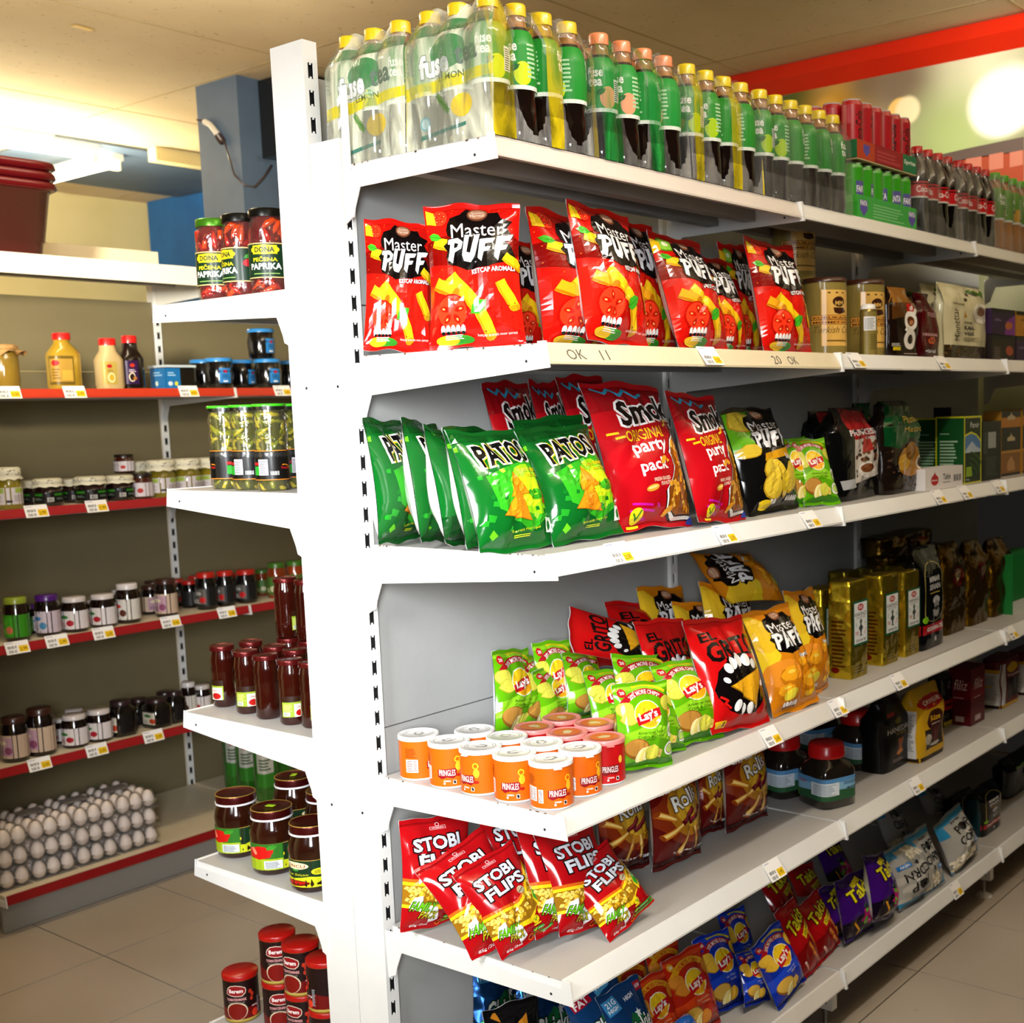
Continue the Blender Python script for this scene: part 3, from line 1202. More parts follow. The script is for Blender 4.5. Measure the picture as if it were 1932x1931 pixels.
def stick(a, x, y, l, w, rot, col='f2c318', dk='c98f10'):
    c, d = math.cos(rot), math.sin(rot)

    def r(u, v):
        return (x + u * c - v * d, y + u * d + v * c)
    a.poly([r(-l / 2, -w / 2), r(-l * .2, -w * .56), r(l * .2, -w * .47), r(l / 2, -w / 2), r(l / 2, w / 2), r(l * .1, w * .56), r(-l * .3, w * .46), r(-l / 2, w / 2)], col)
    a.ell(*r(l / 2, 0), w * .3, w / 2, dk, rot, 8)
    a.poly([r(-l / 2, -w / 2), r(l / 2, -w / 2), r(l / 2, -w * .25), r(-l / 2, -w * .3)], dk)


def leaf(a, x, y, l, w, rot, col='3fae22'):
    c, d = math.cos(rot), math.sin(rot)

    def r(u, v):
        return (x + u * c - v * d, y + u * d + v * c)
    a.poly([r(-l / 2, 0), r(-l * .2, w / 2), r(l * .2, w * .45), r(l / 2, 0), r(l * .2, -w * .45), r(-l * .2, -w / 2)], col)
    a.line([r(-l / 2, 0), r(l / 2, 0)], .006, '1f7a14')


def tomato(a, x, y, r):
    a.ell(x, y, r, r * 1.05, 'b80f08')
    a.ell(x, y, r * .9, r * .95, 'ee3a1c')
    for k in range(5):
        t = k * 1.257 + .3
        a.ell(x + r * .48 * math.cos(t), y + r * .5 * math.sin(t), r * .3, r * .17, 'c01a0c', t, 9)
        a.ell(x + r * .55 * math.cos(t), y + r * .55 * math.sin(t), r * .1, r * .06, 'f5b060', t, 6)


def badges(a, x, y, s=1.0):
    for k in range(5):
        a.ell(x + k * .052 * s, y, .024 * s, .045 * s, 'f0f0ee', n=9)
        a.ell(x + k * .052 * s, y - .03 * s, .022 * s, .016 * s, '161616', n=7)


def art_puff(var=0):
    a = Art(1.5, ['c5120a', 'c5120a', 'd98312', '0d0d0d'][var])
    rnd = random.Random(5 + var)
    if var < 2:
        a.blob(.5, 1.02, .62, .20, '7c0503', 3, .15)
        a.poly([(0, .2), (.4, .35), (1, .15), (1, .75), (.5, .9), (0, .75)], 'd2190d')
        for k in range(26):
            a.ell(rnd.uniform(.02, .98), rnd.uniform(.75, 1.46), .006, .006, 'f0701c', n=5)
    if var == 2:
        a.poly([(0, .5), (.25, .8), (.1, 1.5), (0, 1.5)], 'f0cf2a')
        a.blob(.12, 1.15, .22, .28, 'e8bd28', 2, .12)
        a.blob(.25, .55, .28, .2, 'e9922a', 4, .1)
    if var == 3:
        a.poly([(0, 1.5), (.55, 1.5), (.35, 1.1), (.15, .85), (0, .8)], '69b41e')
        chip(a, .2, 1.3, .19, .17, 3, .4)
    if var == 0:
        tomato(a, .16, 1.36, .09)
        a.poly([(.02, 1.3), (.12, 1.28), (.1, 1.42), (.02, 1.45)], 'f0c21c')
    if var == 1:
        a.ell(.18, 1.33, .12, .11, '4d8a1c')
        a.ell(.18, 1.33, .10, .09, '8fc63a')
        a.ell(.18, 1.33, .04, .035, 'eef0c8')
        a.poly([(.0, 1.2), (.1, 1.25), (.12, 1.36), (0, 1.4)], 'f0c21c')
    if var < 2:
        stick(a, .2, 1.06, .24, .12, -.35)
        leaf(a, .1, 1.15, .14, .08, -.3)
    a.blob(.56, 1.22, .34, .2, '0a0606', 8, .14, 20)
    a.blob(.56, .98, .38, .2, '0a0606', 9, .14, 20)
    a.ell(.56, 1.37, .11, .075, '6a3a24', .1)
    a.ell(.56, 1.375, .095, .058, 'b07a58', .1)
    a.text('Golden', .56, 1.395, .13, .032, 'f0dcc8', .0, .1)
    a.text('Harvest', .56, 1.36, .15, .034, 'f0dcc8', .0, .1)
    a.text('Master', .56, 1.2, .56, .15, 'f6f2ee', .0, .03, out='1a0d0a', ow=.025)
    spike_letters(a, .22, .86, .70, .25, 'PAFF' if var == 2 else 'PUFF', slant=.08, rise=.03)
    if var < 2:
        a.text('KETÇAP AROMALI' if var == 0 else 'HOT CORN', .72, .77, .46, .062, 'f4f4f4', .03, .07, out='0a0a0a', ow=.04)
        stick(a, .40, .55, .46, .14, -.85)
        stick(a, .2, .60, .24, .13, -.5, 'eda41c', 'b9700c')
        stick(a, .86, .52, .3, .11, -1.1)
        stick(a, .93, .86, .2, .1, -.6)
        stick(a, .60, .27, .32, .12, -1.2)
        tomato(a, .26, .36, .17)
        leaf(a, .55, .40, .22, .12, .6)
        for k in range(14):
            a.ell(rnd.uniform(.6, .95), rnd.uniform(.15, .45), .008, .008, '7c0a05', n=5)
        badges(a, .16, .19)
        a.ell(.3, .09, .18, .05, '2f8f22')
        a.ell(.2, .09, .12, .05, 'e3b81c')
        a.bars(.18, .1, .38, .15, 3, 'e8e8e0', 3)
        a.text('ketçap aromalı mısır çerezi', .72, .135, .4, .03, 'f0d8d0', .0, .03)
    if var == 2:
        a.text('Peynirli', .75, .72, .3, .08, 'f4f4ee', .03, .05, out='1a0d0a', ow=.03)
        for k, (x, y, r_) in enumerate(((.3, .5, .17), (.62, .62, .12), (.75, .35, .2), (.2, .3, .14), (.9, .6, .12))):
            a.blob(x, y, r_, r_ * .72, 'c97812', k, .12)
            a.blob(x + .01, y + .02, r_ * .88, r_ * .58, 'f0a51e', k + 5, .12)
            a.ell(x + .02, y + .05, r_ * .4, r_ * .15, 'f6cf4a')
        a.band(.72, .34, .13, .2, -2.2, 1.2, 'f0b91e')
        for k in range(30):
            a.ell(rnd.uniform(.1, .95), rnd.uniform(.2, .65), .005, .005, 'b5520a', n=4)
        a.ell(.28, .25, .12, .07, 'e8d33a', .3)
        badges(a, .18, .12)
    if var == 3:
        a.poly([(.3, .78), (.95, .86), (.9, .72), (.25, .68)], 'd89c14')
        a.text('SALT', .8, .70, .2, .09, 'f0f0f0', .03, -.2)
        chip(a, .38, .55, .18, .16, 11)
        chip(a, .70, .42, .14, .24, 12, -.4)
        chip(a, .33, .32, .13, .2, 13, .3)
        chip(a, .52, .36, .07, .22, 14, 0, 'd9b92a')
        chip(a, .13, .85, .13, .1, 15)
        badges(a, .15, .12)
        a.ell(.22, .1, .1, .07, 'e3c31c')
        badges(a, .6, .13)
    return a


def shards(a, n, cols, seed, x0=0, x1=1, y0=0, y1=1.3, s=.07):
    r = random.Random(seed)
    for k in range(n):
        x, y, t = r.uniform(x0, x1), r.uniform(y0, y1), r.uniform(0, 6)
        l = s * r.uniform(.5, 1)
        a.poly([(x + l * math.cos(t), y + l * math.sin(t)), (x + l * math.cos(t + 1.4), y + l * math.sin(t + 1.4)),
                (x + l * .9 * math.cos(t + 2.6), y + l * .9 * math.sin(t + 2.6)), (x + l * .7 * math.cos(t + 4.2), y + l * .7 * math.sin(t + 4.2))], r.choice(cols))


def tortilla(a, x, y, s, rot, seed):
    p = [(x + s * math.cos(rot + k * 2.09), y + s * math.sin(rot + k * 2.09)) for k in range(3)]
    a.poly(p, 'b9620c')
    q = [(x + s * .93 * math.cos(rot + k * 2.09), y + s * .93 * math.sin(rot + k * 2.09)) for k in range(3)]
    a.poly(q, 'e28a16')
    r = random.Random(seed)
    for k in range(10):
        u, v = r.uniform(-.4, .4) * s, r.uniform(-.4, .4) * s
        a.ell(x + u, y + v, s * .05, s * .035, r.choice(['f6b640', 'c66c0e']), n=5)


def art_patos(back=False):
    a = Art(1.3, '0a5c1c')
    if back:
        a.poly([(0, 0), (1, 0), (1, .35), (0, .3)], '074514')
        shards(a, 14, ['117a26', '3aa52e'], 3)
        a.text('DİRİ', .5, .95, .2, .1, 'e8ece8', .01, 1.4)
        a.bars(.4, .75, .7, .9, 6, 'cfe0cf', 4)
        a.bars(.25, .2, .75, .6, 14, '9fc29f', 2)
        a.ell(.5, .25, .2, .16, 'e9c81a')
        a.ell(.5, .25, .17, .13, '0a0a0a')
        return a
    a.poly([(.15, .75), (.5, .85), (1, .95), (1, .35), (.6, .15), (.2, .4)], '2f9e1e')
    a.blob(.68, .58, .3, .26, '8fd018', 2, .1, 18)
    a.blob(.66, .58, .2, .18, 'c4e31e', 3, .1, 18)
    shards(a, 26, ['1f8c22', '62c21c', '9fd63a', '0e6a1c'], 7, s=.06)
    a.poly([(0, 1.14), (1, 1.2), (1, 1.3), (0, 1.3)], '0b4f18')
    V = .93
    for o, w, c in ((1, .115, 'efd01a'), (2, .075, 'f6f6f0')):
        a.text('PATOS', .50, 1.0, .74, .30, c, w, .1)
    a.text('PATOS', .50, 1.0, .68, .26, '0a0a0a', .035, .1)
    a.text('Taco Baharatlı', .76, .80, .42, .055, 'f0dc1e', .02, .06, out='1c3a08', ow=.03)
    a.text('Taco Spicy', .8, .73, .32, .055, 'f0dc1e', .02, .06, out='1c3a08', ow=.03)
    tortilla(a, .48, .60, .17, 1.7, 1)
    tortilla(a, .44, .40, .22, 1.4, 2)
    a.band(.75, .62, .10, .15, 3.6, 5.9, '2f8a1a')
    a.line([(.86, .66), (.9, .58), (.88, .5), (.84, .44)], .045, 'b3160e')
    a.line([(.66, .52), (.74, .56), (.82, .55)], .05, '3fa01e')
    a.text('Baharatlı Mısır Cipsi', .52, .18, .4, .03, 'c9d81e', 0, .06)
    a.bars(.38, .12, .66, .15, 2, 'c9d81e', 2)
    a.rect(.83, .14, .95, .29, 'e8efe8')
    a.ell(.89, .21, .03, .05, '1c6a24')
    return a


def art_smoki():
    a = Art(1.42, 'b00c16')
    a.poly([(0, 1.1), (1, 1.15), (1, 1.42), (0, 1.42)], '8c0a12')
    a.line([(.1, 1.36), (.2, 1.3), (.28, 1.35), (.36, 1.27), (.46, 1.33), (.54, 1.25), (.66, 1.3)], .028, '2aa0c4')
    a.text('Smoki', .60, 1.12, .84, .30, 'f2eeea', .085, .14, .25)
    a.text('Smoki', .60, 1.12, .78, .26, '170d0b', .035, .14, .25)
    a.text('ORIGINAL', .42, .86, .46, .11, 'f2c41c', .01, .1, .1)
    a.line([(.05, .88), (.13, .88)], .022, 'f2c41c')
    a.line([(.1, .83), (.18, .84)], .022, 'f2c41c')
    a.line([(.69, .94), (.74, .96), (.75, 1.0), (.80, 1.0), (.81, 1.03)], .02, 'f2c41c')
    a.text('party', .44, .72, .42, .15, 'f6f2ee', .02, .1)
    a.text('pack', .42, .54, .34, .15, 'f6f2ee', .02, .1)
    a.text('FRESH BAKED', .48, .42, .22, .034, 'f0d8c0', .01, .1)
    a.text('PEANUTS', .52, .38, .14, .034, 'f0d8c0', .01, .1)
    a.ell(.35, .34, .075, .03, 'd8952c', .2)
    a.ell(.35, .345, .06, .012, 'f0c878', .2)
    for k, (x0, x1, y) in enumerate(((.16, .36, .22), (.24, .40, .165), (.14, .22, .165), (.18, .33, .11), (.42, .45, .2))):
        a.line([(x0, y), (x1, y - .03)], .02, 'c8189c')
    pea = [(.86, .95), (.98, .92), (1.0, .5), (1.0, .1), (.7, .09), (.56, .16), (.55, .33), (.64, .44), (.70, .54), (.66, .66), (.72, .78), (.80, .84)]
    cx, cy = .8, .5
    for g, c in ((1.12, '150c0a'), (1.07, 'f4f0ea'), (1.0, '150c0a'), (.97, '8a4a10')):
        a.poly([(min(cx + (x - cx) * g, 1), cy + (y - cy) * g) for x, y in pea], c)
    r = random.Random(4)
    for k in range(34):
        y = r.uniform(.12, .88)
        lo = .58 if y < .4 else .7
        x = r.uniform(lo + .03, .97)
        t = r.uniform(0, 3)
        a.line([(x - .035 * math.cos(t), y - .035 * math.sin(t)), (x, y + .01), (x + .035 * math.cos(t), y + .035 * math.sin(t))], .042, r.choice(['e9a52a', 'd98a18', 'f2bd48']))
    a.band(.56, .56, .03, .075, .4, 3.2, 'e59a22')
    a.band(.6, .08, .05, .10, 1.4, 3.0, 'e59a22')
    a.ell(.2, .12, .065, .065, 'e6d21c')
    a.line([(.17, .14), (.2, .09), (.24, .16)], .016, '3a7a14')
    a.rect(.13, .02, .27, .045, 'e6d21c')
    a.rect(.80, 1.0, .97, 1.045, 'f2eeea', .1)
    a.text('NO PALM', .885, 1.022, .13, .028, '7a2a20', .0, .1)
    a.rect(.80, .93, .97, .975, 'f2eeea', .1)
    a.text('ONCE ON', .885, .952, .13, .028, '7a2a20', .0, .1)
    a.poly([(.9, .02), (1, .02), (1, .1), (.93, .07)], '2c3a8c')
    return a


def art_lays(kind='green'):
    bg, lt, dk = {'green': ('5da80b', '8acb22', '357c08'), 'blue': ('0f2fa8', '2148cf', '0a1c6c'), 'red': ('b8230e', 'd9451a', '7a1008')}[kind]
    a = Art(1.42, bg)
    a.poly([(0, .35), (.5, .55), (1, .4), (1, .62), (.5, .75), (0, .6)], lt)
    a.poly([(0, 0), (1, 0), (1, .12), (.5, .22), (0, .1)], dk)
    a.poly([(0, 1.3), (1, 1.3), (1, 1.42), (0, 1.42)], lt)
    if kind != 'red':
        a.band(.5, .86, .44, .55, PI * .24, PI * .80, 'a81820', ky=.82)
        a.text('20% MORE CHIPS*', .5, 1.262, .60, .07, 'f6f0ea', .012, 0, 0, arc=.50)
        a.band(.5, .90, .545, .60, PI * .25, PI * .6, 'd8c81c', ky=.82)
    else:
        a.band(.5, .86, .44, .56, PI * .16, PI * .84, 'e0a01c', ky=.82)
        a.text('20% MORE CHIPS*', .5, 1.262, .60, .075, 'c22a12', .012, 0, 0, arc=.50)
    a.ell(.12, 1.27, .07, .07, 'b81c22' if kind != 'red' else 'e0a01c')
    a.text('20', .125, 1.27, .075, .05, 'f4ece4', .02)
    ccol = {'green': 'd3cf4a', 'blue': 'e6b93a', 'red': 'd9882a'}[kind]
    cdk = {'green': '9fa024', 'blue': 'b98a1c', 'red': 'a8540e'}[kind]
    chip(a, .12, 1.0, .13, .13, 2, .5, ccol, cdk)
    chip(a, .16, .86, .13, .11, 3, .2, ccol, cdk)
    chip(a, .9, 1.04, .13, .14, 4, .4, ccol, cdk)
    a.ell(.48, .90, .25, .23, 'f6efd8')
    a.ell(.48, .90, .235, .215, 'f0c81c')
    a.ell(.48, .83, .19, .12, 'f0a81a')
    a.poly([(.25, .86), (.4, .93), (.58, .97), (.72, .99), (.73, .86), (.6, .84), (.45, .78), (.27, .73)], 'c01820')
    a.text("Lay's", .48, .875, .36, .17, 'f8f4ee', .03, .16)
    if kind == 'green':
        a.text('American Style', .48, .61, .46, .055, '1f4a08', .0)
        a.text('Cream & Onion', .48, .55, .46, .05, '1f4a08', .0)
        a.text('Flavour', .48, .50, .16, .032, '1f4a08', .0)
        a.ell(.93, .6, .10, .12, 'eef2ea')
        a.ell(.93, .6, .08, .06, '9fb07a')
        a.ell(.88, .3, .12, .11, 'f2f2ee')
        a.ell(.88, .3, .09, .08, '7a2a4a')
        a.ell(.88, .3, .08, .07, 'b8dc6a')
        a.poly([(.5, .2), (.7, .18), (.72, .3), (.55, .36)], 'ecd06a')
        a.ell(.58, .26, .02, .02, 'b98f2a')
        a.ell(.65, .24, .015, .015, 'b98f2a')
    else:
        a.text("India's Magic" if kind == 'blue' else 'Spanish', .5, .60, .3, .045, 'c9d0e8' if kind == 'blue' else 'f0d0a0', .0, .05)
        a.text('Masala' if kind == 'blue' else 'Tomato', .55, .54, .2, .045, 'c9d0e8' if kind == 'blue' else 'f0d0a0', .0, .05)
        a.line([(.8, .2), (.88, .24), (.95, .2)], .03, 'b81818')
        a.ell(.78, .24, .03, .02, '2a8a1c')
    pc = 'b9853a' if kind == 'green' else 'd9b04a'
    a.ell(.26, .36, .21, .17, '8a5a1c', -.2)
    a.ell(.25, .38, .19, .14, pc, -.2)
    for k in range(4):
        a.ell(.32 + k * .06, .26 + .01 * k, .07, .13, ['f2e8a8', 'e6d67a'][k % 2], -.5)
    chip(a, .52, .28, .13, .13, 9, .2, ccol, cdk)
    a.ell(.5, .05, .03, .02, lt)
    return a


def art_grito():
    a = Art(1.42, 'c40e10')
    a.rect(0, 1.36, 1, 1.42, '8a0a0c')
    a.text('EL', .22, 1.18, .24, .12, '120a0a', .03, .08, .15)
    a.text('GRITO', .52, 1.0, .84, .26, '120a0a', .03, .1, .15)
    a.line([(.3, .85), (.5, .89), (.7, .90), (.9, .88)], .03, '120a0a')
    a.blob(.52, .52, .43, .37, '0d0808', 6, .05, 22)
    for x, y, w, h, r in ((.28, .74, .055, .07, .5), (.38, .80, .06, .085, .2), (.5, .83, .07, .095, 0), (.62, .81, .06, .085, -.2), (.72, .75, .05, .07, -.5),
                          (.22, .60, .03, .05, .8), (.84, .5, .035, .06, -1.2), (.33, .28, .045, .07, -.3), (.43, .23, .05, .075, -.1), (.54, .22, .045, .07, .1), (.63, .26, .035, .055, .3)):
        a.ell(x, y, w, h, 'f4f2ee', r, 12)
    a.poly([(.24, .52), (.84, .70), (.66, .2)], '9a6a10')
    a.poly([(.26, .525), (.83, .685), (.66, .22)], 'e6a81e')
    r = random.Random(3)
    for k in range(16):
        a.ell(r.uniform(.5, .7), r.uniform(.35, .6), .006, .006, 'b87a10', n=4)
    a.line([(.12, .42), (.2, .36), (.16, .34), (.24, .27)], .025, 'e81a14')
    a.text('CHILLI', .93, .3, .32, .09, '1a0a0a', .02, 1.45)
    a.rect(.05, .06, .2, .14, 'e6b81c')
    a.text('g', .16, .1, .04, .05, '1a0a0a')
    return a


def art_stobi():
    a = Art(1.38, 'a90c12')
    a.poly([(0, 1.3), (1, 1.3), (1, 1.38), (0, 1.38)], '8c0a0e')
    a.rect(.4, 1.22, .62, 1.26, 'd8a0a0')
    a.rect(.41, 1.225, .61, 1.255, 'a90c12')
    a.text('VITAMINKA', .51, 1.24, .17, .02, 'e8c8c8')
    a.ell(.51, 1.28, .03, .025, 'e8c8c8', n=8)
    a.ell(.51, 1.28, .022, .018, 'a90c12', n=8)
    # band of puffs: orange, yellow, window
    for p0, p1, c in ((.66, .26, 'd9641a'), (.62, .24, 'f0d01c')):
        a.poly([(0, p0), (.55, p0 - .06), (.72, p0 + .02), (1, p0 + .42), (1, p1 + .5), (.86, p1 + .2), (.6, p1 - .02), (0, p1 + .06)], c)
    a.poly([(0, .58), (.56, .52), (.74, .60), (1, .97), (1, .72), (.84, .42), (.6, .29), (0, .34)], '9a6a14')
    r = random.Random(8)
    for k in range(46):
        x = r.uniform(.02, .97)
        yc = .45 if x < .6 else .45 + (x - .6) * .95
        y = yc + r.uniform(-.09, .08)
        t = r.uniform(0, 3.1)
        a.line([(x - .03 * math.cos(t), y - .03 * math.sin(t)), (x, y + .008), (x + .03 * math.cos(t), y + .03 * math.sin(t))], .04, r.choice(['edc53a', 'd9aa24', 'f4d866']))
    a.poly([(.78, .5), (1, .98), (1, .72), (.92, .56), (.96, .5), (.82, .36)], 'f0d01c')
    a.poly([(.8, .52), (1, .95), (1, .76), (.92, .60), (.93, .52), (.84, .42)], '3aa02c')
    a.text('SO KNUSPRIG', .90, .76, .3, .035, 'f0f4ee', .01, 1.15)
    a.text('WITH PEANUTS', .945, .72, .3, .035, 'f0f4ee', .01, 1.15)
    for nm, y, w in (('STOBI', 1.06, .66), ('FLIPS', .86, .66)):
        a.text(nm, .46 + (.06 if nm == 'FLIPS' else 0), y, w + .04, .2, '14080a', .085, .04)
        a.text(nm, .46 + (.06 if nm == 'FLIPS' else 0), y, w, .165, 'dcdfe6', .035, .04)
    a.ell(.68, .70, .06, .055, 'b9a884')
    a.line([(.64, .68), (.72, .72)], .015, '6a5a44')
    a.poly([(.06, .30), (.12, .42), (.22, .44), (.22, .34), (.42, .28), (.46, .12), (.34, .08), (.3, .2)], 'eef0f0')
    a.text('FAMILY', .24, .30, .32, .13, '16200a', .07, -.1, .3)
    a.text('FAMILY', .24, .30, .30, .115, '6fc21e', .02, -.1, .3)
    a.text('PACK', .32, .19, .24, .11, '16200a', .07, -.1, .3)
    a.text('PACK', .32, .19, .22, .095, 'b9b01c', .02, -.1, .3)
    a.text('85g /3oz', .24, .06, .26, .045, 'f4eeee', .02)
    a.ell(.66, .24, .055, .055, 'e0c81c')
    a.line([(.64, .26), (.66, .22), (.69, .27)], .012, '5a8a14')
    a.rect(.60, .165, .72, .185, 'e0c81c')
    for y in (.1, .045):
        a.rect(.56, y, .98, y + .04, '2a8c24')
        a.line([(.58, y + .02), (.6, y + .01), (.63, y + .035)], .01, 'e8e01c')
        a.bars(.65, y + .01, .95, y + .03, 1, '9fd890', 2)
    a.ell(.51, .07, .045, .045, 'd8641c')
    a.ell(.51, .07, .03, .03, '7a0a0c')
    return a


def art_rolls():
    a = Art(1.45, '5a0d0a')
    a.blob(.55, .85, .55, .5, '7c2a10', 1, .05, 22)
    a.blob(.58, .90, .42, .42, 'a8701a', 2, .05, 22)
    a.blob(.6, .92, .3, .32, 'c79a24', 3, .05, 22)
    a.poly([(0, 0), (1, 0), (1, .25), (0, .15)], '3a0a08')
    a.text('PATOS', .52, 1.30, .84, .17, 'f4f2ec', .11, .08)
    a.text('PATOS', .52, 1.30, .78, .14, '0c0a0a', .04, .08)
    a.text('Rolls', .56, 1.06, .62, .26, '3a2414', .07, .2, .15)
    a.text('Rolls', .56, 1.06, .58, .23, 'e2dfd8', .02, .2, .15)
    for x0, y0, x1, y1, x2, y2 in ((.38, .70, .52, .78, .62, .88), (.52, .69, .68, .75, .86, .86)):
        a.line([(x0, y0), (x1, y1), (x2, y2)], .085, '5c1018')
        a.line([(x0 + .03, y0 + .03), (x1, y1 + .02), (x2 - .02, y2)], .03, '9a2c34')
    a.line([(.62, .88), (.66, .96)], .014, '4a4a14')
    a.line([(.86, .86), (.84, .95)], .014, '4a4a14')
    for x, y, t, l in ((.15, .84, -.5, .26), (.22, .60, .5, .34), (.42, .38, 1.2, .38), (.66, .40, 1.75, .4), (.9, .6, .3, .16)):
        c, d = math.cos(t), math.sin(t)
        a.poly([(x - l / 2 * c - .055 * d, y - l / 2 * d + .055 * c), (x + l / 2 * c - .035 * d, y + l / 2 * d + .035 * c),
                (x + l / 2 * c + .035 * d, y + l / 2 * d - .035 * c), (x - l / 2 * c + .055 * d, y - l / 2 * d - .055 * c)], 'b9701a')
        a.poly([(x - l / 2 * c - .035 * d, y - l / 2 * d + .035 * c), (x + l / 2 * c - .02 * d, y + l / 2 * d + .02 * c),
                (x + l / 2 * c + .015 * d, y + l / 2 * d - .015 * c), (x - l / 2 * c + .02 * d, y - l / 2 * d - .02 * c)], 'ecc870')
        a.ell(x - l / 2 * c, y - l / 2 * d, .025, .052, '8a3a0c', t)
    a.text('Acı Kırmızı', .84, .62, .26, .05, 'e0b824', .01, .12)
    a.text('Biber Aromalı', .84, .55, .28, .05, 'e0b824', .01, .12)
    a.bars(.76, .49, .96, .52, 1, 'c88a2a')
    a.text('Kıvrık Şekilli Mısır Cipsi', .46, .22, .5, .045, 'f0e8e0', .01, .03, arc=-.6)
    badges(a, .78, .2, .9)
    return a


def art_takis(purple=False):
    a = Art(1.4, '3c0f72' if purple else 'a80f12')
    if purple:
        a.poly([(0, 0), (1, 0), (1, .45), (.5, .6), (0, .4)], '140a1c')
        a.poly([(0, 1.2), (1, 1.2), (1, 1.4), (0, 1.4)], '2c0a5c')
        a.blob(.62, .48, .26, .22, 'b0186c', 3, .25, 18)
        shards(a, 14, ['e0489a', '58b02c', 'e0a81c', '0d0d0d'], 5, .4, .95, .15, .7, .08)
        a.rect(.3, 1.18, .66, 1.28, 'e8d81c', .3)
        a.rect(.78, .74, .98, .86, 'e8a81c', .3)
        a.line([(.2, .4), (.3, .2), (.28, .1)], .03, 'e8a01c')
    else:
        a.poly([(0, .1), (1, .3), (1, .75), (0, .5)], '7c0a0c')
        for x, y, t in ((.62, .42, -1.0), (.78, .60, -1.1), (.72, .25, -.8), (.88, .42, -1.0)):
            c, d = math.cos(t), math.sin(t)
            l = .36
            a.poly([(x - l / 2 * c - .07 * d, y - l / 2 * d + .07 * c), (x + l / 2 * c - .05 * d, y + l / 2 * d + .05 * c),
                    (x + l / 2 * c + .05 * d, y + l / 2 * d - .05 * c), (x - l / 2 * c + .07 * d, y - l / 2 * d - .07 * c)], '9a4a0c')
            a.poly([(x - l / 2 * c - .04 * d, y - l / 2 * d + .04 * c), (x + l / 2 * c - .03 * d, y + l / 2 * d + .03 * c),
                    (x + l / 2 * c + .01 * d, y + l / 2 * d - .01 * c), (x - l / 2 * c + .03 * d, y - l / 2 * d - .03 * c)], 'd9822a')
        a.rect(.42, .76, .92, .88, 'e0c81c', .35)
        a.text('VOLCANO', .67, .82, .4, .07, '3a1a08', .02, .35)
        a.line([(.2, .3), (.3, .12)], .05, 'f0e8e0')
        a.line([(.21, .28), (.3, .12)], .022, 'd8481a')
        a.ell(.3, .11, .04, .04, 'd8481a')
    a.text('Takis', .5, 1.05, .82, .30, '1c1206', .08, .3, .2)
    a.text('Takis', .5, 1.05, .78, .27, 'e6dc1e', .025, .3, .2)
    return a


def art_corn():
    a = Art(1.4, 'a9a9a6')
    r = random.Random(2)
    for k in range(10):
        a.blob(r.uniform(.05, .95), r.uniform(.1, 1.3), .12, .09, ['c2c0ba', '8f8f8c'][k % 2], k, .2)
    for x0, y0, x1, y1 in ((0, 1.24, 1, 1.4), (0, 0, 1, .1), (0, .95, .16, 1.25), (.78, .1, 1, .24)):
        a.rect(x0, y0, x1, y1, '2f8fc4')
    for k in range(46):
        x, y = r.uniform(.04, .6), r.uniform(.12, .38)
        a.blob(x, y, .05, .045, r.choice(['e6dfc9', 'cfc4a4', 'f2ecdc']), k, .3, 9)
    a.text('mytic', .5, 1.2, .3, .07, '1c1c1c', .02)
    a.text('POP', .56, 1.0, .5, .21, '141414', .01, .05)
    a.ell(.56, 1.0, .06, .09, '141414')
    a.text('CORN', .56, .72, .62, .21, '141414', .01, .05)
    a.rect(.66, .42, .92, .52, '2a7fd0')
    a.text('NEW', .79, .47, .18, .06, 'f0f4f8', .02)
    a.ell(.5, .5, .07, .05, '3a3a3a')
    return a


def art_protein(v=0):
    a = Art(1.35, '123a6a')
    a.poly([(0, 0), (1, 0), (1, .75), (.5, .95), (0, .5)], '1c6a3c')
    a.poly([(.6, 0), (1, 0), (1, .9), (.7, .5)], '7cc09a')
    a.rect(.04, 1.04, .34, 1.26, 'a8142c' if v == 0 else '3a8cc4', .15)
    if v == 0:
        a.text('-70%', .19, 1.19, .24, .07, 'f4ecec', .02, .15)
        a.text('FAT', .19, 1.1, .24, .09, 'f4ecec', .03, .15)
        a.rect(.44, 1.08, .72, 1.26, '4aa0d0', .15)
    else:
        a.text('21G', .19, 1.19, .22, .08, 'f4f8fa', .02, .15)
        a.text('HIGH', .19, 1.1, .22, .06, 'f4f8fa', .02, .15)
    a.text('HIGH', .58, 1.16, .2, .06, 'f0f4f8', .02, .15)
    a.rect(.80, 1.16, .97, 1.28, 'b0182c')
    a.text('NEW', .885, 1.22, .13, .05, 'f4ecec', .02)
    a.text('Chickies', .55, .74, .8, .26, 'f4f6f4', .02, .2, .2, out='10281a', ow=.05)
    a.poly([(.62 + .07 * math.cos(PI / 2 + k * PI / 5) * (1 if k % 2 == 0 else .45), .92 + .07 * math.sin(PI / 2 + k * PI / 5) * (1 if k % 2 == 0 else .45)) for k in range(10)], 'f4f6f4')
    a.blob(.4, .35, .25, .16, 'd9a24a', 4, .15)
    return a


def art_chip_black():
    a = Art(1.3, '0b0b0d')
    a.poly([(.5, 1.05), (.72, 1.15), (.68, .9)], 'b8741c')
    a.poly([(.85, .9), (1, .98), (.95, .72)], 'b8741c')
    a.poly([(.1, 1.2), (.2, 1.28), (.24, 1.12)], 'b8741c')
    a.text('Chio', .42, .82, .7, .24, 'f0ecec', .04, .08)
    tortilla(a, .4, .4, .2, 1.2, 4)
    tortilla(a, .7, .35, .18, .4, 5)
    return a


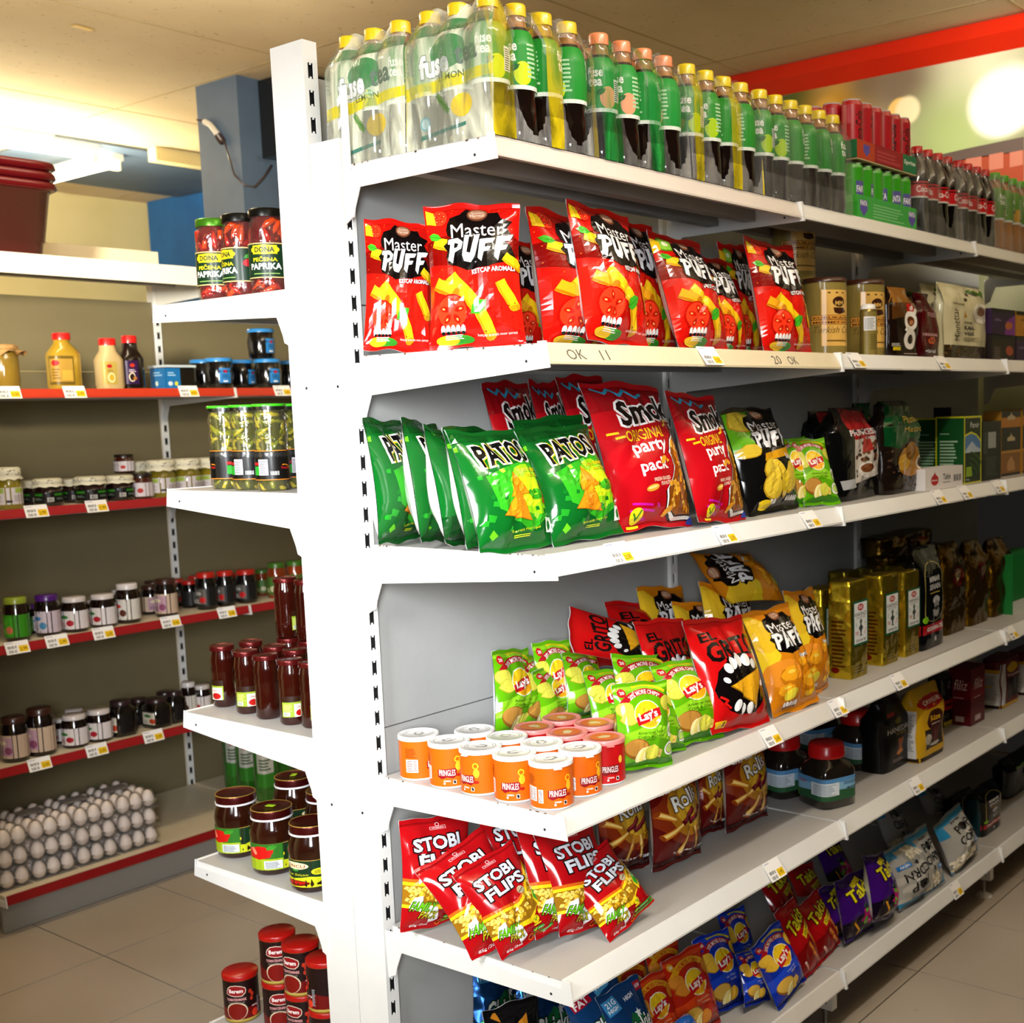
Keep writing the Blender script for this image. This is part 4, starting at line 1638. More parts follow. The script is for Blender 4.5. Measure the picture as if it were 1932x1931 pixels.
def art_coffee(kind):
    if kind == 'go':
        a = Art(1.7, '1c100a')
        a.poly([(0, .9), (1, 1.1), (1, 1.7), (0, 1.7)], '5a340f')
        a.poly([(0, 1.3), (1, 1.35), (1, 1.7), (0, 1.7)], '8a5a18')
        a.rect(.52, 1.12, .76, 1.3, 'c0161a')
        a.text('d', .64, 1.21, .1, .12, 'f4ecec', .03)
        a.rect(.52, 1.08, .76, 1.12, 'd8a01c')
        for cy, r0 in ((.88, .20), (.45, .20)):
            a.band(.62, cy, .10, .21, 0, 2 * PI, 'f0ece6', 22, 1.15)
        a.ell(.62, .88, .12, .12, '5a2a0e')
        a.ell(.64, .85, .07, .05, 'b87a4a', .6)
        a.line([(.72, 1.05), (.82, 1.16)], .1, 'f0ece6')
        a.line([(.46, .66), (.5, .72), (.7, .7)], .08, 'f0ece6')
        a.rect(.08, .18, .28, .26, 'd8c01c')
        a.bars(.06, .28, .3, .36, 3, 'c8c4bc')
        a.bars(.4, .1, .9, .13, 1, 'c8b8a8')
    elif kind == 'red':
        a = Art(2.6, '3c050a')
        a.poly([(.1, .5), (.9, .5), (.9, 2.0), (.1, 1.9)], '52080e')
        a.text('YEŞİL', .55, 1.75, .5, .22, 'd8b0b4', .0, -.15)
        a.text('ORIGINAL', .5, .95, .66, .11, 'd8b0b4')
        a.poly([(.42, .6), (.6, .58), (.72, .72), (.66, .86), (.48, .84), (.38, .72)], 'c85a2c')
        a.text('10', .55, .72, .2, .14, '3c050a', .03)
        a.text('güral', .45, .28, .5, .18, 'c8ccd8', .03)
    elif kind == 'dark':
        a = Art(1.5, '1a0508')
        a.text('NESCA', .4, .85, .7, .16, 'a08890', .01)
        a.band(.5, .45, .2, .26, 0, 6.28, 'b8a894', 18)
    elif kind == 'cream':
        a = Art(1.68, 'd9d3ae')
        a.rect(0, 0, 1, .32, '33240f')
        r = random.Random(3)
        for k in range(40):
            a.ell(r.uniform(0, 1), r.uniform(.02, .3), .03, .025, r.choice(['1c1208', '5a4220', '4a3418']), r.uniform(0, 3), 6)
        a.text('Minnettar', .2, .78, .72, .12, '5a5236', .0, PI / 2)
        a.text('KAH-', .5, .72, .26, .09, '2a2616', .03)
        a.text('VESİ', .49, .60, .24, .09, '2a2616', .03)
        a.text('DİBEK', .46, .84, .2, .05, '5a5236', .02)
        a.bars(.36, .42, .7, .52, 4, 'a49c78')
        a.poly([(.36, .95), (.44, .95), (.4, 1.1)], 'c8963a')
        a.text('kahvenizi', .26, 1.24, .26, .05, '5a5236', .01)
        a.ell(.78, 1.08, .20, .24, 'f2efe2')
        a.ell(.78, 1.1, .15, .16, 'd6d2c4')
        a.ell(.78, 1.12, .10, .11, '7a5230')
        for k in range(7):
            leaf(a, .66 + k * .05, 1.58 - .03 * (k % 3), .14, .07, .5 - k * .3, '5c8a24')
        a.ell(.45, 1.35, .04, .035, '3a1c10', .5)
        a.ell(.54, 1.48, .04, .035, '3a1c10', .8)
        a.ell(.72, 1.52, .05, .04, '2a1410', .2)
    elif kind == 'prince':
        a = Art(2.0, '0a0a0b')
        a.poly([(.3, .35), (.92, .48), (.86, 1.6), (.34, 1.62)], 'd9d2ca')
        a.poly([(.34, 1.3), (.86, 1.35), (.88, 1.9), (.2, 2.0), (.15, 1.75)], 'a80f18')
        r = random.Random(2)
        for k in range(22):
            a.ell(r.uniform(.36, .86), r.uniform(.75, 1.25), .05, .04, r.choice(['5a2f18', '3c1c0e', '7a4a2a']), r.uniform(0, 3), 8)
        a.poly([(.5, 1.0), (.76, 1.05), (.72, 1.32), (.55, 1.35)], 'b81018')
        a.ell(.6, .62, .22, .18, 'f4f0ea')
        a.ell(.6, .66, .17, .1, '8a4a20')
        a.text('PRINCESS', .56, 1.46, .66, .13, 'f2ecec', .03, .04)
        a.text('CAFE', .7, 1.33, .24, .07, 'f2ecec', .02)
        a.rect(.05, .25, .3, .45, 'b9bcc0', .1)
    elif kind == 'plaisir':
        a = Art(2.0, '1c120c')
        a.poly([(0, 1.05), (.3, .98), (.6, 1.2), (1, 1.1), (1, 2), (0, 2)], '0a4a22')
        r = random.Random(3)
        for k in range(50):
            a.ell(r.uniform(.02, .98), r.uniform(.03, .95), .035, .025, r.choice(['3c2a1c', '2a1a10', '50392a']), r.uniform(0, 3), 6)
        a.ell(.6, .68, .36, .34, 'a8701c')
        a.ell(.42, .66, .17, .18, 'd9a83a')
        a.ell(.6, .9, .16, .2, '8a5a18')
        a.ell(.9, .62, .13, .16, 'e8dcc8')
        a.ell(.9, .62, .09, .11, '2a140c')
        a.text('Plaisir', .72, 1.6, .5, .16, 'c8a03a', .0, .08, .2)
        a.text('Mezzo', .7, 1.38, .5, .12, 'c8a03a', .0, .04, .2)
    return a


def art_puregold():
    a = Art(2.2, 'a08a1a')
    a.bars(.2, .1, .8, .3, 3, '5a4a10')
    return a


def art_goldlabel():
    a = Art(1.3, '0f5a3a')
    a.rect(.07, .06, .93, 1.24, 'e6eaea')
    a.ell(.5, 1.1, .2, .1, 'b8201c')
    a.text('ECE', .5, 1.1, .24, .09, 'f4ecec', .03)
    a.text('KARDENİZ', .5, .92, .78, .13, '1c1c1c', .01)
    a.text('CEYLON TEE', .5, .8, .6, .06, '4a4a4a', .0)
    a.poly([(.42, .68), (.6, .68), (.54, .6), (.66, .5), (.56, .4), (.55, .3), (.63, .26), (.4, .26), (.47, .3), (.46, .4), (.36, .5), (.48, .6)], '3a4440')
    a.ell(.51, .7, .08, .05, '5a6a60')
    a.text('TEE', .24, .36, .24, .1, 'c04a44', .01)
    a.line([(.74, .3), (.84, .46)], .03, 'c04a44')
    a.text('CEYLON TEE', .5, .14, .66, .07, '1c1c1c', .02)
    a.line([(.2, .55), (.2, .66)], .03, '2a8a7a')
    a.line([(.8, .55), (.8, .66)], .03, '2a8a7a')
    return a


def art_mimar():
    a = Art(2.3, '07080a')
    for r0, c in ((1.0, 'b9a85a'), (.95, '07080a')):
        a.poly([(.5 + .38 * r0 * math.cos(t), (1.62 if math.sin(t) > 0 else .82) + (.36 if math.sin(t) > 0 else .22) * r0 * math.sin(t)) for t in np.linspace(0, 2 * PI, 30)[:-1]], c)
    a.text('MIMAR', .52, 1.58, .46, .13, 'e8e8ea', .02)
    a.text('SINAN', .52, 1.40, .46, .13, 'e8e8ea', .02)
    a.bars(.32, 1.25, .72, 1.29, 1, 'c8b04a')
    a.ell(.56, 1.08, .14, .1, 'b9bcc0')
    a.ell(.56, .98, .1, .09, '8f8f90')
    a.blob(.56, .82, .14, .11, '9a9a9c', 3, .15)
    a.ell(.56, .90, .09, .05, '3c3c40')
    a.ell(.15, .68, .08, .08, '7cb81c')
    a.rect(0, .34, 1, .56, 'a81018')
    a.text('GORAN-TEE', .55, .45, .7, .1, 'f0e8e8', .03)
    a.rect(.5, .14, .58, .24, 'b9bcc0')
    return a


def art_box(kind):
    if kind == 'pamir_side':
        a = Art(2.1, '0c4a1c')
        a.rect(0, 0, 1, .05, 'c8c81c')
        a.rect(0, 0, .05, 2.1, 'c8c81c')
        a.rect(0, 2.05, 1, 2.1, 'c8c81c')
        a.bars(.15, .5, .8, 1.4, 9, '9fc0a0')
        a.bars(.15, 1.55, .5, 1.6, 1, '9fc0a0')
    elif kind == 'pamir':
        a = Art(2.4, '0a2410')
        a.rect(0, 0, .06, 2.4, 'c8c81c')
        a.rect(.94, 0, 1, 2.4, 'c8c81c')
        a.rect(0, 2.33, 1, 2.4, 'c8c81c')
        a.rect(0, 0, 1, .05, 'c8c81c')
        a.poly([(.06, 1.1), (.06, 1.75), (.4, 1.85), (.7, 1.75), (.94, 1.55), (.94, 1.1)], 'd0d01c')
        a.poly([(.06, 1.1), (.06, 1.68), (.4, 1.78), (.7, 1.68), (.94, 1.45), (.94, 1.1)], '4a7ab0')
        a.poly([(.06, 1.15), (.25, 1.35), (.45, 1.5), (.7, 1.3), (.94, 1.2), (.94, 1.1), (.06, 1.1)], 'aebfd0')
        for k in range(4):
            a.band(.2, .2, .3 + k * .2, .36 + k * .2, .2, 1.4, '2c5c1c', 8)
        a.text('Pamir', .6, 2.08, .5, .2, 'e0e4e0', .0)
        a.poly([(.1, .25), (.45, .25), (.42, .6), (.13, .6)], '8fb02c')
        a.text('500g', .2, .14, .2, .08, 'c8d0c0')
    elif kind == 'black':
        a = Art(2.2, '0b1013')
        a.rect(.3, 1.2, .72, 1.8, '9aa0a0')
        a.rect(.05, 1.0, .25, 1.8, '2c3634')
        a.bars(.2, .2, .8, .9, 10, '3c4440')
    elif kind == 'amber':
        a = Art(2.6, '0f0d0c')
        a.rect(0, .1, 1, 1.0, '8a5a24')
        a.rect(.0, .92, 1, 1.02, 'c08a2c')
        a.rect(0, 1.95, 1, 2.35, 'c07a24')
        a.poly([(.3, .2), (.7, .2), (.7, .5), (.5, .8), (.3, .5)], 'b98a54')
        for y in (1.4, 2.25):
            a.poly([(.3, y), (.7, y), (.7, y + .12), (.55, y + .2), (.5, y + .32), (.45, y + .2), (.3, y + .12)], 'c8b48a')
    elif kind == 'tahin':
        a = Art(.55, 'e6e2e2')
        a.ell(.24, .24, .10, .14, 'b81c20')
        a.poly([(.2, .36), (.28, .36), (.24, .45)], 'b81c20')
        a.text('Berem', .24, .24, .15, .05, 'f4e8e8', .02)
        a.text('Tahin', .56, .3, .2, .16, '1c1c1c', .02)
        a.bars(.74, .14, .97, .32, 14, '2a2a2a', vertical=True)
        a.bars(.46, .14, .66, .18, 1, '6a6a6a')
    elif kind == 'caps':
        a = Art(.95, '2c0f3c')
        a.rect(0, .8, 1, .95, '120a12')
        a.poly([(.55, 0), (1, 0), (1, .78), (.6, .5)], '7c2a8c')
        a.ell(.72, .35, .16, .14, 'b8642a', .4)
        a.bars(.12, .5, .42, .6, 2, '8a6a9a')
    elif kind == 'capsY':
        a = Art(.95, 'b9801c')
        a.rect(0, .8, 1, .95, '14100c')
        a.ell(.5, .4, .2, .2, 'd8a84a')
        a.bars(.2, .6, .6, .68, 1, '5a3a10')
    elif kind == 'capsB':
        a = Art(.95, '1c0f0c')
        a.rect(0, .8, 1, .95, '0a0808')
        a.ell(.75, .4, .16, .18, 'a8482a', .3)
        a.bars(.1, .1, .4, .55, 6, '6a5a58')
    elif kind == 'filiz':
        a = Art(1.9, '5c0714')
        a.poly([(0, .8), (1, .9), (1, 1.5), (0, 1.3)], '7c0a1c')
        a.text('filiz', .55, 1.35, .6, .34, 'e8d0d4', .0, 0, .2)
        a.bars(.2, .9, .7, .96, 1, 'd8a8b0')
        a.rect(.3, .12, .7, .3, 'c8b0b0')
    elif kind == 'cay':
        a = Art(2.1, 'd9a916')
        a.rect(.1, 1.55, .92, 1.82, 'b0141c')
        a.ell(.5, 1.68, .46, .2, 'b0141c')
        a.text('ÇAYKUR', .5, 1.68, .66, .15, 'f4ecdc', .03)
        a.rect(.2, .3, .86, .9, '2c2620')
        a.ell(.58, 1.12, .3, .3, '3c1210')
        a.text('Rize', .58, 1.18, .34, .16, 'e8b41c', .02)
        a.bars(.42, 1.0, .74, 1.04, 1, 'e8d8c8')
        a.poly([(.46, .42), (.66, .42), (.7, .86), (.44, .86)], '5a1008')
        a.ell(.55, .40, .18, .05, 'c8c4bc')
        a.ell(.3, .6, .12, .16, 'c0b8ac')
        a.rect(0, 0, 1, .12, '241408')
    elif kind == 'caysilver':
        a = Art(2.1, 'd6d8dc')
        a.rect(0, 1.9, 1, 2.1, 'd9a916')
        a.rect(0, 0, 1, .12, '241408')
        a.bars(.12, .4, .8, 1.8, 22, '8a8c92', 3)
        a.rect(.2, 1.1, .6, 1.18, 'd9b01c')
    elif kind == 'hanedan':
        a = Art(2.0, '0a0708')
        a.rect(.12, 1.55, .4, 1.64, '9a1c1c')
        a.ell(.5, 1.38, .1, .1, '6a5a18')
        a.text('HANEDAN', .52, 1.14, .76, .15, 'd8d4cc', .0, 0)
        a.text('ÇAY', .55, 1.0, .3, .06, 'b89a2a')
        a.poly([(.42, .85), (.62, .85), (.58, .62), (.66, .42), (.5, .36), (.38, .42), (.46, .62)], '9a4a14')
        a.ell(.52, .46, .12, .06, 'd8892a')
        a.bars(.3, .2, .7, .3, 3, '9a8a84')
    elif kind == 'turk':
        a = Art(1.9, '5c0f18')
        a.rect(0, .12, .2, 1.75, 'c8ccd4')
        a.ell(.55, 1.5, .25, .2, 'c8a01c')
        a.rect(.3, .3, .9, 1.1, '1c1010')
        a.rect(0, 0, 1, .12, 'd8a81c')
        a.text('Tiryaki', .6, 1.2, .6, .12, 'e0d0d0')
    elif kind == 'blackred':
        a = Art(2.0, '14120a')
        a.rect(0, .7, 1, 1.1, 'a0101a')
        a.text('MAAŞA', .5, .9, .8, .2, '1c0a0a', .03)
        a.rect(0, 0, 1, .2, 'b9a81c')
    elif kind == 'greenwhite':
        a = Art(1.8, '1c7a34')
        a.rect(0, 0, 1, .4, 'd0d8d0')
    return a


def art_tin():
    a = Art(1.0, '8c7a3c')
    a.rect(.36, .14, .64, .90, 'e0b25a')
    for k in range(3):
        a.rect(.41 + k * .06, .85, .43 + k * .06, .87, '4a3210')
    a.rect(.28, .43, .72, .56, '4a2a10')
    a.rect(.285, .5, .715, .555, 'd9973a')
    a.rect(.285, .435, .715, .492, 'd9973a')
    a.text('KURUKAHVECİ', .5, .528, .40, .04, '3a1c0a', .02)
    a.text('MEHMET EFENDİ', .5, .464, .40, .04, '3a1c0a', .02)
    a.text('Turkish Coffee', .5, .36, .40, .09, '6a5018', .0, 0, .2)
    a.ell(.5, .74, .055, .07, '3c1c0e')
    a.poly([(.45, .66), (.55, .66), (.57, .60), (.5, .57), (.46, .59)], '3c1c0e')
    a.text('MM', .5, .72, .07, .06, 'e0b25a', .02)
    a.bars(.4, .2, .6, .24, 1, '7a5a20')
    return a


def art_can(red=False):
    """small round crisp tin: name on a bow-shaped banner, no face"""
    a = Art(.30, 'b80c10' if red else 'd66008')
    for c in (.30, .78):
        a.poly([(c - .075, .135), (c + .075, .145), (c + .075, .085), (c + .045, .065), (c, .075), (c - .045, .06), (c - .075, .08)], '8c0d14' if not red else '7c080c')
        a.text('PRINGLES', c, .11, .13, .048, 'f6f0ec', .008)
        a.text('ORIGINAL' if red else 'PAPRIKA', c, .045, .055, .013, 'f6e8dc', .03)
        a.rect(c + .045, .02, c + .07, .05, 'f4f0ec')
        a.rect(c + .049, .023, c + .066, .047, '181414', .3)
        a.rect(c - .03, .018, c - .016, .034, 'f4f0ec')
        if not red:
            a.band(c + .085, .215, .016, .026, 0, 6.28, 'f2b81c', 10)
            a.ell(c + .09, .16, .024, .035, 'f2b424')
            a.ell(c + .09, .09, .02, .012, 'a81c0c')
        else:
            a.ell(c + .09, .18, .02, .03, 'e8b83a')
    for c in (.04, .54):
        a.rect(c - .005, .05, c + .095, .155, 'eee8e4')
        a.bars(c, .06, c + .06, .15, 8, '7a4a3a')
        a.bars(c + .06, .06, c + .09, .15, 8, '8a5a4a')
        a.bars(c - .01, .17, c + .09, .25, 8, '8a3c08' if not red else '5c0608')
    a.rect(.15, .04, .19, .14, 'f0ecea')
    a.bars(.152, .045, .188, .135, 12, '2a2424')
    return a


def art_berem():
    a = Art(.38, '1c0808')
    a.rect(0, 0, 1, .02, 'b8a04a')
    for c in (.25, .75):
        a.poly([(c - .25, .02), (c + .25, .02), (c + .25, .16), (c + .1, .12), (c, .17), (c - .1, .12), (c - .25, .15)], '6a0808')
        a.ell(c, .1, .10, .085, 'd8c8a8')
        a.ell(c, .095, .09, .078, '7a0f08')
        a.blob(c, .29, .1, .055, 'e0ccb8', 3, .1, 12)
        a.blob(c, .29, .093, .048, '8c1018', 3, .1, 12)
        a.text('Berem', c, .29, .13, .038, 'f4e8e4', .03)
        a.text('TOMATENMARK', c, .21, .19, .026, 'd89a9a', .03)
        a.text('DOMATES SALÇASI', c, .178, .15, .018, '8a7a74', .02)
        for x, y in ((.13, .27), (.15, .24), (.14, .2)):
            a.ell(c + x, y, .016, .02, 'b8301c')
        tomato(a, c + .17, .06, .035)
        a.bars(c + .2, .05, c + .235, .2, 14, '9aa0a8')
        a.text('830g', c + .17, .125, .06, .018, 'e8e0dc', .02)
    return a


def art_jar(kind):
    if kind == 'dona':
        a = Art(.36, '0f2f1a')
        a.rect(0, 0, 1, .012, 'd8b87a')
        a.rect(0, .348, 1, .36, 'd8b87a')
        for c in (.25, .75):
            a.ell(c, .29, .12, .05, 'e8c81c')
            a.rect(c - .1, .245, c + .1, .335, 'e8c81c')
            a.text('DONA', c, .29, .16, .055, '14301c', .035)
            a.text('PEČENA', c, .195, .2, .055, 'd9c81c', .03)
            a.text('PAPRIKA', c, .12, .26, .065, 'eef0e8', .035)
            a.bars(c - .1, .04, c + .12, .06, 1, '8ab05a')
        for c in (.47, .97):
            a.ell(c, .2, .05, .04, 'b01420', .5)
            leaf(a, c, .27, .09, .04, .6, '3a8a2a')
    elif kind == 'pickle':
        a = Art(.30, '0b0a09')
        a.rect(0, 0, 1, .008, 'd8801c')
        a.rect(0, .292, 1, .30, 'd8801c')
        for c in (.1, .6):
            a.rect(c + .10, .05, c + .2, .21, 'c8c4cc')
            a.bars(c + .105, .06, c + .19, .2, 10, '6a6a70')
            a.rect(c + .02, .05, c + .1, .14, '2a9a2c')
            a.rect(c + .02, .15, c + .1, .18, 'a81c1c')
            a.rect(c + .22, .05, c + .3, .09, 'd0d0d0')
            a.bars(c + .22, .05, c + .3, .09, 14, '1a1a1a', vertical=True)
            a.band(c + .36, .05, .1, .11, 0, 1.8, 'd8801c')
            a.text('Tukaş', c + .37, .12, .1, .03, 'b81c24', .02)
    elif kind == 'sauce':
        a = Art(.42, '2a1408')
        a.rect(0, 0, 1, .30, '8aa02a')
        a.rect(.05, .02, .3, .1, 'e4e4e0')
        a.bars(.07, .025, .28, .095, 16, '1c1c1c', vertical=True)
        a.bars(.05, .12, .4, .27, 6, 'c8cc7a')
        a.rect(.45, 0, .95, .26, 'e8dcd0')
        a.ell(.7, .08, .2, .07, 'a8140e')
        a.text('ÖNCÜ', .7, .2, .3, .06, '7a140e', .02)
    elif kind == 'oncu':
        a = Art(.42, '12301a')
        a.rect(0, .41, 1, .42, 'a88a3a')
        for c in (.0, .5):
            a.poly([(c, 0), (c + .5, 0), (c + .5, .13), (c + .36, .17), (c + .22, .13), (c + .08, .17), (c, .14)], 'c3c81e')
            a.ell(c + .25, .33, .105, .055, 'efe0b0')
            a.text('ÖNCÜ', c + .25, .33, .16, .06, '8c2a12', .02)
            a.text('Biber Salçası', c + .25, .19, .2, .045, 'b8b81c', .01, .06, .2)
            a.ell(c + .24, .06, .12, .045, '7a0a08', .05)
            a.ell(c + .24, .068, .09, .02, 'b81c10', .05)
            a.ell(c + .42, .24, .05, .05, 'dcd01c')
            a.bars(c + .39, .21, c + .45, .27, 4, '5a6a14')
            a.ell(c + .25, .26, .03, .015, '2c8a2c')
        for c in (.0, .5):
            pass
        a.rect(.66, 0, .96, .42, '2a6a1c')
        a.rect(.66, 0, .96, .18, '9ab01e')
        a.blob(.78, .28, .12, .10, 'c0140e', 3, .2)
        a.ell(.74, .3, .02, .06, 'f08a6a', .3)
        leaf(a, .88, .36, .1, .06, .8, '3a8a22')
        a.rect(.82, .02, .95, .15, 'd6dade')
        a.bars(.83, .03, .94, .14, 8, '5a6068')
    elif kind == 'tea':
        a = Art(.52, '86b8d8')
        a.poly([(0, .52), (1, .52), (1, .40), (.6, .44), (0, .38)], '5a94c8')
        a.poly([(0, .18), (.25, .26), (.5, .2), (.75, .24), (1, .18), (1, 0), (0, 0)], '2c5c3a')
        a.poly([(.55, .12), (.8, .2), (1, .16), (1, 0), (.5, 0)], '4a8a22')
        for x in (.6, .7, .82, .92):
            a.blob(x, .1, .05, .05, '86b82c', int(x * 100), .3, 9)
        a.rect(.12, .12, .32, .42, 'dfe8f0')
        a.bars(.14, .14, .3, .4, 9, '8aa0b0')
        a.text('400g', .44, .24, .12, .07, '10203c', .02)
        a.bars(.36, .34, .52, .42, 3, '3a6a9a')
        a.ell(.70, .36, .05, .06, 'e8d8b0')
        a.ell(.70, .36, .03, .035, 'd88a2c')
        a.text('Dem Tea', .87, .4, .2, .09, '1c2c4c', .0, .1, .2)
        a.text('ÇAY', .04, .38, .07, .08, 'a8243a', .03)
    return a


def art_plain(H, bg, blocks):
    a = Art(H, bg)
    for b in blocks:
        if b[0] == 't':
            a.text(*b[1:])
        elif b[0] == 'b':
            a.bars(*b[1:])
        elif b[0] == 'e':
            a.ell(*b[1:])
        else:
            a.rect(*b[1:])
    return a
# ------------------------------------------------------------------ helpers for goods
def depth(P):
    return float((np.asarray(P) - CAM) @ _f)


def inst(name, parts, label, cat, loc, rz=0, group=None, sc=(1, 1, 1)):
    o = thing(name, label, cat, loc, rz, group)
    o.scale = sc
    for nm, me in parts:
        c = bpy.data.objects.new(nm, me)
        COL.objects.link(c)
        c.parent = o
    return o


def kind(**parts):
    return [(k, v.mesh(k)) for k, v in parts.items()]


def size_at(px0, px1, ytop, z, Y=None, ybot=None):
    """place from the photo: returns foot point, radius, height"""
    c = (px0 + px1) / 2
    P = ony(c, ytop, Y) if Y is not None else onz(c, ybot, z)
    P = np.array([P[0], P[1], z])
    r = (px1 - px0) / 2 * depth(P) / FPX
    if Y is None:
        d = np.array([P[0] - CAM[0], P[1] - CAM[1], 0])
        P = P + d / np.linalg.norm(d) * r
    h = ony(c, ytop, P[1])[2] - z
    return P, r, h


def put(k, name, label, cat, px0, px1, ytop, z, Y=None, ybot=None, rz=0, group=None, r=None, h=None):
    """k = (parts, radius, height)"""
    P, r0, h0 = size_at(px0, px1, ytop, z, Y, ybot)
    r0, h0 = r or r0, h or h0
    s = (r0 / k[1], r0 / k[1], h0 / k[2])
    return inst(name, k[0], label, cat, P, rz, group, s), P, r0, h0


def lathe_jar(levels, fill, lid, labels=(), n=22, mat='jarfill', lidmat='lidmetal', neck=None, extra=None):
    """levels of the glass body, lid = (z0, z1, r, colour, rim colour), labels = (art, z0, z1, a0, a1)"""
    L = Loft(levels)
    m = MB()
    L.body(m, fill, mat, n)
    out = {'jar_body': m}
    z0, z1, r, c, rim = lid
    m = MB()
    Loft([(z0, r * 1.0), (z1 - .004, r), (z1 - .001, r * .985), (z1, r * .93), (z1 - .0012, r * .90), (z1 - .0014, r * .4)]).body(m, c, lidmat, n)
    if rim:
        Loft([(z0 - .004, r * 1.03), (z0, r * 1.03)]).body(m, rim, 'plastic', n)
        m.tube([(r * .985 * math.cos(t), r * .985 * math.sin(t), z1 - .001) for t in np.linspace(0, 2 * PI, 25)], .0012, 'c8a24a', 'lidmetal', 5, False)
    out['lid'] = m
    for art, a, b, a0, a1 in labels:
        m = MB()
        sheet(m, L.sheetgrid(a0, a1, a, b, 20, 3, .0005), art, 'print')
        out['label'] = m
    if extra:
        out.update(extra)
    top = z1
    rad = max(l[1] for l in levels)
    return (kind(**out), rad, top)


def ordinal(k):
    return ['first', 'second', 'third', 'fourth', 'fifth', 'sixth', 'seventh', 'eighth', 'ninth', 'tenth', 'eleventh', 'twelfth'][k]


# ------------------------------------------------------------------ top shelf: bottled iced tea in film, can trays, cola
Z1 = ZT[0] + .0004


def bottle_kind(cap, sleeve, fruit, dark='140a06'):
    L = [(0, .027), (.004, .031), (.02, .0325), (.055, .031), (.075, .0295), (.10, .0315), (.13, .0325), (.165, .031), (.18, .026), (.192, .019), (.205, .0165), (.212, .0165)]
    lf = Loft(L)
    m = MB()
    lf.body(m, lambda z, a: dark if z < .188 else '9a6a3a', 'glossy', 18)
    c = MB()
    Loft([(.211, .0182), (.228, .0182), (.231, .0172), (.232, .012), (.232, .002)]).body(c, cap, 'plastic', 18)
    s = MB()
    a = Art(.5, sleeve)
    for cx in (.22, .72):
        a.text('fuse', cx, .36, .15, .09, 'f2f4f0', .03)
        a.text('tea', cx, .27, .13, .08, 'f2f4f0', .03)
        a.ell(cx + .12, .13, .08, .1, fruit)
        leaf(a, cx + .05, .18, .1, .05, .5, '0c5c22')
    a.rect(0, 0, 1, .035, 'dfe8df')
    a.rect(.40, .1, .5, .3, 'e8ece8')
    a.bars(.41, .11, .49, .29, 10, '1c1c1c')
    a.bars(.88, .1, .98, .4, 8, 'a8d0a8')
    sheet(s, lf.sheetgrid(-PI, PI - .001, .088, .186, 20, 14, .0007), a, 'print')
    return kind(bottle_body=m, cap=c, sleeve=s)


KB = {'lemon': bottle_kind('e8c414', '1c8a2c', 'c8d81c'), 'peach': bottle_kind('e88a5a', '1f8f38', 'e8a078'), 'lime': bottle_kind('e6cc14', '2a8a2e', 'a8cc1c')}


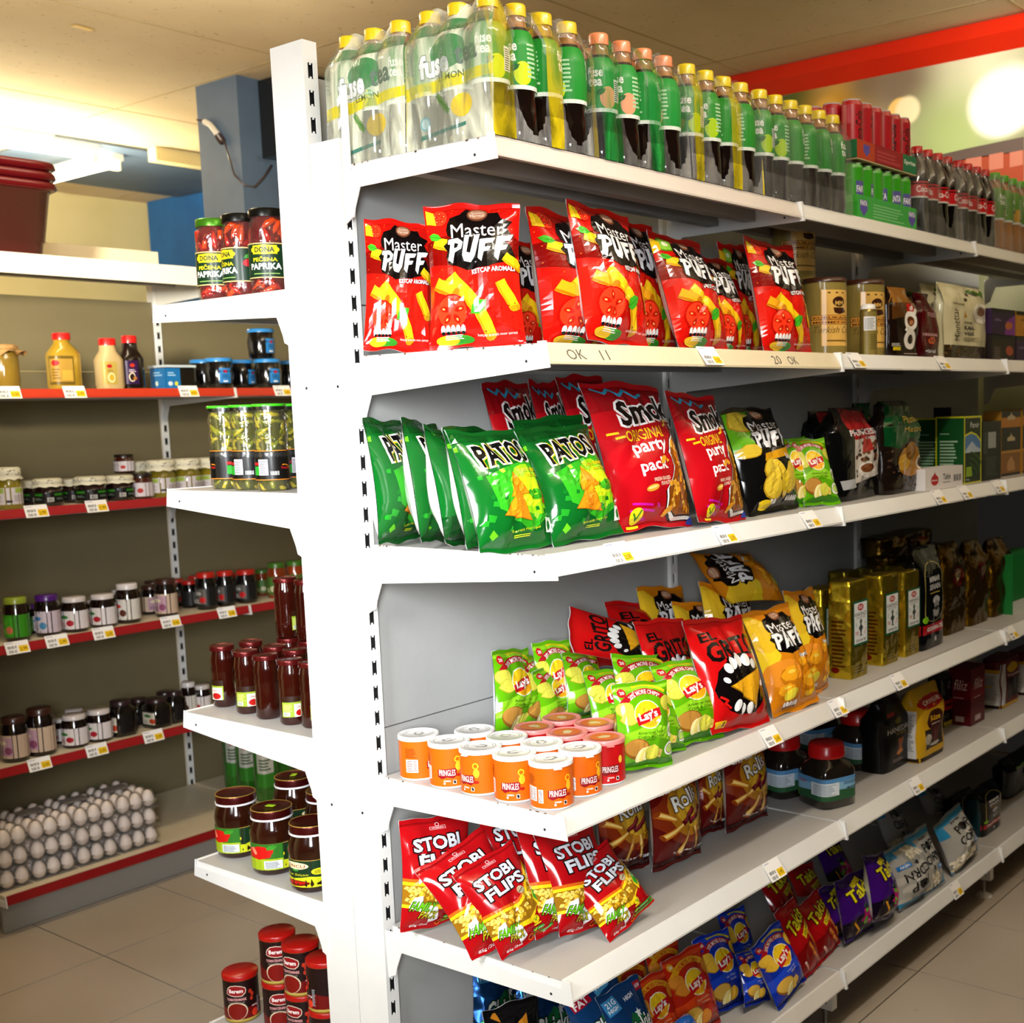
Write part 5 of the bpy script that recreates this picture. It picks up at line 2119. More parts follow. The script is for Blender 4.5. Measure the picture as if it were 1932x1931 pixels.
def film_pack(label, x0, x1, y0, y1, nx, ny, z0, ht, art=None, holes=True, milk=.10, name='shrink_wrap', hole_r=(.36, .40), hz=.42, tops=.03, ends=None, stripe=None, bands=()):
    """shrink film stretched over nx by ny bottles; round openings on the long sides, printed bands between them"""
    m = MB()
    NB = 10

    def prof(v, sc):
        inn = np.interp(v, (0, .06, .62, .78, .9, 1), (0, -.001, 0, .004 + .4 * tops, .008 + .55 * tops, .012 + .75 * tops))
        zz = np.interp(v, (0, .62, .78, .9, 1), (.001, .74 * ht, .86 * ht, .95 * ht, ht + .002))
        return inn + sc * .007 * np.minimum(1, v * 3), zz - sc * .012 * np.clip((v - .7) / .3, 0, 1)
    nv = 22
    hc_ = ends or (.5,)

    def inside(u, v):
        return [(hc, ((u - hc) / hole_r[0]) ** 2 + ((v - hz) / hole_r[1]) ** 2) for hc in hc_]

    def side(p0, p1, nin, n, cut):
        nu = NB * n
        G = np.zeros((nu + 1, nv + 1, 3))
        p0, p1, nin = np.array(p0), np.array(p1), np.array(nin)
        for i in range(nu + 1):
            for j in range(nv + 1):
                u, v = i / nu, j / nv
                if cut:
                    for hc, q in inside(u, v):
                        if 1e-6 < q < 1:
                            k = 1 / math.sqrt(q)
                            u, v = hc + (u - hc) * k, hz + (v - hz) * k
                            break
                sc = 1 - abs(math.sin(PI * n * u)) if 0 < u < 1 else .8
                inn, zz = prof(v, sc)
                lat = np.interp(v, (0, .62, 1), (0, 0, .75 * tops))
                uu = .5 + (u - .5) * (1 - 2 * lat / np.linalg.norm(p1 - p0))
                q = p0 + (p1 - p0) * uu + nin * inn
                G[i, j] = (q[0], q[1], z0 + zz)
        return G
    sides = [((x0, y1), (x0, y0), (1, 0), ny), ((x0, y0), (x1, y0), (0, 1), nx), ((x1, y0), (x1, y1), (-1, 0), ny), ((x1, y1), (x0, y1), (0, -1), nx)]
    for k, (p0, p1, nin, n) in enumerate(sides):
        cut = k in (1, 3) and holes
        G = side(p0, p1, nin, n, cut)
        if k == 0 and art is not None:
            sheet(m, G, art, 'shrink')
        elif k in (1, 3):
            nu = G.shape[0] - 1
            V = G.reshape(-1, 3)
            F, K = [], []
            for i in range(nu):
                for j in range(nv):
                    u, v = (i + .5) / nu, (j + .5) / nv
                    if cut and min(q for _, q in inside(u, v)) < 1:
                        continue
                    a, b = i * (nv + 1) + j, (i + 1) * (nv + 1) + j
                    F.append((a, b, b + 1, a + 1))
                    c = (.86, .86, .84, milk * (2.2 if v < .2 else 1.0))
                    if stripe and any(lo < u < hi for lo, hi in bands):
                        c = C(stripe, .42 if v > .16 else .7)
                    K.append(c)
            m.add(V, F, K, 'shrink', True)
        else:
            m.grid(G, (.9, .9, .88, milk), 'shrink')
    # top: bridge over the caps
    nxg, nyg = NB * nx, NB * ny
    X = np.linspace(x0 + .012 + .75 * tops, x1 - .012 - .75 * tops, nxg + 1)
    Y = np.linspace(y0 + .012 + .75 * tops, y1 - .012 - .75 * tops, nyg + 1)
    G = np.zeros((nxg + 1, nyg + 1, 3))
    for i, x in enumerate(X):
        for j, y in enumerate(Y):
            sx = 1 - abs(math.sin(PI * nx * i / nxg)) if 0 < i < nxg else .8
            sy = 1 - abs(math.sin(PI * ny * j / nyg)) if 0 < j < nyg else .8
            G[i, j] = (x, y, z0 + ht + .002 - .012 * max(sx, sy))
    m.grid(G, (.94, .94, .92, milk * 2), 'shrink')
    return tag(m.obj(name), label, 'shrink wrap', 'shrink film around the drinks')


def tea_art():
    a = Art(1.15, (.92, .93, .72, .6))
    a.alpha = .72
    a.poly([(0, .34), (1, .40), (1, .47), (0, .43)], 'e8d81c')
    a.alpha = .6
    a.poly([(0, .78), (1, .78), (1, .92), (0, .92)], '2f8a4a')
    a.alpha = .62
    a.ell(.5, .62, .2, .12, '3c8a4c')
    a.alpha = .9
    a.text('fuse', .36, .55, .34, .16, 'fcfdfa', .04, .05, out='8a9a88', ow=.03)
    a.text('tea', .72, .58, .26, .13, '6a7a6c', .03, .05)
    a.text('LEMON', .54, .45, .26, .045, '5a6a3c', .01, .04)
    a.text('ONLY CALORIES', .5, .80, .4, .045, '5a6a3c', .01, .04)
    a.text('500ml', .86, .84, .14, .035, '5a6a3c', .01, .04)
    for t in (.3, .6, .9):
        leaf(a, .44, .28, .22, .05, 2.1 + t * .5, '7a9a5c')
    a.ell(.66, .24, .12, .08, 'e8c83a')
    a.ell(.24, .16, .055, .05, '7ab8c0')
    a.ell(.24, .16, .04, .035, 'd0e0d8')
    a.poly([(.18, .05), (.7, .1), (.7, .125), (.18, .08)], '3c7a6a')
    return a


def drinks(kindname, xs, ys, label_fn, group):
    for i, x in enumerate(xs):
        for j, y in enumerate(ys):
            inst('tea_bottle', KB[kindname], label_fn(i, j), 'bottle', (x, y, Z1), random.Random(i * 7 + j).uniform(0, 6.28), group)


RAN = random.Random(11)
fy = [-.318, -.250, -.182]
ry = [-.108, -.040, .028]
ROWN = ['front', 'middle', 'rear']
drinks('lemon', [.046 + .067 * k for k in range(4)], fy, lambda i, j: 'yellow-capped tea bottle, %s across, %s row of the printed corner pack' % (ordinal(i), ROWN[j]), 'yellow-capped tea bottles in the corner pack')
drinks('lemon', [.046 + .067 * k for k in range(2)], ry, lambda i, j: 'yellow-capped tea bottle in the pack beside the post, %s row, %s' % (ROWN[j], ['at the shelf end', 'behind the end bottle'][i]), 'yellow-capped tea bottles in the pack beside the post')
ta = tea_art()
film_pack('printed yellow shrink film around the corner pack of yellow-capped tea bottles', .010, .283, -.354, -.147, 4, 3, Z1, .234, ta, ends=(.37, .80), hole_r=(.15, .36), milk=.14, stripe='e0c81c', bands=((0, .2), (.53, .64), (.96, 1)))
film_pack('printed yellow shrink film around the tea bottle pack beside the white end post', .010, .150, -.144, .064, 2, 3, Z1, .234, ta, holes=False, milk=.14)
drinks('peach', [.337 + .067 * k for k in range(4)], fy[:2], lambda i, j: 'orange-capped tea bottle, %s across in the %s row of the peach pack' % (ordinal(i), ROWN[j]), 'orange-capped tea bottles')
film_pack('clear shrink film around the orange-capped tea bottles', .301, .574, -.354, -.214, 4, 2, Z1, .234, None, ends=(.37, .84), hole_r=(.15, .36), milk=.09, stripe='2a9a44', bands=((0, .2), (.53, .68)))
drinks('lime', [.617 + .066 * k for k in range(4)], fy[:2], lambda i, j: 'yellow-capped tea bottle, %s across, %s row, pack right of the peach tea' % (ordinal(i), ROWN[j]), 'yellow-capped tea bottles right of the peach pack')
film_pack('clear shrink film around the yellow-capped tea bottles right of the peach pack', .580, .852, -.354, -.214, 4, 2, Z1, .234, None, ends=(.4, .86), hole_r=(.14, .36), milk=.09, stripe='e0cc1c', bands=((.06, .16), (.55, .68), (.985, 1)))
drinks('lime', [.893 + .066 * k for k in range(6)], fy[:2], lambda i, j: 'yellow-capped tea bottle, %s across in the %s row of the six-wide clear pack' % (ordinal(i), ROWN[j]), 'yellow-capped tea bottles in the six-wide pack')
film_pack('crinkled clear film around the six-wide pack of yellow-capped tea bottles', .857, 1.262, -.354, -.214, 6, 2, Z1, .234, None, holes=False, milk=.05)


def can_kind(bg, art):
    r, h = .0265, .134
    L = Loft([(0, .021), (.006, r), (h - .012, r), (h - .003, .0225), (h, .0225), (h - .003, .020), (h - .004, .002)])
    m = MB()
    L.body(m, lambda z, a: 'b8b8bc' if (z < .004 or z > h - .006) else bg, 'can', 18)
    s = MB()
    sheet(s, L.sheetgrid(-PI, PI - .001, .008, h - .014, 18, 2, .0003), art, 'can')
    return kind(can_body=m, label=s)


ka = Art(.7, 'b01220')
for c in (.2, .7):
    ka.text('Coca-Cola', c, .36, .5, .14, '1c0a0c', .02, PI / 2)
kb = Art(.7, '37a01c')
for c in (.25, .75):
    kb.poly([(c - .12, .2), (c, .05), (c + .12, .2), (c + .12, .5), (c - .12, .5)], '5a5a9c')
    kb.text('FANTA', c, .38, .22, .1, 'eef2f6', .03)
KCR, KCG = can_kind('b01220', ka), can_kind('37a01c', kb)
cx0 = 1.305
for lay, (K, nm, zz) in enumerate(((KCG, 'green', .003), (KCR, 'red', .152))):
    for i in range(6):
        for j in range(4):
            if j >= 2 and i > 0:
                continue
            inst('drink_can', K, '%s drink can, %s from the tea bottles, %s row of its tray' % (nm, ordinal(i), ['front', 'second', 'third', 'rear'][j]), 'can',
                 (cx0 + .0265 + .0545 * i, -.315 + .0545 * j, Z1 + zz), .6 * i + j, '%s drink cans' % nm)


def tray(label, z, hh, front, side, xa, xb, ya, yb):
    t = thing('can_tray', label, 'tray', ((xa + xb) / 2, (ya + yb) / 2, z))
    m = MB()
    ox, oy = (xa + xb) / 2, (ya + yb) / 2

    def G(p0, p1):
        return np.array([[[p0[0] - ox, p0[1] - oy, 0], [p0[0] - ox, p0[1] - oy, hh]], [[p1[0] - ox, p1[1] - oy, 0], [p1[0] - ox, p1[1] - oy, hh]]])
    sheet(m, G((xa, ya), (xb, ya)), front, 'paper', smooth=False)
    sheet(m, G((xa, yb), (xa, ya)), side, 'paper', smooth=False)
    sheet(m, G((xb, ya), (xb, yb)), side, 'paper', smooth=False)
    sheet(m, G((xb, yb), (xa, yb)), front, 'paper', smooth=False)
    m.box(xa - ox, xb - ox, ya - oy, yb - oy, 0, .0015, 'b9a888', 'paper')
    m.obj('tray_box', t)
    return t


fa = Art(.2, '3fae4a')
for c in (.1, .92):
    fa.poly([(c - .06, .16), (c - .06, .08), (c, .02), (c + .06, .08), (c + .06, .16)], '5a50a8')
    fa.text('FANTA', c, .135, .11, .045, 'eef0f8', .03)
fa.bars(.25, .03, .8, .16, 5, '7cc884')
fs = Art(.28, '34a82c')
fs.text('24x', .7, .06, .2, .05, 'e0f0e0', .02)
fs.poly([(0, .15), (1, .2), (1, .28), (0, .28)], '46b83a')
sf = Art(.16, '9c1c22')
sf.rect(.0, 0, .28, .16, 'b8401c')
sf.poly([(.1, .13), (.1, .07), (.15, .03), (.2, .07), (.2, .13)], '5a50a8')
sf.rect(.76, 0, 1, .16, '1c7a4c')
sf.text('Sprite', .88, .09, .2, .05, 'e8f2ec', .02)
sf.bars(.32, .03, .72, .13, 3, 'b84048')
ss = Art(.2, '0f6a3c')
ss.text('Sprite', .52, .11, .7, .11, 'e8f2ec', .03, 0, .15)
tray('light green cardboard tray under the green drink cans', Z1, .056, fa, fs, 1.300, 1.636, -.345, -.120)
tray('red and dark green cardboard tray under the red drink cans', Z1 + .143, .044, sf, ss, 1.300, 1.636, -.345, -.120)
m = MB()
m.box(1.300, 1.636, -.345, -.120, Z1 + .1405, Z1 + .1428, 'c9b48a', 'paper')
tag(m.obj('cardboard_sheet'), 'cardboard layer sheet between the green and red drink cans', 'cardboard')


def cola_kind():
    L = Loft([(0, .026), (.006, .032), (.05, .032), (.075, .0295), (.09, .0305), (.13, .032), (.165, .029), (.185, .020), (.2, .0135), (.212, .0135)])
    m = MB()
    L.body(m, '0c0605', 'glossy', 18)
    c = MB()
    Loft([(.211, .0152), (.228, .0152), (.230, .014), (.230, .002)]).body(c, 'c8141c', 'plastic', 18)
    a = Art(.3, 'c4141c')
    for x in (.25, .75):
        a.text('Coca-Cola', x, .16, .38, .12, 'f0e8e8', .02)
    a.rect(0, 0, 1, .03, 'd8d8d0')
    s = MB()
    sheet(s, L.sheetgrid(-PI, PI - .001, .092, .135, 18, 2, .0004), a, 'print')
    return kind(bottle_body=m, cap=c, label=s)


KCO = cola_kind()
for pk in range(2):
    xs0 = 1.705 + pk * .275
    for i in range(4):
        for j in range(2):
            inst('cola_bottle', KCO, 'red-capped cola bottle, %s across in the %s row of the %s cola pack' % (ordinal(i), ROWN[j], ['nearer', 'farther'][pk]), 'bottle',
                 (xs0 + .066 * i, -.315 + .067 * j, Z1), i * 1.3 + j, 'red-capped cola bottles')
    film_pack('shiny grey shrink film around the %s pack of cola bottles' % ['nearer', 'farther'][pk], xs0 - .035, xs0 + .235, -.351, -.211, 4, 2, Z1, .230, None, ends=(.62,), hole_r=(.17, .34), hz=.44, milk=.08)
KJU = bottle_kind('5ab81c', '5a9a1c', 'd8a81c', 'a86a1c')
for i in range(5):
    inst('juice_bottle', KJU, 'green-capped juice bottle, %s past the cola packs at the photo edge' % ordinal(i), 'bottle', (2.255 + .07 * i, -.315, Z1), i, 'green-capped juice bottles')
film_pack('clear shrink film around the juice bottles past the cola', 2.215, 2.58, -.351, -.278, 5, 1, Z1, .232, None, holes=False, milk=.1, tops=.02)

# ------------------------------------------------------------------ second shelf: red puff bags and coffee
A_PUFF, A_KIWI, A_CHEESE, A_SALT = art_puff(0), art_puff(1), art_puff(2), art_puff(3)
Z2 = ZT[1]
G2 = 'large red puff bags on the second shelf'
bag(A_PUFF, (708, 412), (812, 424), (664, 668), (822, 658), Z2, 'red puff snack bag at the left end, slumped beside the white post', group=G2, y0=-.06, yaw=-36, lean=10, seed=4)
bag(A_PUFF, (794, 391), (988, 382), (815, 655), (986, 645), Z2, 'widest red puff snack bag, facing the shelf end with full lettering in view', group=G2, y0=-.245, yaw=-52, lean=7, seed=12, fat=1.1)
bag(A_KIWI, (930, 455), (1030, 455), (960, 660), (1040, 655), Z2, 'shadowed red puff snack bag half hidden behind the widest one', group=G2, y0=-.14, yaw=0, lean=12, seed=19)
bag(A_PUFF, (985, 387), (1128, 425), (1027, 643), (1150, 645), Z2, 'red puff snack bag third from the left with a tomato at its foot', group=G2, y0=-.27, yaw=8, lean=13, seed=23)
bag(A_PUFF, (1150, 405), (1218, 432), (1190, 650), (1279, 652), Z2, 'red puff snack bag tucked behind the tallest one', group=G2, y0=-.24, yaw=6, lean=18, seed=31)
bag(A_PUFF, (1061, 366), (1182, 421), (1107, 648), (1222, 652), Z2, 'tallest red puff snack bag, tilted left in the middle of the row', group=G2, y0=-.34, yaw=2, lean=8, seed=37, fat=1.1)
bag(A_PUFF, (1290, 476), (1372, 498), (1340, 656), (1403, 658), Z2, 'red puff snack bag squeezed behind the front kiwi bag', group=G2, y0=-.27, yaw=8, lean=18, seed=41)
bag(A_KIWI, (1207, 430), (1324, 468), (1284, 654), (1368, 658), Z2, 'red puff snack bag with a kiwi slice, right of the tallest bag', group=G2, y0=-.33, yaw=4, lean=12, seed=43)
bag(A_KIWI, (1345, 456), (1420, 468), (1388, 658), (1432, 660), Z2, 'dim red puff snack bag with a kiwi slice, leaning at the back', group=G2, y0=-.22, yaw=0, lean=14, seed=47)
bag(A_PUFF, (1401, 447), (1495, 468), (1438, 662), (1533, 665), Z2, 'rightmost red puff snack bag beside the gold coffee tins', group=G2, y0=-.34, yaw=-4, lean=10, seed=53)


def tin(name, label, px0, px1, yt, Y, z, group=None, lidc='3c1c10', art=None):
    P, r, h = size_at(px0, px1, yt, z, Y)
    L = Loft([(0, r), (.003, r), (h * .94, r)])
    m = MB()
    L.body(m, '7a6a34', 'lidmetal', 28)
    l_ = MB()
    Loft([(h * .94, r * 1.02), (h, r * 1.02), (h, r * .9)]).body(l_, lidc, 'plastic', 28)
    s = MB()
    sheet(s, L.sheetgrid(FRONT - PI, FRONT + PI - .001, .003, h * .935, 30, 2, .0003), art, 'can')
    return inst(name, kind(tin_body=m, lid=l_, label=s), label, 'tin', P, -.35, group), P, r, h


A_TIN = art_tin()
_, P, r, h = tin('coffee_tin', 'large gold coffee tin in front, beside the rightmost red puff bag', 1514, 1596, 527, -.30, Z2, 'gold coffee tins', art=A_TIN)
tin('coffee_tin', 'large gold coffee tin half hidden behind the slim gold tin', 1588, 1668, 531, -.29, Z2, 'gold coffee tins', art=A_TIN)
inst('coffee_tin', [(c.name.split('.')[0], c.data) for c in bpy.data.objects['coffee_tin'].children], 'large gold coffee tin standing behind the front gold tin', 'tin', (P[0] + .05, P[1] + 2 * r + .006, Z2), .2, 'gold coffee tins')
inst('coffee_tin', [(c.name.split('.')[0], c.data) for c in bpy.data.objects['coffee_tin'].children], 'gold coffee tin stacked on top at the back, its lid highest', 'tin', (P[0] + .05, P[1] + 2 * r + .006, Z2 + h + .0005), -.3, 'gold coffee tins')
ta2 = art_plain(2.2, '7c6c30', [('r', 0, 1.25, .62, 1.95, 'd8d8d4'), ('b', .05, 1.3, .55, 1.9, 14, '6a6a6a'), ('b', .3, .3, .7, 1.1, 8, '5a4c20')])
P, r, h = size_at(1622, 1654, 574, Z2, -.385)
L = Loft([(0, r), (h * .86, r), (h * .9, r * .9)])
m = MB()
L.body(m, '7c6c30', 'lidmetal', 18)
c_ = MB()
Loft([(h * .9, r * .88), (h * .97, r * .88), (h, r * .6), (h, .001)]).body(c_, 'dedcd4', 'plastic', 18)
s = MB()
sheet(s, L.sheetgrid(FRONT - 1.3, FRONT + 1.3, .004, h * .85, 12, 2), ta2, 'print')
inst('slim_tin', kind(tin_body=m, cap=c_, label=s), 'slim gold tin with white cap and pale sticker, in front of the large tins', 'tin', P, -.35)


def pouch(art, px0, px1, yt, z, label, Y=None, ybot=None, w=None, d=.06, rz=0.0, top='fold', mat='film', sideart=None, name='pouch', cat='pouch', group=None, topw=1.0, bg=None, flat=.12, seed=1, tilt=0, sidemat=None, h=None, wav=.003, label_art=None, pw=None):
    """upright gusset bag or brick: front face spans photo x px0..px1"""
    c = (px0 + px1) / 2
    P = ony(c, yt, Y) if Y is not None else onz(c, ybot, z)
    P = np.array([P[0], P[1], z])
    a = np.array([math.cos(rz), math.sin(rz), 0])
    nrm = np.array([math.sin(rz), -math.cos(rz), 0])
    q = []
    for px in (px0, px1):
        dd = ray(px, yt if Y is not None else ybot)
        t_ = ((P - CAM) @ nrm) / (dd @ nrm)
        q.append(CAM + dd * t_)
    w = w or abs((q[1] - q[0]) @ a)
    dd = ray(c, yt)
    h = h or (CAM + dd * (((P - CAM) @ nrm) / (dd @ nrm)))[2] - z
    hw, hd = w / 2, d / 2
    if top == 'fold':
        lv = [(0, hw * .96, hd * .96, 7), (.006, hw, hd, 6), (h * .45, hw * 1.01, hd * 1.05, 5), (h * .74, hw, hd, 6), (h * .86, hw * topw, hd * .62, 5), (h * .95, hw * topw, hd * flat, 5), (h, hw * topw, .0025, 6)]
    elif top == 'flat':
        lv = [(0, hw * .96, hd * .96, 8), (.005, hw, hd, 8), (h * .5, hw * 1.01, hd * 1.04, 7), (h - .006, hw, hd, 8), (h, hw * .96, hd * .95, 8)]
    elif top == 'box':
        lv = [(0, hw, hd, 40), (h, hw, hd, 40)]
    elif top == 'neck':
        lv = [(0, hw * .9, hd * .92, 5), (.006, hw, hd, 5), (h * .5, hw, hd, 4.5), (h * .72, hw * .92, hd * .9, 4), (h * .82, hw * .6, hd * .55, 3), (h * .88, hw * .42, hd * .4, 2.5), (h * .93, hw * .5, hd * .35, 3), (h, hw * .62, hd * .14, 4)]
    if pw:
        lv = [(z_, a_, b_, pw) for z_, a_, b_, _ in lv]
    L = Loft(lv)
    rnd = random.Random(seed)
    ph = [rnd.uniform(0, 6) for _ in range(6)]

    def wob(V):
        V = V.copy()
        k = wav if top != 'box' else 0
        s1 = np.sin(V[:, 2] * 60 + ph[0] + V[:, 0] * 40) * np.sin(V[:, 0] * 70 + ph[1])
        s2 = np.sin(V[:, 2] * 45 + ph[2] + V[:, 1] * 60)
        f = np.clip(V[:, 2] / (h * .2), 0, 1)
        V[:, 1] += k * s1 * f
        V[:, 0] += k * .7 * s2 * f + tilt * V[:, 2]
        return V
    m = MB()
    bgc = bg or art.bg
    # finer loft for the body
    zz = np.unique(np.concatenate([np.linspace(0, h, 20), L.L[:, 0]]))
    fine = Loft([(z_, *[np.interp(z_, L.L[:, 0], L.L[:, k]) for k in (1, 2, 3)]) for z_ in zz])
    fine.body(m, bgc, sidemat or mat, 4 if top == 'box' else 32, wob=wob, sharp=(top == 'box')) if top != 'box' else m.box(-hw, hw, -hd, hd, 0, h, bgc, sidemat or mat)
    o = thing(name, label, cat, tuple(P + nrm * -hd), rz, group)
    m.obj('bag_body' if top != 'box' else 'carton', o)
    s = MB()
    # front panel
    if top == 'box':
        G = np.array([[[-hw, -hd - .0003, 0], [-hw, -hd - .0003, h]], [[hw, -hd - .0003, 0], [hw, -hd - .0003, h]]])
        sheet(s, G, art, mat, smooth=False)
    else:
        NU, NV = 10, 18
        U = np.linspace(-1, 1, NU + 1)
        Z = np.linspace(.002, h * .995, NV + 1)
        G = np.zeros((NU + 1, NV + 1, 3))
        for j, z_ in enumerate(Z):
            hw_, hd_, p_ = (np.interp(z_, L.L[:, 0], L.L[:, k]) for k in (1, 2, 3))
            x = U * hw_ * .985
            y = -hd_ * (1 - np.clip(np.abs(x / hw_), 0, 1) ** p_) ** (1 / p_)
            G[:, j] = np.stack([x, y - .0012, np.full(NU + 1, z_)], -1)
        G = wob(G.reshape(-1, 3)).reshape(G.shape)
        sheet(s, G, art, mat)
    s.obj('front_print', o)
    if label_art is not None:
        s = MB()
        k0, k1 = h * .34, h * .80
        sheet(s, np.array([[[-hw * .86, -hd * 1.04 - .003, k0], [-hw * .86, -hd * 1.04 - .003, k1]], [[hw * .86, -hd * 1.04 - .003, k0], [hw * .86, -hd * 1.04 - .003, k1]]]), label_art, 'print', smooth=False)
        s.obj('paper_label', o)
    if sideart is not None:
        s = MB()
        if top == 'box':
            G = np.array([[[-hw - .0003, hd, 0], [-hw - .0003, hd, h]], [[-hw - .0003, -hd, 0], [-hw - .0003, -hd, h]]])
            sheet(s, G, sideart, mat, smooth=False)
        else:
            NU, NV = 6, 14
            U = np.linspace(1, -1, NU + 1)
            Z = np.linspace(.004, h * .8, NV + 1)
            G = np.zeros((NU + 1, NV + 1, 3))
            for j, z_ in enumerate(Z):
                hw_, hd_, p_ = (np.interp(z_, L.L[:, 0], L.L[:, k]) for k in (1, 2, 3))
                y = U * hd_ * .97
                x = -hw_ * (1 - np.clip(np.abs(y / hd_), 0, 1) ** p_) ** (1 / p_)
                G[:, j] = np.stack([x - .0012, y, np.full(NU + 1, z_)], -1)
            G = wob(G.reshape(-1, 3)).reshape(G.shape)
            sheet(s, G, sideart, sidemat or mat)
        s.obj('side_print', o)
    return o


PG = 'coffee pouches on the second shelf'
A_CREAM, A_GO, A_RED, A_DARK = art_coffee('cream'), art_coffee('go'), art_coffee('red'), art_coffee('dark')
pouch(A_DARK, 1634, 1672, 543, Z2, 'dark brown foil coffee pouch peeking out above the slim tin', Y=-.20, d=.05, seed=2, mat='film')
pouch(A_DARK, 1652, 1690, 556, Z2, 'dark maroon coffee pouch left of the brown lettered pouch', Y=-.30, d=.06, seed=3)
pouch(A_CREAM, 1672, 1742, 541, Z2, 'cream coffee pouch standing behind the brown lettered pouch', Y=-.17, d=.05, seed=4, group=PG)
pouch(A_GO, 1682, 1737, 540, Z2, 'tall brown and black coffee pouch with big white curly lettering', Y=-.37, d=.07, rz=-.1, seed=5, flat=.3, topw=.6)
pouch(A_CREAM, 1748, 1790, 536, Z2, 'cream coffee pouch squeezed behind the shiny dark red bag', Y=-.26, d=.05, seed=6, group=PG)
pouch(A_RED, 1736, 1776, 552, Z2, 'shiny dark red coffee bag with a pinched neck', Y=-.38, d=.06, seed=7, top='neck')
pouch(A_CREAM, 1788, 1868, 538, Z2, 'front cream coffee pouch with a cup and green leaves printed on it', Y=-.38, d=.06, seed=8, rz=.05, group=PG)
A_CAPS, A_CAPY, A_CAPB = art_box('caps'), art_box('capsY'), art_box('capsB')
for (a, b, yt, art, Y, zz, lb, hh) in ((1872, 1916, 614, A_CAPB, -.39, 0, 'brown capsule carton, lower left of the carton stack at the photo edge', .078),
                                     (1918, 1962, 614, A_CAPS, -.39, 0, 'purple capsule carton, lower right of the carton stack at the photo edge', .078),
                                     (1872, 1916, 556, A_CAPS, -.39, .0795, 'purple capsule carton, upper left of the carton stack at the photo edge', .075),
                                     (1918, 1962, 556, A_CAPY, -.39, .0795, 'yellow capsule carton, upper right of the carton stack at the photo edge', .075)):
    pouch(art, a, b, yt, Z2 + zz, lb, Y=Y, d=.1, top='box', mat='print', name='capsule_carton', cat='carton', group='capsule cartons', h=hh)

# ------------------------------------------------------------------ third shelf
Z3 = ZT[2]
A_PAT, A_PATB, A_SMO = art_patos(), art_patos(True), art_smoki()
A_LG, A_LB, A_LR = art_lays('green'), art_lays('blue'), art_lays('red')
GP = 'green tortilla chip bags'
bag(A_PAT, (690, 797), (768, 789), (717, 1024), (790, 1022), Z3, 'leftmost green tortilla chip bag, standing against the post side', group=GP, y0=-.05, yaw=28, lean=9, seed=61, back='e8e8ea')
bag(A_PAT, (757, 794), (826, 802), (794, 1028), (858, 1020), Z3, 'second green tortilla chip bag from the post, only its left edge showing', group=GP, y0=-.13, yaw=30, lean=10, seed=62, back='e8e8ea')
bag(A_PATB, (800, 808), (868, 812), (842, 1034), (902, 1030), Z3, 'green tortilla chip bag turned so its dark back shows', group=GP, y0=-.20, yaw=28, lean=11, seed=63, back='e8e8ea')
bag(A_PAT, (832, 806), (935, 812), (880, 1036), (985, 1030), Z3, 'green tortilla chip bag pressed behind the fully visible one', group=GP, y0=-.25, yaw=20, lean=12, seed=64, back='e8e8ea')
bag(A_PAT, (968, 802), (1100, 778), (1010, 1010), (1130, 1000), Z3, 'dark green chip bag at the back, only its top edge showing', group=GP, y0=-.22, yaw=2, lean=8, seed=65, back='e8e8ea')
bag(A_PAT, (838, 806), (984, 818), (910, 1043), (1048, 1026), Z3, 'green tortilla chip bag in front with its whole lettering and orange chips in view', group=GP, y0=-.36, yaw=0, lean=13, seed=67, back='e8e8ea', fat=1.1)
bag(A_PAT, (966, 815), (1112, 798), (1052, 1028), (1170, 1010), Z3, 'rightmost green tortilla chip bag, touching the red party pack', group=GP, y0=-.37, yaw=0, lean=12, seed=68, back='e8e8ea', fat=1.1)
GS = 'red party pack bags'
bag(A_SMO, (912, 726), (1000, 716), (960, 985), (1050, 980), Z3, 'leftmost red party pack in the shadow behind the green bags', group=GS, y0=-.09, yaw=4, lean=6, seed=71)
bag(A_SMO, (1000, 722), (1058, 716), (1050, 985), (1110, 980), Z3, 'second red party pack in the shadow behind the green bags', group=GS, y0=-.13, yaw=4, lean=6, seed=72)
bag(A_SMO, (1046, 712), (1130, 708), (1120, 990), (1200, 980), Z3, 'red party pack right behind the large front one', group=GS, y0=-.22, yaw=2, lean=8, seed=73)
bag(A_SMO, (1252, 733), (1350, 752), (1322, 998), (1404, 980), Z3, 'right red party pack leaning behind the large front one', group=GS, y0=-.32, yaw=4, lean=12, seed=74)
bag(A_SMO, (1092, 718), (1246, 735), (1166, 1008), (1304, 994), Z3, 'large front red party pack with a peanut-shaped window', group=GS, y0=-.37, yaw=-2, lean=10, seed=75, fat=1.1)
bag(A_SALT, (1356, 770), (1452, 778), (1413, 985), (1510, 950), Z3, 'black, green and yellow salted chip bag beside the red party packs', y0=-.37, yaw=2, lean=14, seed=77, back='141414')
bag(A_LG, (1452, 822), (1512, 834), (1498, 962), (1556, 954), Z3, 'light green crisp bag tucked behind its twin on the third shelf', group='light green crisp bags on the third shelf', y0=-.30, yaw=-24, lean=14, seed=78, back='dfe3e6')
bag(A_LG, (1478, 820), (1552, 836), (1524, 958), (1588, 948), Z3, 'light green crisp bag standing in front beside the black coffee bag', group='light green crisp bags on the third shelf', y0=-.385, yaw=-22, lean=14, seed=79, back='dfe3e6')
A_PRI, A_PLA = art_coffee('prince'), art_coffee('plaisir')
pouch(A_PRI, 1546, 1612, 775, Z3, 'black coffee bag in the shadow behind the one with a red strip', Y=-.20, d=.07, seed=11)
pouch(A_PRI, 1590, 1668, 768, Z3, 'glossy black coffee bag with red strip and cup print', Y=-.37, d=.08, seed=12, rz=.1, tilt=-.12, topw=.75, flat=.3)
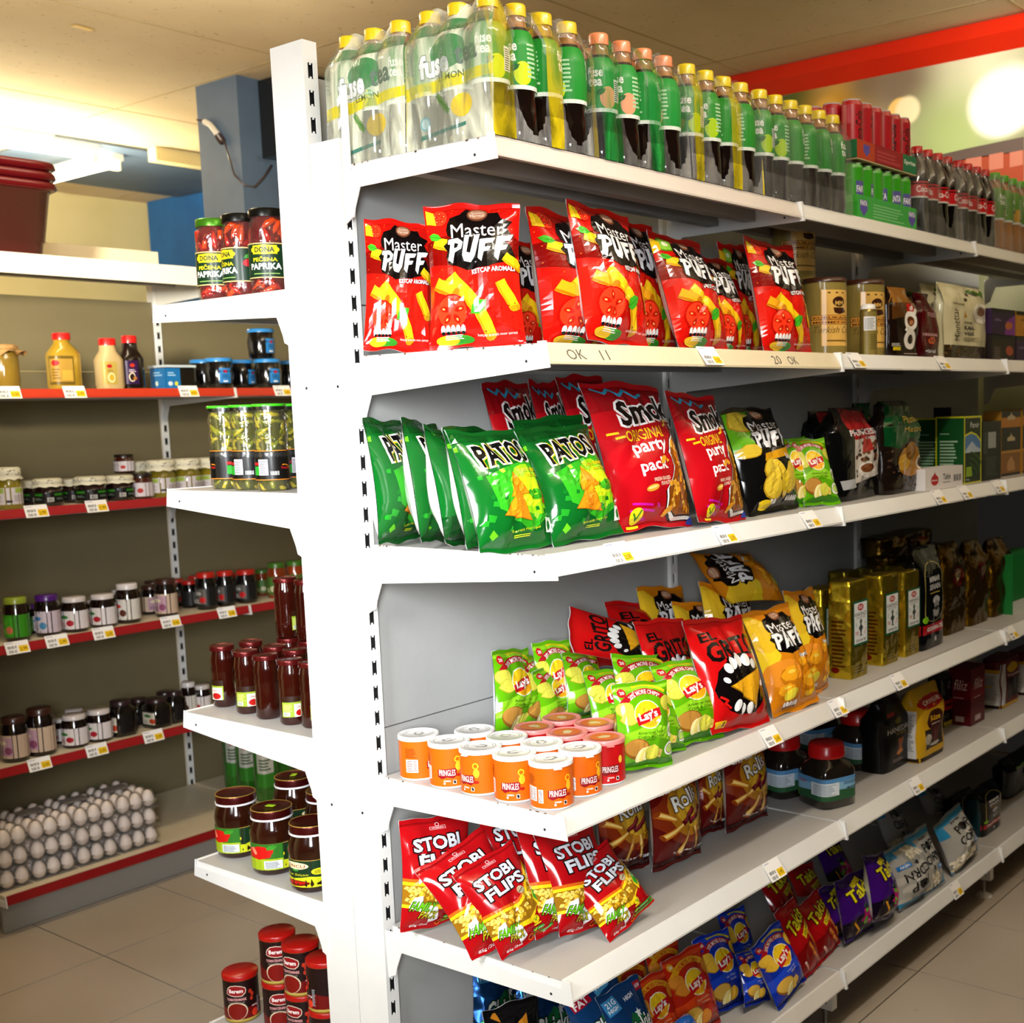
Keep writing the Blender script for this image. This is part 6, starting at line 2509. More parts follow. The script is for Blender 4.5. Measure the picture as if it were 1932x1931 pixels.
pouch(A_PLA, 1620, 1672, 760, Z3, 'dark green coffee bag in the shadow behind the shiny green one', Y=-.22, d=.07, seed=13, top='neck')
pouch(A_PLA, 1676, 1742, 756, Z3, 'shiny green-topped coffee bag with tied neck', Y=-.38, d=.08, seed=14, rz=.05, topw=.7, flat=.5)
A_PM, A_PS, A_BK, A_AM = art_box('pamir'), art_box('pamir_side'), art_box('black'), art_box('amber')
BG3 = 'tea cartons on the third shelf'
pouch(A_BK, 1795, 1835, 768, Z3, 'black carton at the back above the green tea cartons', Y=-.17, d=.06, top='box', mat='print', name='tea_carton', cat='carton', group=BG3)
pouch(A_PM, 1783, 1817, 788, Z3, 'green and yellow tea carton behind the white tahini box', Y=-.33, d=.095, top='box', mat='print', name='tea_carton', cat='carton', sideart=A_PS, group=BG3, bg='0c4a1c')
pouch(A_PM, 1819, 1852, 785, Z3, 'green and yellow tea carton right of the white tahini box', Y=-.40, d=.085, top='box', mat='print', name='tea_carton', cat='carton', sideart=A_PS, group=BG3, bg='0c4a1c')
pouch(A_BK, 1854, 1889, 795, Z3, 'black tea carton with pale sticker standing in front', Y=-.40, d=.06, top='box', mat='print', name='tea_carton', cat='carton', group=BG3)
pouch(A_AM, 1890, 1926, 776, Z3, 'black and amber tea carton near the photo edge', Y=-.37, d=.06, top='box', mat='print', name='tea_carton', cat='carton', group=BG3, bg='c08a2c')
pouch(A_AM, 1930, 1966, 772, Z3, 'amber tea carton cut off by the photo edge', Y=-.37, d=.06, top='box', mat='print', name='tea_carton', cat='carton', group=BG3, bg='c08a2c')
pouch(art_box('tahin'), 1747, 1817, 882, Z3, 'low white tahini box with a red emblem', Y=-.405, d=.05, top='box', mat='print', name='tahini_box', cat='carton', bg='dcd8d6')

# ------------------------------------------------------------------ fourth shelf
Z4 = ZT[3]


def crisp_can(red):
    r, h = .0375, .083
    L = Loft([(0, r * .985), (.002, r * 1.005), (.004, r), (h - .006, r)])
    m = MB()
    L.body(m, lambda z, a: 'b0b0b4' if z < .003 else 'dedee0', 'can', 28)
    s = MB()
    sheet(s, L.sheetgrid(FRONT - .3 * 2 * PI, FRONT + .7 * 2 * PI - .001, .004, h - .008, 30, 2, .0003), A_CANR if red else A_CANO, 'print')
    l_ = MB()
    lc = 'd8807c' if red else 'e9e7e4'
    Loft([(h - .008, r * 1.045), (h - .002, r * 1.05), (h, r * 1.03), (h + .0006, r * .97), (h - .0006, r * .93), (h - .0008, .001)]).body(l_, lc, 'plastic', 28)
    a = Art(1, lc)
    a.band(.5, .5, .40, .415, 0, 6.28, '9a9a94' if not red else 'c05a50', 22)
    if red:
        a.ell(.5, .5, .38, .38, 'c8602a')
        a.blob(.5, .5, .2, .12, 'c9b88a', 3, .3)
    else:
        a.blob(.5, .52, .2, .12, '8a8c84', 3, .3, 14, .4)
        a.blob(.5, .52, .16, .09, 'e2e0dc', 4, .3, 14, .4)
        a.band(.5, .5, .33, .345, .5, 2.2, '9a9a94', 10)
        a.band(.5, .5, .33, .345, 3.4, 5.4, '9a9a94', 10)
    q = r * .92
    G = np.array([[[-q, -q, h - .0003], [-q, q, h - .0003]], [[q, -q, h - .0003], [q, q, h - .0003]]])
    sheet(l_, G, a, 'plastic', base=False, eps=6e-5, smooth=False)
    l_.box(-.007, .007, -r * 1.14, -r * 1.0, h - .010, h - .0085, lc, 'plastic')
    return kind(can_body=m, label=s, lid=l_)


A_CANR, A_CANO = art_can(True), art_can(False)
KPO, KPR = crisp_can(False), crisp_can(True)
CG = 'small round crisp cans at the corner of the fourth shelf'
for x, y, rz, lb in ((.047, -.392, .0, 'orange crisp can with a white lid at the very front corner of the shelf'),
                     (.045, -.308, 2.75, 'orange crisp can with a white lid, second from the corner along the shelf end'),
                     (.043, -.226, -1.05, 'orange crisp can with a white lid, third from the corner along the shelf end'),
                     (.043, -.145, 2.9, 'orange crisp can with a white lid, fourth from the corner along the shelf end'),
                     (.048, -.058, 3.9, 'orange crisp can with a white lid, set apart nearest the back panel'),
                     (.131, -.388, .12, 'orange crisp can with a white lid, right of the corner can on the front edge'),
                     (.121, -.306, 1.2, 'orange crisp can with a white lid, behind the two front-edge orange cans'),
                     (.121, -.219, 2.2, 'orange crisp can with a white lid in the middle of the second row'),
                     (.124, -.132, 1.4, 'orange crisp can with a white lid, rearmost of the second row')):
    inst('crisp_can', KPO, lb, 'can', (x, y, Z4 + .0003), rz - .55, CG)
for x, y, rz, lb in ((.209, -.381, -.05, 'red crisp can with a clear pink lid, on the front edge beside the green bags'),
                     (.200, -.299, 1.0, 'red crisp can with a clear pink lid, behind the front red can'),
                     (.200, -.216, 2.0, 'red crisp can with a clear pink lid, left of the rear red cans'),
                     (.281, -.216, 1.5, 'red crisp can with a clear pink lid, rearmost of the red cans'),
                     (.281, -.299, 2.5, 'red crisp can with a clear pink lid, right beside the foremost green bags')):
    inst('crisp_can', KPR, lb, 'can', (x, y, Z4 + .0003), rz - .55, CG)

GL = 'light green crisp bags on the fourth shelf'
gb = dict(group=GL, back='e4e7ea')
bag(A_LG, (930, 1238), (1004, 1214), (934, 1374), (1000, 1370), Z4, 'leftmost light green crisp bag, standing upright by the back panel', yaw=12, y0=-.10, lean=8, seed=81, **gb)
bag(A_LG, (1005, 1222), (1078, 1198), (1012, 1340), (1080, 1335), Z4, 'light green crisp bag at the very back under the tilted red bag', yaw=-5, y0=-.12, lean=12, seed=82, **gb)
bag(A_LG, (970, 1248), (1030, 1230), (982, 1372), (1046, 1366), Z4, 'light green crisp bag second from the left in the cluster', yaw=18, y0=-.14, lean=10, seed=83, **gb)
bag(A_LG, (1063, 1240), (1124, 1224), (1070, 1352), (1140, 1350), Z4, 'light green crisp bag with silver edge, behind the middle of the cluster', yaw=12, y0=-.20, lean=12, seed=84, **gb)
bag(A_LG, (1003, 1278), (1060, 1236), (1022, 1372), (1082, 1366), Z4, 'light green crisp bag showing a wide white back edge', yaw=14, y0=-.19, lean=12, seed=85, **gb)
bag(A_LG, (1152, 1238), (1262, 1233), (1165, 1400), (1270, 1395), Z4, 'light green crisp bag at the top of the cluster before the red bags', yaw=-10, y0=-.22, lean=14, seed=86, **gb)
bag(A_LG, (1096, 1270), (1188, 1260), (1124, 1400), (1210, 1395), Z4, 'light green crisp bag just behind the foremost one, to its left', yaw=-4, y0=-.26, lean=12, seed=87, **gb)
bag(A_LG, (1160, 1305), (1262, 1290), (1206, 1436), (1296, 1424), Z4, 'light green crisp bag peeking out right behind the foremost one', yaw=-4, y0=-.355, lean=16, seed=88, **gb)
bag(A_LG, (1222, 1258), (1322, 1242), (1276, 1408), (1368, 1396), Z4, 'right light green crisp bag leaning on the red chilli bag', yaw=-6, y0=-.375, lean=16, seed=89, fat=1.1, **gb)
bag(A_LG, (1146, 1298), (1262, 1284), (1174, 1455), (1266, 1450), Z4, 'foremost light green crisp bag beside the red can on the shelf edge', yaw=-18, y0=-.40, lean=8, seed=90, fat=1.15, **gb)
A_GR = art_grito()
GG = 'red chilli tortilla bags with a mouth print'
bag(A_GR, (1029, 1178), (1136, 1120), (1046, 1260), (1154, 1206), Z4, 'red chilli tortilla bag lying tilted highest at the left', group=GG, y0=-.06, yaw=0, lean=35, seed=91, wh=(.16, .2), rest=False, crush=.8)
bag(A_GR, (1150, 1150), (1270, 1125), (1160, 1300), (1280, 1290), Z4, 'dark red chilli tortilla bag at the back below the orange bags', group=GG, y0=-.10, yaw=0, lean=20, seed=92)
bag(A_GR, (1080, 1245), (1085, 1165), (1225, 1250), (1230, 1168), Z4, 'red chilli tortilla bag turned on its side with the mouth sideways', group=GG, y0=-.20, yaw=0, lean=20, seed=93, rest=False)
bag(A_GR, (1196, 1176), (1290, 1168), (1240, 1380), (1330, 1372), Z4, 'red chilli tortilla bag half hidden behind the front one', group=GG, y0=-.28, yaw=0, lean=14, seed=94)
bag(A_GR, (1278, 1176), (1400, 1163), (1346, 1386), (1452, 1368), Z4, 'front red chilli tortilla bag with its whole mouth in view', group=GG, y0=-.38, yaw=-2, lean=13, seed=95, fat=1.1)
GO = 'orange cheese puff bags'
bag(A_CHEESE, (1205, 1112), (1290, 1102), (1220, 1260), (1310, 1250), Z4, 'orange cheese puff bag at the back behind the dark red bag', group=GO, y0=-.07, yaw=0, lean=14, seed=96)
bag(A_CHEESE, (1270, 1140), (1350, 1130), (1290, 1300), (1370, 1290), Z4, 'orange cheese puff bag behind the front red chilli bag', group=GO, y0=-.17, yaw=0, lean=14, seed=97)
bag(A_CHEESE, (1318, 1104), (1410, 1100), (1340, 1290), (1430, 1285), Z4, 'orange cheese puff bag standing under the lying one', group=GO, y0=-.20, yaw=0, lean=14, seed=98)
bag(A_CHEESE, (1478, 1120), (1540, 1112), (1510, 1320), (1562, 1300), Z4, 'orange cheese puff bag beside the gold tea bricks', group=GO, y0=-.35, yaw=2, lean=12, seed=99, fat=1.1)
bag(A_CHEESE, (1398, 1162), (1482, 1142), (1460, 1352), (1550, 1330), Z4, 'front orange cheese puff bag with its lettering in view', group=GO, y0=-.385, yaw=-4, lean=12, seed=100, fat=1.15)
P = ony(1424, 1085, -.20)
th_ = thing('snack_bag', 'orange cheese puff bag lying flat on top of the others', 'bag of snacks', group=GO,
            mat=Matrix.Translation(Vector((P[0] - .08, P[1] + .02, P[2] - .045))) @ Matrix.Rotation(math.radians(8), 4, 'Y') @ Matrix.Rotation(math.radians(90), 4, 'Z') @ Matrix.Rotation(math.radians(-62), 4, 'X'))
th_.matrix_world = Matrix.Translation(Vector((P[0] + .16, P[1] + .06, P[2] - .03))) @ Matrix.Rotation(math.radians(5), 4, 'Y') @ Matrix.Rotation(math.radians(-88), 4, 'Y') @ Matrix.Rotation(math.radians(48), 4, 'Z')
Gf, Gb = pillow_grid(.17, .27, .085, 321)
m = MB()
sheet(m, Gf, A_CHEESE, 'film')
m.grid(Gb, C('c8791a'), 'film', flip=True)
m.obj('bag_body', th_)

A_GOLD, A_GLB = art_puregold(), art_goldlabel()
A_GS = art_plain(2.2, 'd9ba2c', [('b', .15, .3, .8, 1.7, 12, '8a4a14'), ('e', .3, .2, .2, .09, 'a82a14')])  # side gold lighter than the front, the foil's bright reflection put into the colour
for a, b, yt, Y, lb in ((1562, 1576, 1110, -.30, 'gold foil tea brick squeezed between the orange bags and the first labelled brick'),
                        (1600, 1641, 1096, -.375, 'gold foil tea brick with its whole white label in view'),
                        (1667, 1694, 1084, -.37, 'gold foil tea brick second from the orange bags, label turned away'),
                        (1709, 1734, 1078, -.37, 'gold foil tea brick third from the orange bags, beside the black tea pack')):
    pouch(A_GOLD, a, b, yt, Z4, lb, Y=Y, w=.092, d=.062, top='flat', mat='foil', sideart=A_GS, name='tea_brick', cat='tea brick', group='gold foil tea bricks', seed=a, bg='e6c62e', wav=.0009, label_art=A_GLB, pw=16)
for j, (a, yt) in enumerate(((1590, 1078), (1640, 1072), (1690, 1066))):
    pouch(A_GOLD, a, a + 40, yt, Z4, 'gold foil tea brick in the back row, %s from the left' % ordinal(j), Y=-.23, w=.08, d=.06, top='flat', mat='foil', name='tea_brick', cat='tea brick', group='gold foil tea bricks', seed=a, bg='8a7a1c', wav=.0009, pw=16)
A_MIM = art_mimar()
pouch(A_MIM, 1740, 1784, 1032, Z4, 'tall black tea pack with an arched frame and red band, right of the gold bricks', Y=-.375, d=.07, mat='film', sideart=art_plain(2, '10343c', []), name='tea_pack', cat='tea pack', seed=21, rz=.03, group='black tea packs with a red band', wav=.002)
A_GB = art_plain(2.4, '5c430c', [('e', .55, 1.5, .25, .3, '7a140e'), ('e', .55, 1.55, .1, .16, 'c8b08a')])
for j, (a, b, yt) in enumerate(((1786, 1826, 1024), (1832, 1869, 1020), (1876, 1914, 1016))):
    pouch(A_GB, a, b, yt, Z4, 'crumpled dark gold tea bag, %s right of the black tea pack' % ordinal(j), Y=-.34, d=.07, mat='foil', sideart=art_plain(2, 'a87c18', []), name='tea_bag', cat='tea bag', group='crumpled dark gold tea bags', seed=30 + j, topw=.8, flat=.4, wav=.006)
pouch(A_GB, 1672, 1768, 985, Z4 + .22, 'crumpled gold foil bag lying on top at the back', Y=-.16, d=.09, h=.06, mat='foil', name='tea_bag', cat='tea bag', group='crumpled dark gold tea bags', seed=44, top='flat', wav=.008)
pouch(A_GB, 1690, 1790, 1040, Z4, 'dim gold foil pack under the lying crumpled bag', Y=-.14, d=.11, h=.2195, mat='foil', name='tea_bag', cat='tea bag', group='crumpled dark gold tea bags', seed=45, top='flat', wav=.003)
pouch(art_box('greenwhite'), 1912, 1960, 1042, Z4, 'green and white carton at the photo edge beyond the gold bags', Y=-.37, d=.08, top='box', mat='print', name='tea_carton', cat='carton')

# ------------------------------------------------------------------ fifth shelf
Z5 = ZT[4]
A_ST, A_RO = art_stobi(), art_rolls()
GF = 'red flips bags'
bag(A_ST, (742, 1545), (885, 1540), (766, 1752), (890, 1738), Z5, 'red flips bag at the left end against the back panel', group=GF, y0=-.07, yaw=-12, lean=6, seed=101)
bag(A_ST, (898, 1530), (1010, 1520), (930, 1740), (1040, 1725), Z5, 'red flips bag in the shadow behind the middle of the heap', group=GF, y0=-.14, yaw=-4, lean=10, seed=102)
bag(A_ST, (965, 1560), (1085, 1540), (1020, 1770), (1110, 1745), Z5, 'red flips bag whose yellow band shows left of the front right bag', group=GF, y0=-.22, yaw=0, lean=14, seed=103)
bag(A_ST, (1000, 1580), (1124, 1548), (1068, 1768), (1160, 1740), Z5, 'red flips bag standing right behind the front right bag', group=GF, y0=-.27, yaw=2, lean=14, seed=104)
bag(A_ST, (850, 1640), (965, 1600), (941, 1808), (1063, 1748), Z5, 'red flips bag lowest at the front with its whole lower half showing', group=GF, y0=-.30, yaw=-22, lean=30, seed=106, roll=18)
bag(A_ST, (770, 1620), (930, 1580), (890, 1806), (1020, 1752), Z5, 'red flips bag slumped on the front left, lettering rising to the right', group=GF, y0=-.27, yaw=-22, lean=34, seed=105, fat=1.1, roll=19)
bag(A_ST, (1052, 1642), (1160, 1592), (1150, 1790), (1240, 1728), Z5, 'red flips bag at the front right, fully in view with its lettering', group=GF, y0=-.37, yaw=-10, lean=32, seed=107, fat=1.1, roll=16)
GR_ = 'brown rolls snack bags'
bag(A_RO, (1112, 1500), (1214, 1470), (1140, 1658), (1222, 1640), Z5, 'leftmost brown rolls bag behind the front red flips bag', group=GR_, y0=-.21, yaw=2, lean=8, seed=111)
bag(A_RO, (1312, 1440), (1360, 1428), (1322, 1580), (1366, 1566), Z5, 'brown rolls bag half hidden between two others', group=GR_, y0=-.12, yaw=2, lean=8, seed=113)
bag(A_RO, (1222, 1480), (1312, 1448), (1232, 1650), (1322, 1612), Z5, 'brown rolls bag in the middle, standing nearest the front', group=GR_, y0=-.21, yaw=0, lean=6, seed=112, fat=1.1)
bag(A_RO, (1362, 1420), (1436, 1394), (1368, 1576), (1448, 1540), Z5, 'rightmost brown rolls bag beside the tea jars', group=GR_, y0=-.16, yaw=0, lean=6, seed=114, fat=1.1)


def tea_jar():
    hw = .055
    lv = [(0, hw * .9, hw * .9, 4), (.006, hw, hw, 5), (.09, hw, hw, 5), (.105, hw * .9, hw * .9, 4), (.115, hw * .74, hw * .74, 2.4), (.124, hw * .72, hw * .72, 2)]
    L = Loft(lv)
    m = MB()
    L.body(m, '241d16', 'jarfill', 32)
    l_ = MB()
    r = hw * .80
    Loft([(.122, r, r, 2), (.128, r * 1.03, r * 1.03, 2), (.132, r, r, 2), (.152, r * .97, r * .97, 2), (.156, r * .9, r * .9, 2), (.156, r * .3, r * .3, 2)]).body(l_, 'c40f12', 'plastic', 28)
    s = MB()
    sheet(s, L.sheetgrid(-PI - .6, PI - .601, .022, .078, 40, 3, .0006), art_jar('tea'), 'print')
    return (kind(jar_body=m, lid=l_, label=s), hw, .156)


KT = tea_jar()
for a, b, yt, yb, lb, Y in ((1441, 1512, 1412, None, 'red-lidded square tea jar on the left, beside the rolls bag', -.255),
                            (1508, 1562, 1392, None, 'red-lidded square tea jar hidden at the back of the group', -.13),
                            (1580, 1656, 1402, None, 'red-lidded square tea jar at the right beside the black tea bag', -.30),
                            (1508, 1610, 1424, None, 'front red-lidded square tea jar with its blue label in view', -.385)):
    put(KT, 'tea_jar', lb, 'jar', a, b, yt, Z5 + .0003, Y=Y + .04, rz=-.35, group='square tea jars with red lids', r=.056, h=.153)
pouch(art_box('hanedan'), 1668, 1722, 1318, Z5, 'black tea bag with gold emblem right of the tea jars', Y=-.365, d=.08, seed=51, mat='print', name='tea_pack', cat='tea pack', flat=.4, topw=.7)
pouch(art_box('blackred'), 1782, 1814, 1276, Z5, 'dark tea pack with a red band behind the yellow tea pack', Y=-.30, d=.06, seed=52, mat='film', name='tea_pack', cat='tea pack', top='flat')
pouch(art_box('cay'), 1735, 1785, 1296, Z5, 'yellow tea pack with red name and tea glass print', Y=-.40, d=.07, seed=53, mat='print', name='tea_pack', cat='tea pack', sideart=art_box('caysilver'), flat=.4)
pouch(art_box('filiz'), 1832, 1858, 1258, Z5, 'dark red tea carton right of the yellow tea pack', Y=-.36, d=.07, top='box', mat='print', name='tea_carton', cat='carton', sideart=art_box('filiz'))
A_TU = art_box('turk')
pouch(A_TU, 1890, 1925, 1240, Z5, 'dark red and silver tea pack with a yellow foot near the photo edge', Y=-.36, d=.07, seed=54, mat='print', name='tea_pack', cat='tea pack', sideart=art_box('caysilver'), top='flat', group='dark red tea packs')
pouch(A_TU, 1938, 1972, 1225, Z5, 'dark red and silver tea pack cut off by the photo edge', Y=-.36, d=.07, seed=55, mat='print', name='tea_pack', cat='tea pack', sideart=art_box('caysilver'), top='flat', group='dark red tea packs')

# ------------------------------------------------------------------ bottom shelf
Z6 = ZT[5]
A_P0, A_P1, A_CB = art_protein(0), art_protein(1), art_chip_black()
bag(A_P1, (880, 1800), (985, 1815), (900, 2010), (1000, 2020), Z6, 'blue foil snack bag at the left end of the bottom shelf', y0=-.08, yaw=-8, lean=10, seed=121, mat='foil', group='blue foil snack bags')
bag(A_P1, (965, 1830), (1085, 1840), (980, 2060), (1100, 2050), Z6, 'crumpled blue foil snack bag in the middle of the foil bags', y0=-.22, yaw=-10, lean=14, seed=122, mat='foil', group='blue foil snack bags')
bag(A_P0, (1050, 1880), (1158, 1800), (1120, 2060), (1210, 1990), Z6, 'blue and green bag with a red less-fat badge behind the bracket', y0=-.27, yaw=-4, lean=14, seed=123, mat='film', group='blue foil snack bags')
bag(A_P1, (1130, 1880), (1196, 1846), (1180, 2060), (1270, 2010), Z6, 'blue and green snack bag in front of the red crisp bags', y0=-.33, yaw=-4, lean=14, seed=124, mat='film', group='blue foil snack bags')
bag(A_CB, (905, 1905), (1008, 1885), (940, 2110), (1050, 2080), Z6, 'black chip bag with orange triangles at the bottom photo edge', y0=-.25, yaw=-14, lean=16, seed=125)
GLR = 'red crisp bags on the bottom shelf'
bag(A_LR, (1140, 1830), (1215, 1800), (1165, 1960), (1240, 1940), Z6, 'leftmost red crisp bag at the back of the bottom shelf', group=GLR, y0=-.14, yaw=0, lean=10, seed=131)
bag(A_LR, (1215, 1795), (1275, 1768), (1235, 1930), (1300, 1910), Z6, 'red crisp bag at the back between two other red bags', group=GLR, y0=-.13, yaw=0, lean=10, seed=132)
bag(A_LR, (1180, 1864), (1250, 1832), (1220, 2010), (1296, 1980), Z6, 'red crisp bag nearest the bottom photo edge', group=GLR, y0=-.26, yaw=0, lean=12, seed=133)
bag(A_LR, (1242, 1816), (1320, 1788), (1290, 1965), (1364, 1935), Z6, 'red crisp bag behind the blue spray trigger', group=GLR, y0=-.26, yaw=0, lean=12, seed=134)
GLB = 'blue crisp bags'
bag(A_LB, (1340, 1735), (1415, 1715), (1372, 1840), (1440, 1822), Z6, 'blue crisp bag lying up behind the two front blue bags', group=GLB, y0=-.16, yaw=0, lean=18, seed=141, rest=False, wh=(.12, .16))
bag(A_LB, (1386, 1800), (1440, 1790), (1410, 1905), (1450, 1890), Z6, 'blue crisp bag wedged between the two front blue bags', group=GLB, y0=-.24, yaw=0, lean=14, seed=142)
bag(A_LB, (1300, 1770), (1372, 1757), (1346, 1922), (1408, 1886), Z6, 'left front blue crisp bag with yellow disc in view', group=GLB, y0=-.30, yaw=0, lean=14, seed=143, fat=1.1, back='dfe3ea')
bag(A_LB, (1398, 1784), (1468, 1766), (1482, 1908), (1542, 1870), Z6, 'right front blue crisp bag, tilted with its silver edge showing', group=GLB, y0=-.37, yaw=0, lean=16, seed=144, fat=1.1, back='dfe3ea')
A_TR, A_TP, A_PC = art_takis(), art_takis(True), art_corn()
GT = 'red rolled tortilla bags'
bag(A_TR, (1428, 1690), (1495, 1655), (1450, 1735), (1512, 1700), Z6, 'red rolled tortilla bag lying on top behind the price tag', group=GT, y0=-.12, yaw=0, lean=30, seed=151, rest=False, wh=(.13, .16))
bag(A_TR, (1494, 1672), (1545, 1650), (1500, 1722), (1560, 1690), Z6, 'red rolled tortilla bag lying on top at the right', group=GT, y0=-.12, yaw=0, lean=30, seed=152, rest=False, wh=(.13, .16))
bag(A_TR, (1446, 1730), (1498, 1706), (1520, 1838), (1556, 1822), Z6, 'left front red rolled tortilla bag', group=GT, y0=-.33, yaw=0, lean=16, seed=153, fat=1.1)
bag(A_TR, (1494, 1716), (1542, 1690), (1544, 1814), (1592, 1786), Z6, 'right front red rolled tortilla bag', group=GT, y0=-.33, yaw=0, lean=16, seed=154, fat=1.1)
GU = 'purple rolled tortilla bags'
bag(A_TP, (1545, 1680), (1588, 1662), (1560, 1785), (1602, 1770), Z6, 'dark purple snack bag left of the dragon-printed one', group=GU, y0=-.24, yaw=0, lean=12, seed=161)
bag(A_TP, (1540, 1625), (1600, 1595), (1548, 1668), (1610, 1640), Z6, 'purple snack bag lying on top with its foot forward', group=GU, y0=-.14, yaw=0, lean=40, seed=162, rest=False, wh=(.13, .16))
bag(A_TP, (1574, 1664), (1630, 1640), (1592, 1782), (1650, 1748), Z6, 'front purple snack bag with yellow slanted lettering', group=GU, y0=-.36, yaw=0, lean=12, seed=163, fat=1.1)
bag(A_TP, (1632, 1620), (1668, 1604), (1650, 1756), (1688, 1746), Z6, 'purple snack bag turned away, next to the grey popcorn bag', group=GU, y0=-.36, yaw=14, lean=10, seed=164, fat=1.1)
GC = 'grey and light blue popcorn bags'
bag(A_PC, (1640, 1556), (1715, 1528), (1660, 1600), (1722, 1570), Z6, 'popcorn bag lying up behind the front ones', group=GC, y0=-.17, yaw=0, lean=30, seed=171, rest=False, wh=(.15, .18))
bag(A_PC, (1725, 1512), (1785, 1490), (1738, 1545), (1800, 1525), Z6, 'popcorn bag lying highest at the back', group=GC, y0=-.13, yaw=0, lean=35, seed=172, rest=False, wh=(.15, .17))
bag(A_PC, (1702, 1580), (1745, 1560), (1745, 1690), (1785, 1668), Z6, 'popcorn bag in the middle, behind the upside-down one', group=GC, y0=-.29, yaw=0, lean=14, seed=173)
bag(A_PC, (1662, 1606), (1722, 1582), (1696, 1726), (1766, 1678), Z6, 'front left popcorn bag standing upside down', group=GC, y0=-.37, yaw=0, lean=14, seed=174, flip=True, fat=1.1)
bag(A_PC, (1750, 1556), (1812, 1528), (1806, 1664), (1856, 1630), Z6, 'front right popcorn bag with black lettering upright', group=GC, y0=-.37, yaw=0, lean=14, seed=175, fat=1.1)
pouch(A_MIM, 1812, 1846, 1498, Z6, 'black tea pack behind the right popcorn bag on the bottom shelf', Y=-.25, d=.07, mat='film', name='tea_pack', cat='tea pack', seed=61, group='black tea packs with a red band', wav=.002)
pouch(A_MIM, 1856, 1892, 1482, Z6, 'front black tea pack with red band at the right of the bottom shelf', Y=-.37, d=.07, mat='film', sideart=art_plain(2, '10343c', []), name='tea_pack', cat='tea pack', seed=62, group='black tea packs with a red band', wav=.002)
pouch(art_plain(2, '0a0c0b', [('r', .2, 1.4, .5, 1.5, '7cb81c')]), 1905, 1960, 1420, Z6, 'plain black tea pack at the bottom right photo edge', Y=-.30, d=.07, mat='film', name='tea_pack', cat='tea pack', seed=63)
# the toy-like spray trigger on the bottom shelf
P = onz(1310, 1985, Z6)
P = ony(1300, 1950, -.425)
sp = thing('spray_bottle', 'blue spray trigger with red neck standing before the red crisp bags', 'spray bottle', (P[0], -.405, Z6), .2)
m = MB()
Loft([(0, .026), (.004, .028), (.03, .028), (.045, .012), (.052, .012)]).body(m, 'c8dcec', 'plastic', 18)
m.obj('bottle_body', sp)
m = MB()
Loft([(.05, .015), (.064, .015), (.07, .012)]).body(m, 'c81014', 'plastic', 16)
m.tube([(-.016, 0, .07), (-.022, 0, .1)], .010, 'c81014', 'plastic', 10)
m.obj('neck', sp)
m = MB()
m.tube([(-.022, 0, .098), (0, 0, .108), (.03, 0, .106), (.047, 0, .094), (.05, 0, .085)], [.011, .017, .017, .014, .009], '1a5ab0', 'glossy', 14)
m.obj('spray_head', sp)
m = MB()
m.tube([(.022, 0, .092), (.03, 0, .07), (.026, 0, .052)], [.006, .005, .004], 'c81014', 'plastic', 8)
m.obj('trigger', sp)
# ------------------------------------------------------------------ left of the end post
Y1 = 1.7598
RED, DKR, OLIVE, BRN = '8a1206', '5a0a06', '7a7412', '2a0d06'


def veg(fill, cols, seed):
    r = random.Random(seed)
    tab = [[r.choice(cols) for _ in range(40)] for _ in range(40)]
    return lambda z, a: tab[int(z * 190) % 40][int(a * 3.1) % 40]


def long_pieces(mb, R, z0, z1, cols, seed, n=60, w=.006, l=.03, vertical=False):
    """vegetable pieces pressed against the inside of the glass"""
    r = random.Random(seed)
    for k in range(n):
        a, z, t = r.uniform(0, 6.28), r.uniform(z0, z1), r.uniform(-.9, .9) + (PI / 2 if vertical else r.choice([.6, 2.2, 0]))
        p = []
        for q in (-1, -.4, .3, 1):
            aa = a + q * l / 2 * math.cos(t) / R
            p.append(((R) * math.cos(aa), (R) * math.sin(aa), min(max(z + q * l / 2 * math.sin(t), z0), z1)))
        mb.tube(p, [w * .5, w, w * .95, w * .4], r.choice(cols), 'jarfill', 6)


def pepper_jar(lidc, seed):
    lv = [(0, .034), (.004, .039), (.02, .040), (.12, .040), (.138, .037), (.148, .033), (.155, .0325)]
    K = None
    L = Loft(lv)
    m = MB()
    Loft([(z_, max(r_ - .004, .01)) for z_, r_ in lv]).body(m, '6a0d05', 'jarfill', 22)
    long_pieces(m, .0325, .006, .024, ['c8240a', 'a01206', 'e04812', '7a0c04'], seed, 14, .007, .04)
    long_pieces(m, .0325, .104, .142, ['c8240a', 'a01206', 'e04812', '7a0c04'], seed + 1, 22, .007, .04, True)
    gl = MB()
    L.body(gl, (1, 1, 1, .02), 'clear', 22)
    l_ = MB()
    Loft([(.150, .037), (.163, .037), (.166, .035), (.1655, .001)]).body(l_, lidc, 'lidmetal', 22)
    s = MB()
    sheet(s, L.sheetgrid(-PI - .5, PI - .501, .03, .098, 22, 2, .0008), art_jar('dona'), 'print')
    return (kind(filling=m, glass_jar=gl, lid=l_, label=s), .040, .166)


